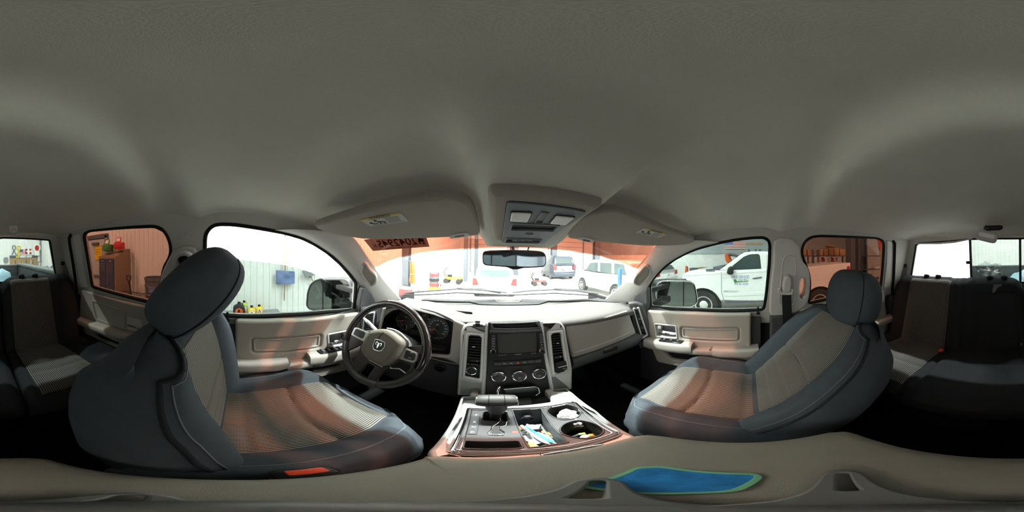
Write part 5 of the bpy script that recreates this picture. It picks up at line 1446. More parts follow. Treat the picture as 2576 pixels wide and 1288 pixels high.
def strap(name, L, wd, m, parent, nrm):
    bm = bmesh.new(); A = []
    for i, p in enumerate(L):
        t = (L[min(i+1, len(L)-1)]-L[max(i-1, 0)]).normalized(); sd = t.cross(V(nrm)).normalized()*wd/2; n = V(nrm).normalized()*.0008
        A.append([p-sd-n, p+sd-n, p+sd+n, p-sd+n])
    loft_bm(bm, A, True, True); return ob(name, bm, m, parent, 30)
b0 = Fg.w(*Fg.at(1977, 733), .012)
strap('webbing', [b0, V((b0.x+.005, b0.y-.005, b0.z-.12)), V((.735, b0.y-.02, -.50)), V((.735, b0.y-.05, -.95))], .046, 'black', bt, (-1, 0, 0))
plate('pillar_lower', DR, [fillet(DR.pts([(1936, 792), (1985, 790), (2000, 800), (2010, 860), (2000, 900), (1936, 900)]), .01)], .03, 'dash_dark', wr, .01, 0)
# driver side belt guide behind the headrest
bt = thing('seat_belt', 'pale arched belt guide on the driver side door pillar behind the headrest', 'seat belt', FL.w(*FL.at(462, 650)))
tube('guide_loop', [FL.w(*FL.at(*q), d) for q, d in (((441, 662), .01), ((445, 645), .025), ((456, 633), .035), ((470, 628), .035), ((482, 634), .03), ((490, 650), .01))], .010, 'trim_light', bt, 12)
strap('webbing', [FL.w(*FL.at(466, 640), .02), V((-.735, -.155, -.30)), V((-.735, -.17, -.8))], .046, 'black', bt, (1, 0, 0))
wl = bpy.data.objects['wall_left']
plate('pillar_bulge', FL, [spline(FL.pts([(432, 640), (440, 628), (470, 618), (500, 640), (505, 760), (480, 790), (430, 790), (405, 760), (404, 720), (412, 680)]), 3)], .016, 'trim_light', wl, .008, 0)
text('lettering', FL, *FL.at(462, 594), 'AIRBAG', .020, 'trim_light', wl, .001, ext=.0012)
plate('airbag_mark', FL, [fillet(FL.pts([(446, 587), (478, 586), (474, 602), (462, 606), (450, 602)]), .01), inset(fillet(FL.pts([(446, 587), (478, 586), (474, 602), (462, 606), (450, 602)]), .01) if area2(fillet(FL.pts([(446, 587), (478, 586), (474, 602), (462, 606), (450, 602)]), .01)) > 0 else fillet(FL.pts([(446, 587), (478, 586), (474, 602), (462, 606), (450, 602)]), .01)[::-1], .0012)], .002, 'trim_light', wl, .0005, 0)
# rear belts in the corners of the back wall
for s, F, L, lb_ in ((-1, FB, [(158, 664), (160, 690), (168, 730), (172, 770)], 'grey rear belt hanging from the driver side rear corner slot'), (1, FB, [(2277, 670), (2276, 690), (2268, 715), (2262, 740)], 'grey rear belt hanging from the passenger side rear corner slot')):
    bt = thing('seat_belt', lb_, 'seat belt', F.w(*F.at(*L[0])), 'rear belts')
    strap('webbing', [F.w(*F.at(*q), .02+.01*i) for i, q in enumerate(L)], .040, 'dash_mid', bt, (s*-.55, 1, 0))
    a, b = F.at(L[0][0], L[0][1]-2); plate('slot_bezel', F, [fillet(rect(a, b, .035, .028), .008)], .022, 'black', bt, .004, .0)
for q in ((152, 615), (2279, 624)):
    a, b = FB.at(*q); fbox('trim_clip', FB, a, b, 0, .018, .016, .010, 'dash_mid', bpy.data.objects['wall_back'], .004)

# ================================================================== OUTSIDE OF OUR TRUCK: mirrors, wipers, bonnet, load bed
def side_mirror(s, c, G, split, label):
    F = Frame(c, (c_(R(-32*s)), s_(R(-32*s)), 0) if s < 0 else (c_(R(32)), -s_(R(32)), 0), (0, 0, 1))
    t = thing('door_mirror', label, 'mirror', V(c)+V((0, .05, -.12)), 'door mirrors')
    P = fillet(F.pts(G), .03, 5); P = P if area2(P) > 0 else P[::-1]
    plate('mirror_housing', F, [inset(P, -.010)], .10, 'black', t, .02, -.102, 4)
    plate('mirror_frame', F, [inset(P, -.010), inset(P, .002)], .010, 'chrome' if s > 0 else 'dash_mid', t, .004, -.003)
    xs_ = F.at(split, 730)[0]
    L = [q for q in P]
    plate('mirror_glass', F, [P], .002, 'door_mirror_glass', t, 0, -.001)
    ys = [q[1] for q in P]; fbox('mirror_divider', F, xs_, (min(ys)+max(ys))/2, .0005, .006, max(ys)-min(ys)-.006, .003, 'black', t)
    box('mirror_arm', (s*.90, c[1]+.05, c[2]-.06), (.30, .05, .06), 'black', t, .015)
    box('mirror_arm', (s*.90, c[1]+.05, c[2]+.05), (.30, .04, .035), 'black', t, .01)
mat('door_mirror_glass', (.17, .19, .18), .03, metal=1)
side_mirror(-1, (-1.05, .60, -.277), [(773, 768), (775.6, 735), (784, 714), (802, 704), (867, 704), (878, 712), (882, 749), (875, 771), (849, 778), (795, 780), (778, 775)], 812.6, 'black door mirror outside the half lowered driver window')
side_mirror(1, (1.08, .565, -.263), [(1653, 720), (1660, 711), (1680, 707.5), (1735, 708), (1746, 716), (1752, 745), (1752, 764), (1738, 771), (1690, 770.5), (1658, 766), (1653, 745)], 1719.5, 'bright rimmed door mirror outside the passenger window')
mat('truck_white', (.78, .79, .78), .25, spec=.5, coat=.4)
def on_ws(px, py, d):
    p = hit_ws(px, py); return p+V((.8*p.x, 1, 1.48)).normalized()*d
for lb_, L in (('wiper blade parked ahead of the steering wheel', [(1015, 748), (1090, 746), (1150, 742), (1215, 745), (1275, 748)]), ('wiper blade parked ahead of the glove box', [(1290, 748), (1340, 745.5), (1395, 743), (1450, 746), (1490, 748.5)])):
    t = thing('wiper', lb_+' on the windshield', 'wiper', on_ws(*L[2], .02), 'windshield wipers')
    tube('wiper_rubber', [on_ws(*q, .016) for q in L], .004, 'black', t, 8)
    tube('wiper_frame', [on_ws(px, py-3.5 if 0 < i < 4 else py-1, .032) for i, (px, py) in enumerate(L)], .005, 'dash_mid', t, 8)
    tube('wiper_arm', [on_ws(L[2][0], L[2][1]-4, .034), on_ws(L[2][0]+60, L[2][1]+3, .05), on_ws(L[2][0]+110, L[2][1]+8, .04)], .008, 'dash_mid', t, 8)
truck = thing('pickup_body', 'white bonnet and dark load bed of the pickup around the cab', 'pickup', (0, 0, -1.5))
rings = []
for y, z, w_ in ((1.32, -.43, .80), (1.45, -.445, .84), (1.9, -.50, .86), (2.25, -.575, .86), (2.4, -.68, .84)):
    rings.append([(w_*u, y-.22*u*u, z-.05*abs(u)**3) for u in lin(-1, 1, 16)]+[(w_, y-.22, z-.4), (-w_, y-.22, z-.4)])
loft('bonnet', rings, 'truck_white', truck)
mat('bed_liner', (.035, .042, .043), .55, bump=.3, bscale=120); mat('bed_rail', (.10, .115, .115), .5)
box('bed_floor', (0, -2.3, -.80), (1.7, 2.2, .04), 'bed_liner', truck)
for s in (-1, 1):
    box('bed_side', (s*.86, -2.25, -.50), (.10, 2.1, .60), 'bed_liner', truck, .02); box('bed_rail', (s*.87, -2.25, -.185), (.15, 2.1, .05), 'bed_rail', truck, .015)
box('tailgate', (0, -3.28, -.50), (1.66, .08, .58), 'bed_liner', truck, .02); box('tailgate_cap', (0, -3.28, -.205), (1.68, .10, .04), 'bed_rail', truck, .015)
box('bed_front', (0, -1.24, -.62), (1.66, .06, .44), 'bed_liner', truck, .01)
box('tailgate_slot', (-.62, -3.235, -.27), (.22, .012, .014), 'bed_rail', truck)
mat('blue_cloth', (.35, .55, .66), .7)
crumple('blue_bag', 'pale blue crumpled bag heaped at the tailgate in the load bed', 'bag', (-.36, -2.75, -.52), (.22, .20, .24), 'blue_cloth', 5)
glass('clear_plastic', (.80, .86, .86), .2)
o = crumple('plastic_bag', 'clear crumpled plastic bag on the rear seat top beside the window latch', 'bag', (.02, -1.03, -.09), (.085, .018, .045), 'clear_plastic', 21, 3, .45)

# ================================================================== WORKSHOP
mat('wall_white', (.80, .81, .79), .7); mat('wall_grey', (.42, .46, .48), .7); mat('steel_dark', (.10, .11, .13), .6)
mat('concrete', (.55, .54, .51), .5, bump=.1, bscale=30, var=.12, vscale=1.2)
mat('tyre', (.025, .024, .023), .85); mat('car_glass', (.05, .07, .07), .08, spec=.6); mat('car_white', (.80, .81, .80), .25, coat=.4); mat('car_dark', (.03, .04, .06), .25, coat=.5)
mat('tail_red', (.45, .03, .03), .3); mat('card_brown', (.42, .26, .12), .8); mat('wood', (.36, .24, .13), .7); mat('orange', (.62, .09, .008), .6); mat('green', (.05, .22, .06), .5); mat('blue', (.03, .10, .40), .5)
mat('locker_tan', (.27, .19, .13), .5); mat('locker_blue', (.035, .05, .10), .5); mat('tool_red', (.55, .04, .04), .4); mat('sign_yellow', (.80, .58, .03), .6); mat('grey_mid', (.25, .26, .27), .6)
GZ = -ZG
struct(box('floor.001', (4, 3, GZ-.05), (20, 30, .1), 'concrete')); struct(box('ceiling.001', (4, 3, 4.3), (20, 30, .1), 'wall_white'))
def corrugated(name, p0, p1, z0, z1, step, dep, m):
    """ribbed sheet wall between two floor points"""
    a = V(p0); b = V(p1); L = (b-a).length; d = (b-a)/L; n = V((-d.y, d.x, 0)); bm = bmesh.new(); k = int(L/step); A = []
    for i in range(k):
        for f, h in ((0, 0), (.55, 0), (.62, dep), (.93, dep)):
            p = a+d*((i+f)*step)+n*h; A.append((bm.verts.new((p.x, p.y, z0)), bm.verts.new((p.x, p.y, z1))))
    for (a0, a1), (b0, b1) in zip(A[:-1], A[1:]): bm.faces.new((a0, b0, b1, a1))
    o = ob(name, bm, m, None, 0); return struct(o)
for nm, c, s in (('wall_left.001', (-4.0, 3, 1.3), (.1, 30, 6.2)), ('wall_right.001', (13.6, 3, 1.3), (.1, 30, 6.2)), ('wall_back.001', (4, -10.1, 1.3), (18, .1, 6.2)), ('wall_front', (4, 18.1, 1.3), (18, .1, 6.2))):
    struct(box(nm, c, s, 'wall_white'))
corrugated('wall_left_sheet', (-3.93, 18, 0), (-3.93, -10, 0), GZ, 4.2, .15, .018, 'wall_white')
corrugated('wall_back_sheet', (-3.9, -10.03, 0), (13.5, -10.03, 0), GZ, 4.2, .23, .02, 'wall_white')
WLF = Frame((-3.90, 0, 0), (0, 1, 0), (0, 0, 1)); WBF = Frame((0, -10.0, 0), (-1, 0, 0), (0, 0, 1)); WRF = Frame((13.5, 0, 0), (0, -1, 0), (0, 0, 1)); WFF = Frame((0, 18.0, 0), (1, 0, 0), (0, 0, 1))
struct(fbox('wall_right_panel', WRF, -3, 2.36, 0, 30, 3.88, .05, 'wall_grey'))
# sectional doors in the front wall, dark columns between them
for i, (x0, x1) in enumerate(((-2.6, 1.4), (2.3, 6.1), (7.0, 10.8))):
    d = sroot('door_%d' % (5+i), (x0, 18, GZ))
    for k in range(8):
        fbox('door_section', WFF, (x0+x1)/2, GZ+.32+.6*k, .02, x1-x0, .57, .05, 'wall_white', d, .015)
    fbox('door_frame', WFF, x0-.08, 1, 0, .14, 5.6, .10, 'grey_mid', d); fbox('door_frame', WFF, x1+.08, 1, 0, .14, 5.6, .10, 'grey_mid', d)
def column(x, y, wd, n):
    bm = bmesh.new()
    box_bm(bm, (x, y-wd*.45, 1.2), (wd, .03, 6)); box_bm(bm, (x, y+wd*.45, 1.2), (wd, .03, 6)); box_bm(bm, (x, y, 1.2), (.03, wd*.88, 6))
    struct(ob('column', bm, 'steel_dark', None, 0))
column(-3.7, 6.15, .26, 1); column(-2.0, 11.0, .24, 2); column(-1.6, 14, .3, 3); column(2.0, 15.5, .5, 4); column(5.5, 14.5, .5, 5); column(9.3, 13, .45, 6); column(5.4, -4.0, .42, 7); column(7.6, -6.3, .5, 8); column(2.6, -9.6, .3, 9)
# ------------------------------------------------------------------ along the driver side wall
def wall_shovel(name, label, S, H, m1, m2):
    t = thing(name, label, 'shovel', WLF.w(*WLF.at(*H[0]))); plate('blade', WLF, [fillet(WLF.pts(S), .02)], .03, m1, t, .01, .06)
    tube('handle', [WLF.w(*WLF.at(*q), .07) for q in H], .016, m2, t, 8); a, b = WLF.at(*H[0]); fbox('wall_hook', WLF, a, b-.03, -.015, .03, .05, .10, 'steel_dark', t, .004)
mat('worn_blue', (.16, .22, .42), .7, var=.5, vscale=6)
wall_shovel('snow_shovel', 'worn blue snow shovel hanging blade up on the white ribbed wall', [(693, 679), (739, 682), (738.5, 712), (692, 714)], [(717, 590), (716, 650), (714, 714), (713, 754)], 'worn_blue', 'wood')
wall_shovel('scoop', 'pale grey scoop shovel hanging beside the blue shovel', [(757, 681), (787, 671), (791, 690), (766, 698)], [(778, 692), (784, 706)], 'grey_mid', 'wood')
bench = thing('low_bench', 'low grey bench against the ribbed wall under the oil jugs', 'bench', (-3.6, -.2, GZ))
box('bench_top', (-3.62, -.15, GZ+.38), (.5, 2.2, .04), 'grey_mid', bench, .005)
for sx in (-3.8, -3.42):
    for sy in (-1.1, .8): box('leg', (sx, sy, GZ+.18), (.05, .05, .36), 'steel_dark', bench)
def jug(label, px, m, lm, h=.30, w_=.20):
    p = hit_x(px, 792, -3.47 if px in (601, 633) else -3.68); p.z = GZ+.40; t = thing('oil_jug', label, 'jug', p, 'jugs on the low bench')
    rings = []
    for k, (s_0, zz) in enumerate(((.9, 0), (1, .02), (1, h*.62), (.92, h*.72), (.35, h*.86), (.24, h*.9))):
        rings.append([(p.x+.06*s_0*a, p.y+w_/2*s_0*b, p.z+zz) for a, b in fillet(rect(0, 0, 2, 2), .3, 3)])
    loft('body', rings, m, t); F2 = Frame(p, (0, 1, 0), (0, 0, 1)); Fz = Frame(p+V((0, 0, h*.9)), (1, 0, 0), (0, 1, 0))
    lathe('cap', Fz, [(.03, 0), (.03, .035), (.0005, .037)], 'black', t, 14)
    plate('label', F2, [fillet([(-w_*.36, h*.08), (w_*.36, h*.08), (w_*.30, h*.55), (0, h*.66), (-w_*.30, h*.55)], .02)], .004, lm, t, .001, .058)
    plate('label_mark', F2, [[(-w_*.2, h*.12), (-w_*.08, h*.12), (-w_*.02, h*.35), (w_*.02, h*.35), (w_*.08, h*.12), (w_*.2, h*.12), (w_*.06, h*.55), (-w_*.06, h*.55)]], .002, 'black' if lm != 'white' else 'orange', t, 0, .062)
    tube('handle', [p+V((0, w_*.30, h*.70)), p+V((0, w_*.34, h*.88)), p+V((0, w_*.10, h*.95))], .012, m, t, 8)
jug('black oil jug with orange label on the low bench', 601, 'black', 'orange', .34, .24)
jug('tall green oil jug beside the black jug on the low bench', 614, 'lime', 'white', .30, .18)
jug('pale yellow oil jug right of the green jug on the low bench', 633, 'yellow', 'white', .24, .16)
jug('short yellow jug at the end of the row on the low bench', 652, 'sign_yellow', 'white', .18, .16)
# lockers
def locker():
    t = thing('locker', 'tan steel locker with sloping top and two dark blue doors by the ribbed wall', 'locker', (-3.55, -3.25, GZ))
    y0, y1 = -3.58, -2.93; x0, x1 = -3.86, -3.22; H = 1.71
    Fb_ = Frame((0, y1, GZ), (-1, 0, 0), (0, 0, 1)); plate('body', Fb_, [[(-x1, 0), (-x0, 0), (-x0, 1.93), (-x1, H)]], y1-y0, 'locker_tan', t, .006, y0-y1)
    F = Frame((x1, (y0+y1)/2, GZ), (0, 1, 0), (0, 0, 1))
    for i, yy in enumerate((-.155, .155)):
        dr = plate('locker_door', F, [fillet(rect(yy, .86, .265, 1.58), .01)], .02, 'locker_blue', t, .004, 0)
        for k in range(7): fbox('louver', F, yy, 1.30+.035*k, .018, .15, .008, .01, 'grey_mid', dr, .002)
        fbox('number_plate', F, yy, 1.59, .018, .06, .025, .006, 'silver', dr); text('lettering', F, yy, 1.59, ('101', '102')[i], .024, 'black', dr, .025)
        fbox('latch', F, yy-.10, .62, .018, .03, .10, .02, 'silver', dr, .004)
    return H
H = locker()
def bucket(label, p, r, h, m, name='bucket', cat='bucket', lidm=None):
    t = thing(name, label, cat, p); F = Frame(p, (1, 0, 0), (0, 1, 0))
    lathe('body', F, [(r*.86, 0), (r, h*.94), (r*1.06, h*.95), (r*1.06, h), (r*.97, h), (r*.83, .01), (.0005, .01)], m, t, 24)
    return t
for lb_, yy, xx, m, tl in (('green open tape reel standing on the tan locker', -3.40, -3.42, 'green', .2), ('red tape reel standing on the tan locker beside the green reel', -3.08, -3.56, 'tool_red', -.1)):
    p = V((xx, yy, GZ+H+.34*(-3.22-xx)+.085)); t = thing('tape_reel', lb_, 'reel', p); F = Frame(p, (1, 0, tl*.3), (0, 1, 0))
    lathe('drum', F, [(.15, .0), (.16, .02), (.16, .17), (.15, .19), (.13, .19), (.13, .16)], m, t, 28); 
    Ff = Frame(p+V((.05, .0, .19)), (0, 1, 0), (-.3, 0, 1)); plate('flap', Ff, [fillet([(-.11, 0), (.11, 0), (.08, .16), (-.08, .16)], .02)], .015, m, t, .004)
    plate('card', Ff, [rect(-.0, .08, .13, .10)], .004, 'paper', t, 0, .015)
crumple('red_bag', 'bright red crumpled bag between the two reels on the locker', 'bag', (-3.76, -3.26, GZ+2.02), (.035, .035, .11), 'red', 13)
# exit door with caution signs
d = sroot('door_8', (-3.9, -4.5, GZ))
def on_l(*L): return WLF.pts(L)
a0 = WLF.at(268, 640)[0]; a1 = WLF.at(217, 640)[0]
fbox('door_leaf', WLF, (a0+a1)/2, GZ+1.15, .01, abs(a1-a0), 2.3, .05, 'wall_grey', d, .005)
fbox('door_frame', WLF, a0+.05, GZ+1.2, 0, .10, 2.42, .09, 'grey_mid', d); fbox('door_frame', WLF, a1-.05, GZ+1.2, 0, .10, 2.42, .09, 'grey_mid', d); fbox('door_frame', WLF, (a0+a1)/2, GZ+2.40, 0, abs(a1-a0)+.2, .14, .09, 'steel_dark', d)
fbox('push_bar', WLF, (a0+a1)/2, GZ+1.0, .06, abs(a1-a0)*.8, .08, .06, 'steel_dark', d, .01); fbox('door_closer', WLF, (a0+a1)/2+.1, GZ+2.15, .06, .35, .09, .07, 'steel_dark', d, .01)
def sign(label, c0, c1, lines, m='sign_yellow'):
    (a, b), (c, e) = WLF.at(*c0), WLF.at(*c1); w_ = abs(c-a); h = abs(e-b)
    t = tag(fbox('caution_sign', WLF, (a+c)/2, (b+e)/2, .075, w_, h, .008, m, None, .002), label, 'sign')
    for k, l in enumerate(lines): text('lettering', WLF, (a+c)/2, max(b, e)-h*(k+.5)/len(lines), l, h*.8/len(lines) if k else h*.95/len(lines), 'black', t, .0835, sx=min(1, w_*1.15/(len(l)*h*.55/len(lines))))
sign('yellow caution sign on the exit door, upper of the two', (243, 618), (261, 637), ['CAUTION', 'LOOK OUT FOR', 'FORK LIFTS'])
sign('yellow caution sign on the exit door below the fork lift sign', (243, 637.5), (261, 654), ['CAUTION', 'NO', 'EXIT'])
# shovel, barrel, cart
t = thing('shovel', 'black D-handled shovel leaning beside the tan locker', 'shovel', (-3.5, -3.0, GZ))
hp = hit_x(324, 700, -3.35)
tube('grip', [hp+V((0, y, z)) for y, z in ((-.07, .06), (.07, .07), (.06, -.02), (0, -.10), (-.06, -.02), (-.07, .06))], .014, 'black', t, 8); tube('shaft', [hp+V((0, 0, -.10)), V((-3.5, hp.y+.05, GZ+.25))], .017, 'black', t, 8)
plate('blade', Frame((-3.5, hp.y+.06, GZ), (0, 1, 0), (0, 0, 1)), [fillet([(-.11, 0.1), (0, .02), (.11, .1), (.11, .30), (-.11, .30)], .04)], .01, 'steel_dark', t, .003)
bp = hit_x(392, 700, -3.45); bp.z = GZ
bb_ = bucket('dark ribbed waste barrel with pale labels against the ribbed wall', bp, .26, 1.22, 'steel_dark', 'waste_barrel', 'barrel'); 
F2 = Frame(bp+V((.20, .10, .85)), (-.4, .9, 0), (0, 0, 1))
for k in range(5): lathe('rib', Frame(bp+V((0, 0, .2+.2*k)), (1, 0, 0), (0, 1, 0)), [(.24+.006*k, 0), (.258+.006*k, .02), (.24+.006*k, .04)], 'steel_dark', bb_, 24)
plate('label', F2, [rect(-.04, .12, .22, .12)], .01, 'worn_blue', bb_, .002, .04); plate('label', F2, [rect(.02, -.12, .12, .06)], .01, 'paper', bb_, .002, .04); text('lettering', F2, .02, -.12, 'CAUTION', .035, 'black', bb_, .052)
ct = thing('wire_cart', 'black wire basket cart holding orange straps beside the barrel', 'cart', (-3.2, -2.4, GZ))
cp = hit_x(355, 745, -2.95)
for z in (0, -.12, -.24):
    tube('basket_wire', [cp+V((dx, dy, z)) for dx, dy in ((-.2, -.60), (.2, -.60), (.2, -.05), (-.2, -.05), (-.2, -.60))], .008, 'black', ct, 6)
for k in range(9):
    y = -.60+.55*k/8; tube('basket_wire', [cp+V((.2, y, 0)), cp+V((.2, y, -.30)), cp+V((-.2, y, -.30)), cp+V((-.2, y, 0))], .005, 'black', ct, 6)
for sx in (-.18, .18):
    for sy in (-.56, -.09): box('leg', (cp.x+sx, cp.y+sy, (cp.z-.3+GZ)/2), (.03, .03, cp.z-.3-GZ), 'black', ct)
st_ = thing('ratchet_strap', 'bright orange ratchet strap heaped in the wire cart', 'strap', cp+V((0, 0, -.2)))
for k in range(3): tube('strap_loop', [cp+V((.02+.05*k+.05*s_(a), -.50+.07*a, -.10-.05*k+.05*c_(a*2))) for a in (0, 1, 2, 3, 4, 5)], .018, 'orange', st_, 8)
# ------------------------------------------------------------------ back wall
pb = thing('peg_board', 'brown peg board with tools on the ribbed back wall', 'board', WBF.w(*WBF.at(60, 670)))
(a, b), (c, e) = WBF.at(24, 643), WBF.at(95, 700)
plate('board', WBF, [[(a, b), (c, b), (c, e), (a, e)]], .03, 'wood', pb, .003, 0)
plate('header_strip', WBF, [[(a, b), (c, b), (c, b-.16), (a, b-.16)]], .05, 'steel_dark', pb, .003, 0)
for k, (u0, u1, m, tx) in enumerate(((.22, .34, 'sign_yellow', 'SALE'), (.36, .57, 'paper', 'LIFT HERE'), (.59, .78, 'paper', 'TOOL BOARD'))):
    x0 = a+(c-a)*u0; x1 = a+(c-a)*u1; plate('header_card', WBF, [[(x0, b-.02), (x1, b-.02), (x1, b-.14), (x0, b-.14)]], .006, m, pb, 0, .05); text('lettering', WBF, (x0+x1)/2, b-.08, tx, .07, 'black', pb, .057)
rnd = random.Random(5)
for k in range(26):
    x = a+(c-a)*rnd.uniform(.04, .96); y = b-.25-rnd.random()*(b-e-.35); m = rnd.choice(['steel_dark', 'silver', 'red', 'paper', 'steel_dark', 'lime', 'silver'])
    if k % 2: fbox('hung_tool', WBF, x, y, .03, .05+.05*rnd.random(), .14+.2*rnd.random(), .03, m, pb, .008)
    else: tube('hung_tool', [WBF.w(x, y, .05), WBF.w(x+.02, y-.12, .05), WBF.w(x+rnd.uniform(-.06, .06), y-.25, .05)], .018, m, pb, 6)
def wall_pic(label, q, w_, h, m, name='ribbon_sticker', cat='sticker', r=0):
    x, y = WBF.at(*q); return tag(plate(name, WBF, [fillet(rect(x, y, w_, h), r)], .012, m, None, .002, .0), label, cat)
def ribbon(label, q, m):
    x, y = WBF.at(*q); t = tag(tube('ribbon_magnet', [WBF.w(x+dx, y+dy, .02) for dx, dy in ((-.13, -.28), (-.03, -.08), (.10, .10), (.09, .24), (0, .29), (-.09, .24), (-.10, .10), (.03, -.08), (.13, -.28))], .035, m, None, 6), label, 'magnet')
ribbon('grey ribbon magnet above the peg board', (35, 629), 'grey_mid'); ribbon('yellow ribbon magnet above the peg board', (47, 630), 'sign_yellow')
fl = wall_pic('small striped flag magnet above the peg board', (58.5, 633), .40, .28, 'paper', 'flag_magnet', 'magnet')
x, y = WBF.at(58.5, 633)
for k in range(4): fbox('stripe', WBF, x, y-.12+.075*k, .011, .40, .035, .003, 'tail_red', fl)
fbox('canton', WBF, x-.12, y+.06, .012, .19, .16, .004, 'blue', fl)
fl = wall_pic('red and white checked magnet above the peg board', (71.5, 632.5), .40, .36, 'paper', 'checked_magnet', 'magnet'); x, y = WBF.at(71.5, 632.5)
for dx in (-.13, .13):
    for dy in (-.11, .11): fbox('check', WBF, x+dx, y+dy, .011, .13, .12, .003, 'tail_red', fl)
t = thing('round_sign', 'cream pump globe sign with a red badge on the back wall', 'sign', WBF.w(*WBF.at(91, 626))); x, y = WBF.at(91.5, 624)
lathe('globe', WBF, [(.27, 0), (.27, .08), (.24, .11), (.0005, .13)], 'paper', t, 24, x, y); lathe('badge', WBF.off(.125), [(.15, 0), (.14, .01), (.0005, .012)], 'tail_red', t, 20, x, y, 1.2); fbox('globe_base', WBF, x, y-.36, 0, .34, .26, .12, 'paper', t, .01)
wb = wall_pic('framed white notice board beside the peg board', (105.5, 673), .50, .80, 'steel_dark', 'notice_board', 'board'); x, y = WBF.at(105.5, 673); fbox('sheet', WBF, x, y, .011, .42, .72, .004, 'paper', wb)
wall_pic('round grey badge low on the back wall by the peg board', (15, 655), .32, .40, 'grey_mid', 'wall_badge', 'sticker', .15)
struct(fbox('trim_10', WBF, WBF.at(101.5, 640)[0], 1.2, 0, .06, 6, .06, 'grey_mid')); 
for q, lb_ in (((118, 672), 'black'), ((131, 673), 'dark grey')):
    p = hit_y(q[0], 683, -7.6); crumple('duffel_bag', lb_+' duffel bag on the white table near the back wall', 'bag', (p.x, -7.6, p.z+.055), (.115, .22, .22), 'steel_dark', q[0], 3, .25)
tb = thing('work_table', 'white table carrying the duffel bags near the back wall', 'table', (-3.3, -7.6, GZ)); p = hit_y(125, 690, -7.6)
box('tabletop', (p.x, -7.6, p.z-.085), (.8, .6, .05), 'white', tb, .005)
for sx in (-.35, .35):
    for sy in (-.25, .25): box('leg', (p.x+sx, -7.6+sy, (GZ+p.z-.12)/2), (.05, .05, p.z-GZ-.12), 'steel_dark', tb)
# ------------------------------------------------------------------ vehicles
def tyre(parent, x, y, r, wd, rim_m='silver', nx=-1):
    w_ = thing('wheel', '', '') if False else None
    F = Frame((x, y, GZ+r), (0, -nx*-1, 0), (0, 0, 1)) if False else Frame((x, y, GZ+r), (0, 1 if nx > 0 else -1, 0), (0, 0, 1))
    o = lathe('tyre', F, [(r*.60, -wd), (r*.95, -wd), (r, -wd*.8), (r, -.02), (r*.95, 0), (r*.66, .004), (r*.62, -.02)], 'tyre', parent, 32)
    rm = lathe('wheel_rim', F, [(r*.64, -.03), (r*.62, .0), (r*.56, -.012), (r*.50, -.045), (r*.22, -.01), (r*.16, .012), (.0005, .014)], rim_m, parent, 32)
    for k in range(6):
        an = PI/3*k+.5; lathe('rim_hole', F, [(r*.10, -.034), (r*.095, -.022), (.0005, -.021)], 'black', parent, 12, r*.40*c_(an), r*.40*s_(an))
    return o
SV = Frame((4.40, 0, 0), (0, -1, 0), (0, 0, 1))
def S_(L): return SV.pts(L)
pk = thing('parked_pickup', 'white parked pickup with a company decal on its door', 'pickup', (5.3, -.5, GZ))
hub1 = SV.at(1770, 765); hub2 = SV.at(2062, 752); r_ = .42
body = S_([(1716, 702), (1717, 691), (1724, 686), (1737, 681), (1751, 679.5), (1812, 681), (1925, 676)])
yb = SV.at(2140, 672)
zr = SV.at(1860, 757)[1]
def arch(c, r, z): return [(c+r*math.cos(a), z+r*math.sin(a)) for a in [PI-PI*k/12 for k in range(13)]]
hz = GZ+.42
top_right = SV.at(2130, 671); 
poly = [(p[0], p[1]) for p in body]
cabrear = SV.at(1946, 680)[0]
low = [(yb[0], zr+.10)]+[(q[0], max(q[1], zr)) for q in arch(hub2[0], -.52 if False else .52, hz)][::-1]+[(q[0], max(q[1], zr)) for q in arch(hub1[0], .52, hz)][::-1]+[(poly[0][0], zr+.05)]
beds = [(cabrear, SV.at(2033, 678)[1]), (yb[0], SV.at(2135, 661)[1])]
outl = poly+beds+low
plate('pickup_side', SV, [outl], 1.9, 'car_white', pk, .03, -1.9, 3)
cab = S_([(1806, 681), (1858, 643), (1872, 634.5), (1892, 631.5), (1925, 631.5), (1948, 634), (1950, 682)])
F2 = SV.off(-.10)
plate('cab', SV, [cab], 1.66, 'car_white', pk, .06, -1.76, 4)
wn = S_([(1842.5, 671), (1871.8, 647.5), (1887, 641.5), (1907, 640.5), (1910, 643), (1914, 681), (1846.5, 685.5)])
plate('side_window', SV, [fillet(wn, .03)], .01, 'car_glass', pk, .003, -.104+.004); Wn = fillet(wn, .03); Wn = Wn if area2(Wn) > 0 else Wn[::-1]
plate('window_seal', SV, [inset(Wn, -.02), Wn], .012, 'black', pk, .004, -.102)
# windscreen of the parked pickup
pA = SV.w(*SV.at(1813, 679.5), -.16); pB = SV.w(*SV.at(1862, 642), -.22)
Fw = Frame((pA+pB)/2, (1, 0, 0), (pB-pA)); hh = (pB-pA).length/2
plate('windscreen', Fw, [fillet([(0.02, -hh), (1.52, -hh), (1.42, hh), (.08, hh)], .04)], .02, 'car_glass', pk, .004, -.03)
plate('door_line', SV, [S_([(1814, 684), (1815.2, 684), (1816, 735), (1822, 756), (1820.5, 756), (1814.5, 735)])], .003, 'grey_mid', pk, 0, .0002)
plate('rear_door_line', SV, [S_([(1929, 640), (1930, 640), (1928, 757), (1927, 757)])], .003, 'grey_mid', pk, 0, .0002)
plate('door_handle', SV, [fillet(S_([(1892, 699.5), (1916, 696), (1917, 699), (1895, 702)]), .02)], .03, 'steel_dark', pk, .01)
plate('hood_scoop', SV, [fillet(S_([(1776, 677), (1796, 676), (1799, 683), (1776, 683)]), .02)], .06, 'steel_dark', pk, .01, -.05)
plate('cowl', SV, [S_([(1790, 672), (1818, 668), (1812, 680), (1788, 680)])], 1.2, 'steel_dark', pk, .02, -1.4)
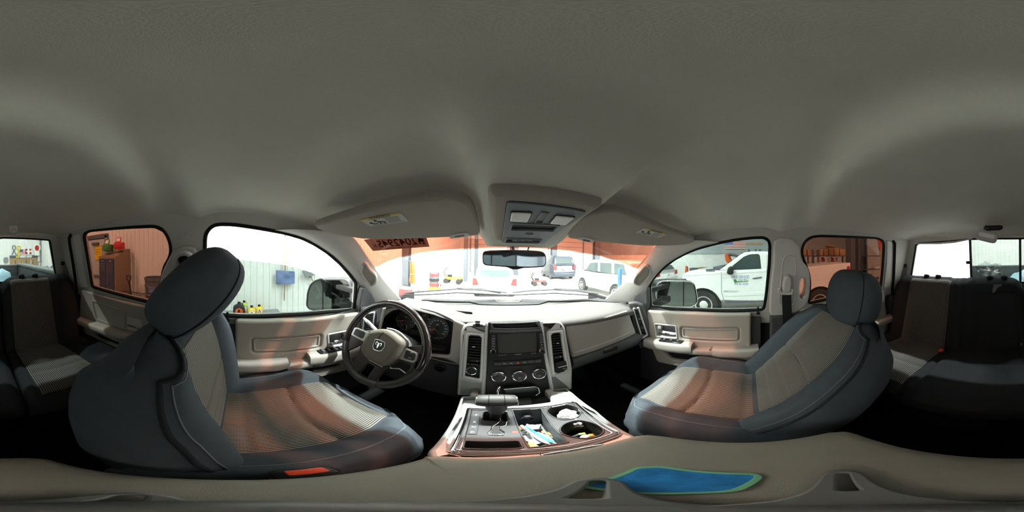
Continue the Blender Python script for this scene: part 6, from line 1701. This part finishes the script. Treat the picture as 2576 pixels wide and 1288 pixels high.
plate('mirror_housing', SV, [fillet(S_([(1830, 686), (1833, 674), (1838, 669), (1845, 672), (1846, 689), (1836, 690)]), .04)], .22, 'black', pk, .05, .0)
for L_ in ([(1817, 686.5), (1926, 681), (1926, 684), (1817, 689.5)], [(1821, 738), (1926, 733), (1926, 741), (1822, 746)], [(1722, 690), (1812, 686), (1812, 689), (1720, 695)]): plate('body_crease', SV, [fillet(S_(L_), .01)], .014, 'car_white', pk, .012, -.002)
plate('marker_lamp', SV, [fillet(S_([(1718, 701), (1726, 701), (1726, 706), (1718, 706)]), .01)], .02, 'steel_dark', pk, .004)
plate('tail_lamp', SV, [fillet(S_([(2131, 670), (2137, 669), (2138, 678), (2130, 677)]), .02)], .02, 'tail_red', pk, .004)
plate('rocker', SV, [S_([(1824, 757), (1926, 753), (1926, 759), (1824, 763)])], .05, 'steel_dark', pk, .01, -.06)
for (a, b) in (hub1, hub2):
    tyre(pk, 4.40-.02, -a, r_, .28)
    plate('wheel_well', SV, [circle(a, hz, .515, 30)], .01, 'black', pk, 0, -.06)
    P = [(q[0], max(q[1], zr)) for q in arch(a, .55, hz)]+[(q[0], max(q[1], zr)) for q in arch(a, .51, hz)][::-1]
    plate('wheel_arch', SV, [P], .025, 'car_white', pk, .008)
a, b = SV.at(1863, 697); text('lettering', SV, a, b, 'FIELD SERVICES', .115, 'blue', pk, .002, sx=.62)
a, b = SV.at(1869, 702.5); text('lettering', SV, a, b, 'Grain Bins', .055, 'green', pk, .002); a, b = SV.at(1870, 705.5); text('lettering', SV, a, b, 'Storage - Material', .055, 'green', pk, .002, sx=.75)
plate('decal_mark', SV, [S_([(1844.5, 705), (1848, 702.5), (1852, 703), (1853.5, 707.8), (1882, 707.2), (1882, 708.8), (1856, 710.2), (1847.5, 711.5), (1847, 707.5)])], .002, 'green', pk, 0, .0003)
a, b = SV.at(1864.5, 714.5); text('lettering', SV, a, b, '402-261-8228', .085, 'blue', pk, .002, sx=.8)
a, b = SV.at(1839, 733.5); text('lettering', SV, a, b, 'HEAVY DUTY', .07, 'grey_mid', pk, .002, ext=.004)
# white van ahead of it
vn = thing('parked_van', 'white parked van seen through the passenger half of the windshield', 'van', (5.2, 6.2, GZ))
SN = Frame((4.3, 0, 0), (0, -1, 0), (0, 0, 1))
def N_(L): return SN.pts(L)
y0 = -7.95; y1 = -4.05
zt = SN.at(1560, 654)[1]; zb = GZ+.22
body = [(-8.05, zb+.1), (-8.1, GZ+.75), (-7.95, GZ+1.02), (-7.3, GZ+1.10), (-3.95, GZ+1.06), (-3.9, zb+.15)]+[(q[0], max(q[1], zb)) for q in arch(-4.75, .40, GZ+.33)][::-1]+[(q[0], max(q[1], zb)) for q in arch(-7.3, .40, GZ+.33)][::-1]
plate('van_body', SN, [body], 1.75, 'car_white', vn, .06, -1.75, 3)
plate('van_cab', SN, [fillet([(-7.35, GZ+1.08), (-6.75, GZ+1.60), (-6.4, GZ+1.68), (-4.3, GZ+1.68), (-4.0, GZ+1.58), (-3.95, GZ+1.04)], .08)], 1.6, 'car_white', vn, .08, -1.68, 4)
for P in ([(-7.05, GZ+1.12), (-6.65, GZ+1.52), (-6.0, GZ+1.56), (-6.0, GZ+1.12)], [(-5.85, GZ+1.12), (-5.85, GZ+1.56), (-5.05, GZ+1.56), (-5.05, GZ+1.12)], [(-4.9, GZ+1.12), (-4.9, GZ+1.56), (-4.35, GZ+1.54), (-4.2, GZ+1.12)]):
    plate('side_window', SN, [fillet(P, .05)], .012, 'car_glass', vn, .004, -.086)
for yy in (4.75, 7.3): tyre(vn, 4.29, yy, .33, .22); plate('wheel_well', SN, [circle(-yy, GZ+.33, .39, 26)], .01, 'black', vn, 0, -.06)
# cars seen from behind
def rear_car(label, px0, px1, yr, H, m, wd, L=3.6):
    a = hit_y(px0, 720, yr).x; b = hit_y(px1, 720, yr).x; cx = (a+b)/2; w_ = (b-a)/2
    t = thing('parked_car', label, 'car', (cx, yr+L/2, GZ))
    rings = []
    F = Frame((cx, yr, GZ), (1, 0, 0), (0, 0, 1))
    secs = ((0.0, .92, .30, .62), (.05, .98, .24, .70), (.20, 1, .20, .95*H*.66), (1.0, 1, .20, .66*H), (L-1.0, 1, .20, .64*H), (L-.2, .96, .22, .52*H), (L, .85, .3, .45*H))
    for y, k, z0, z1 in secs: rings.append([F.w(p[0], p[1], -y) for p in fillet([(-w_*k, z0), (w_*k, z0), (w_*k*.98, z1), (-w_*k*.98, z1)], .10, 3)])
    loft('car_body', rings, m, t)
    rings = []
    for y, k, z1 in ((.10, .86, H*.66), (.35, .80, H*.93), (.7, .78, H), (1.8, .78, H), (2.4, .80, H*.66)):
        rings.append([F.w(p[0], p[1], -y) for p in fillet([(-w_*.92, H*.60), (w_*.92, H*.60), (w_*k, z1), (-w_*k, z1)], .07, 3)])
    loft('car_cabin', rings, m, t)
    Fw = Frame(F.w(0, H*.66, -.07), (1, 0, 0), (0, .25, H*.27)); plate('rear_window', Fw, [fillet([(-w_*.72, .02), (w_*.72, .02), (w_*.64, H*.23), (-w_*.64, H*.23)], .06)], .012, 'car_glass', t, .004, .012)
    for s in (-1, 1):
        plate('tail_lamp', F, [fillet([(s*w_*.98, H*.42), (s*w_*.70, H*.44), (s*w_*.80, H*.62), (s*w_*.96, H*.64)], .03)], .05, 'tail_red', t, .01, -.04)
        for yy in (.75, L-.8): tyre(t, cx+s*(w_-.02), yr+yy, .31, .2, 'silver', s)
    plate('bumper', F, [fillet([(-w_*.94, .28), (w_*.94, .28), (w_*.96, .52), (-w_*.96, .52)], .06)], .08, m, t, .03, -.03)
    fbox('number_plate', F, 0, H*.45, .0, .34, .15, .02, 'paper', t, .004)
rear_car('white hatchback parked nose away ahead of our bonnet', 1187, 1301, 6.4, 1.40, 'car_white', 1.8)
rear_car('dark blue wagon parked nose away beyond the white van', 1392, 1449, 11.5, 1.90, 'car_dark', 1.8)
rear_car('white car parked with its tail to the wall beyond the parked pickup', 1652, 1704, 5.3, 1.5, 'car_white', 1.8)
# small gear on the floor ahead
p = hit_z(1400, 737, GZ); bucket('grey waste can standing between the cars ahead', p, .22, .68, 'grey_mid', 'waste_can', 'waste can')
p = hit_z(1092, 722, GZ); tt = bucket('red and black oil drum against the white wall ahead', p, .27, .80, 'steel_dark', 'oil_drum', 'drum'); F2 = Frame(p, (1, 0, 0), (0, 0, 1))
for k, m in ((.08, 'tool_red'), (.62, 'tool_red'), (.35, 'black')): lathe('drum_band', Frame(p+V((0, 0, k)), (1, 0, 0), (0, 1, 0)), [(.262, 0), (.278, .0), (.278, .14), (.262, .14)], m, tt, 24)
p = hit_z(1020, 743, GZ)+V((.1, -.25, 0)); tb = thing('tool_box', 'red tool box on the floor at the foot of the dark column', 'tool box', p); box('body', p+V((0, .1, .16)), (.5, .3, .32), 'tool_red', tb, .02); box('lid', p+V((0, .1, .37)), (.52, .32, .10), 'grey_mid', tb, .02); tube('handle', [p+V((-.1, .1, .42)), p+V((-.08, .1, .48)), p+V((.08, .1, .48)), p+V((.1, .1, .42))], .012, 'black', tb, 8)
p = hit_y(1037, 690, 6.0); ve = thing('safety_vest', 'orange safety vest hanging on the dark column', 'vest', p)
rings = []
for z, w_, dx in ((.55, .03, -.03), (.50, .09, -.02), (.30, .11, .0), (.0, .12, .02), (-.25, .14, .0), (-.40, .10, .02)):
    rings.append([(p.x+dx+w_*c_(2*PI*k/14), 6.0+.05*s_(2*PI*k/14)+.02*s_(k*2.1), p.z+z) for k in range(14)])
loft('cloth', rings, 'orange', ve, True, True, 30); box('hanger', (p.x-.12, 6.06, p.z+.55), (.28, .10, .03), 'steel_dark', ve); tube('vest_band', [(q[0]*1.0, q[1]-.005, q[2]) for q in [tuple(V(r)) for r in rings[3]]], .018, 'lime', ve, 6)
p = hit_z(1050, 742, GZ); sp = thing('floor_speaker', 'pale grey plate leaning against the dark column', 'plate', p); box('panel', p+V((0, .3, .27)), (.36, .04, .55), 'grey_mid', sp, .01, Matrix.Rotation(R(-12), 3, 'X'))
lathe('ring', Frame(p+V((0, .25, .27)), (1, 0, 0), (0, .2, 1)), [(.10, 0), (.10, .02), (.07, .02), (.07, 0)], 'white', sp, 20)
def buggy(label, px, py, sc, m, nm='floor_buggy'):
    p = hit_z(px, py, GZ); t = thing(nm, label, 'machine', p)
    box('deck', p+V((0, 0, .34*sc)), (1.0*sc, .5*sc, .14*sc), m, t, .03); box('motor', p+V((.15*sc, 0, .55*sc)), (.4*sc, .35*sc, .3*sc), 'grey_mid', t, .04); box('seat', p+V((-.2*sc, 0, .5*sc)), (.3*sc, .3*sc, .12*sc), 'black', t, .03)
    for sx in (-.4, .4):
        for sy in (-.28, .28):
            F = Frame(p+V((sx*sc, sy*sc, .17*sc)), (1, 0, 0), (0, 0, 1)); lathe('wheel', F, [(.05*sc, -.05), (.16*sc, -.05), (.17*sc, 0), (.16*sc, .05), (.05*sc, .05)], 'tyre', t, 20)
    tube('handle_bar', [p+V((-.45*sc, -.15*sc, .4*sc)), p+V((-.62*sc, -.15*sc, .7*sc)), p+V((-.45*sc, -.15*sc, .98*sc)), p+V((-.45*sc, .15*sc, .98*sc)), p+V((-.62*sc, .15*sc, .7*sc)), p+V((-.45*sc, .15*sc, .4*sc))], .02, 'black', t, 8)
buggy('small wheeled yellow mower by the far column ahead', 1140, 713, 1.0, 'sign_yellow', 'ride_mower'); buggy('low red wheeled dolly between hatchback and dark wagon', 1356, 718, .8, 'tool_red', 'wheeled_dolly')
for q, lb_, m in (((1093, 733), 'yellow coiled hose lying on the floor ahead', 'sign_yellow'), ((1120, 722), 'grey flat coil lying beside the oil drum', 'grey_mid')):
    p = hit_z(*q, GZ); t = thing('hose_coil', lb_, 'hose', p); tube('coil', [p+V((.28*c_(a*.5), .28*s_(a*.5), .03+.004*a)) for a in range(0, 38)], .025, m, t, 6)
bl = thing('lift_post', 'bright blue lift post standing beside the white van', 'post', (4.1, 5.2, GZ)); p = hit_x(1559, 700, 4.0)
box('post', (p.x, p.y, GZ+.7), (.12, .12, 1.40), 'blue', bl, .01); box('foot', (p.x, p.y, GZ+.02), (.35, .35, .04), 'blue', bl, .01)
# ------------------------------------------------------------------ passenger side wall: flag, shelves, boxes
(a, b), (c, e) = WRF.at(1824, 603), WRF.at(1875, 628)
fg = tag(fbox('wall_flag', WRF, (a+c)/2, (b+e)/2, .055, abs(c-a), abs(b-e), .012, 'paper', None), 'striped flag spread on the grey upper wall beyond the parked pickup', 'flag')
hh = abs(b-e)/13
for k in range(7): fbox('stripe', WRF, (a+c)/2, min(b, e)+hh*(2*k+.5), .064, abs(c-a), hh, .006, 'tail_red', fg)
fbox('canton', WRF, min(a, c)+abs(c-a)*.2, max(b, e)-hh*3.5, .068, abs(c-a)*.4, hh*7, .006, 'blue', fg)
for r in range(5):
    for k in range(6): fbox('star', WRF, min(a, c)+abs(c-a)*(.035+.066*k), max(b, e)-hh*(.7+1.4*r), .073, .04, .04, .003, 'white', fg)
fk = thing('lift_cage', 'dark lift cage frame standing behind the parked pickup', 'cage', (9, -.3, GZ))
for q in ((1884, 612), (1901, 612), (1912, 612)):
    p = hit_x(q[0], 620, 9.0); box('cage_post', (9.0, p.y, GZ+1.15), (.10, .12, 2.3), 'steel_dark', fk)
p0 = hit_x(1882, 613, 9.0); p1 = hit_x(1914, 613, 9.0); box('cage_beam', (9.0, (p0.y+p1.y)/2, p0.z-.02), (.14, abs(p0.y-p1.y)+.2, .12), 'wood', fk); box('cage_rail', (9.0, (p0.y+p1.y)/2, 1.0*p0.z*.35), (.08, abs(p0.y-p1.y), .07), 'steel_dark', fk)
lc = thing('loader_arm', 'rust orange loader scoop behind the bonnet of the parked pickup', 'loader', (8, 3, GZ)); F2 = Frame((8.0, 0, 0), (0, -1, 0), (0, 0, 1))
plate('scoop', F2, [fillet(F2.pts([(1826, 642), (1830, 637), (1834, 641), (1838, 652), (1842, 656), (1833, 662), (1828, 655)]), .03)], .8, 'orange', lc, .02, -.4)
tube('arm', [F2.w(*F2.at(1833, 640)), F2.w(*F2.at(1848, 642)), F2.w(*F2.at(1858, 645))], .07, 'steel_dark', lc, 8); box('arm_post', (8.0, hit_x(1856, 650, 8.0).y, GZ+.9), (.2, .2, 1.8), 'steel_dark', lc)
def rack(label, y0, y1, x, levels, dep=.6):
    t = thing('shelf_rack', label, 'rack', (x, (y0+y1)/2, GZ), 'dark steel shelf racks'); H = levels[-1]
    for yy in (y0, y1):
        for dx in (-dep/2, dep/2): box('upright', (x+dx, yy, GZ+(H+.3)/2), (.06, .06, H+.3), 'steel_dark', t)
    for h in levels: box('shelf', (x, (y0+y1)/2, GZ+h), (dep, abs(y1-y0), .05), 'steel_dark', t)
RX = 7.2
def rk(px): return hit_x(px, 640, RX).y
rack('dark shelf rack of cartons on the passenger side behind the front column', rk(2052), rk(2127), RX, (.5, 1.0, 1.54, 1.90))
rack('dark shelf rack at the far end beside the red banner', rk(2172), rk(2228), RX, (.5, 1.1, 1.9))
rack('dark shelf rack nearest the passenger pillar', rk(2010), rk(2038), RX, (.5, 1.0, 1.54, 1.90))
rnd = random.Random(11)
def carton(label, px, z, w_, h, m='card_brown', group='cartons on the shelf racks', tilt=0):
    y = rk(px); w_ = abs(rk(px-w_*13)-rk(px+w_*13)); t = thing('carton', label, 'carton', (RX, y, GZ+z), group)
    rt = Matrix.Rotation(tilt, 3, 'Z'); box('body', (RX-.03, y, GZ+z+.026+h/2), (.42, w_, h), m, t, .006, rt); box('tape', (RX-.245, y, GZ+z+.026+h*.5), (.004, .05, h*.98), 'wood', t); box('flap', (RX-.03, y, GZ+z+.026+h+.004), (.40, w_*.9, .008), m, t)
for i, (px, z, w_, h) in enumerate(((2061, 1.90, .34, .28), (2073, 1.90, .36, .30), (2086, 1.90, .42, .38), (2099, 1.90, .46, .36), (2115, 1.90, .60, .32), (2020, 1.90, .34, .28), (2032, 1.90, .34, .26))):
    carton(('small light carton at the front end of the top shelf', 'open carton next to the small light carton on the top shelf', 'tall carton under the pile on the top shelf', 'square carton with a dark hole on the top shelf', 'long low carton at the end of the top shelf', 'tan carton by the pillar on the nearest top shelf', 'brown carton against the column on the nearest top shelf')[i], px, z, w_, h)
p_ = V((RX, rk(2088), GZ+2.32)); crumple('folded_sack', 'pile of folded brown sacks on the tall carton', 'sack', p_+V((-.03, 0, .07)), (.18, .26, .07), 'card_brown', 17)
for i, (px, m, lb_) in enumerate(((2060, 'paper', 'cream bag at the front of the middle shelf'), (2068, 'tail_red', 'dark red bag beside the cream bag on the middle shelf'), (2085, 'paper', 'white plastic bundle amid the middle shelf'), (2092, 'red', 'pink striped bundle beside the white bundle on the middle shelf'), (2106, 'paper', 'cream rag roll on the middle shelf end'))):
    crumple('shop_bag', lb_, 'bag', (RX-.05, rk(px), GZ+1.57+.15), (.13, .085, .10), m, 30+i)
for lb_, px, x, w_, h, m in (('brown wooden crate behind the bonnet of the parked pickup', 1771, 9.0, .55, 1.25, 'wood'), ('dark green generator block behind the nose of the parked pickup', 1749, 9.0, .5, 1.2, 'steel_dark'), ('flat dark machine frame behind the windscreen of the parked pickup', 1797, 9.0, .8, 1.22, 'grey_mid')):
    p = hit_x(px, 670, x); t = thing('floor_crate', lb_, 'crate', (x, p.y, GZ)); box('body', (x, p.y, GZ+h/2), (.6, w_, h), m, t, .02)
    for k in (-.3, 0, .3): box('batten', (x-.31, p.y+k*w_, GZ+h/2), (.03, .06, h*.98), m, t, .005)
    box('lid', (x, p.y, GZ+h+.015), (.64, w_*1.05, .03), m, t, .005)
p = hit_x(1727, 670, 8.6); t = thing('folding_sign', 'orange folded sign standing behind the nose of the parked pickup', 'sign', (8.6, p.y, GZ)); F2 = Frame((8.6, p.y, GZ), (0, -1, 0), (0, 0, 1))
plate('panel', F2, [[(-.18, 0), (.18, 0), (.05, 1.35), (-.05, 1.35)]], .04, 'orange', t, .006); plate('panel_back', F2, [[(-.18, 0), (.18, 0), (.05, 1.33), (-.05, 1.33)]], .03, 'steel_dark', t, .006, -.10)
wp = thing('wall_bracket', 'pale bar on a bracket between the columns behind the racks', 'bracket', (9, -7, 0)); q0 = hit_x(2133, 620, 8.2); q1 = hit_x(2160, 617.5, 8.2); q2 = hit_x(2150, 630, 8.2)
tube('bar', [q0, q1], .03, 'silver', wp, 8); tube('brace', [q1, q2], .02, 'steel_dark', wp, 8); tube('brace', [q2, q2+V((0, 0, -2.2))], .02, 'steel_dark', wp, 8)
bn = hit_x(2213, 615, 6.6); cl = thing('red_banner', 'bright red tarp hanging at the end of the passenger side racks', 'tarp', bn)
rings = []
for z, w_ in ((.5, .26), (.2, .24), (-.05, .18), (-.3, .08), (-.36, .03)): rings.append([(bn.x+.04*s_(k*1.7), bn.y+w_*(k/6-.5)*2*.5+.05*z, bn.z+z) for k in range(7)]+[(bn.x+.05+.04*s_(k*1.7), bn.y+w_*(k/6-.5)*2*.5+.05*z, bn.z+z) for k in range(6, -1, -1)])
loft('cloth', rings, 'red', cl, True, True, 40); tube('cord', [bn+V((0, 0, .5)), V((bn.x, bn.y, 4.26))], .01, 'black', cl, 6)
for i, (px, py, w_, h, lb_) in enumerate(((2180, 664, .4, .3, 'open tan carton on the work bench by the far rack'), (2204, 652, .5, .12, 'white flat box on the far rack shelf'))):
    y = rk(px); z = GZ+(.5 if i == 0 else 1.1)
    t = thing('carton', lb_, 'carton', (RX, y, z)); box('body', (RX-.03, y, z+.026+h/2), (.42, w_, h), 'card_brown' if i == 0 else 'paper', t, .006); box('flap', (RX-.25, y, z+.03+h), (.16, w_*.9, .01), 'card_brown' if i == 0 else 'paper', t, 0, Matrix.Rotation(R(25), 3, 'Y'))

# ================================================================== lift everything to the workshop floor
for o in list(C.objects):
    if o.parent is None:
        o.location.z += ZG
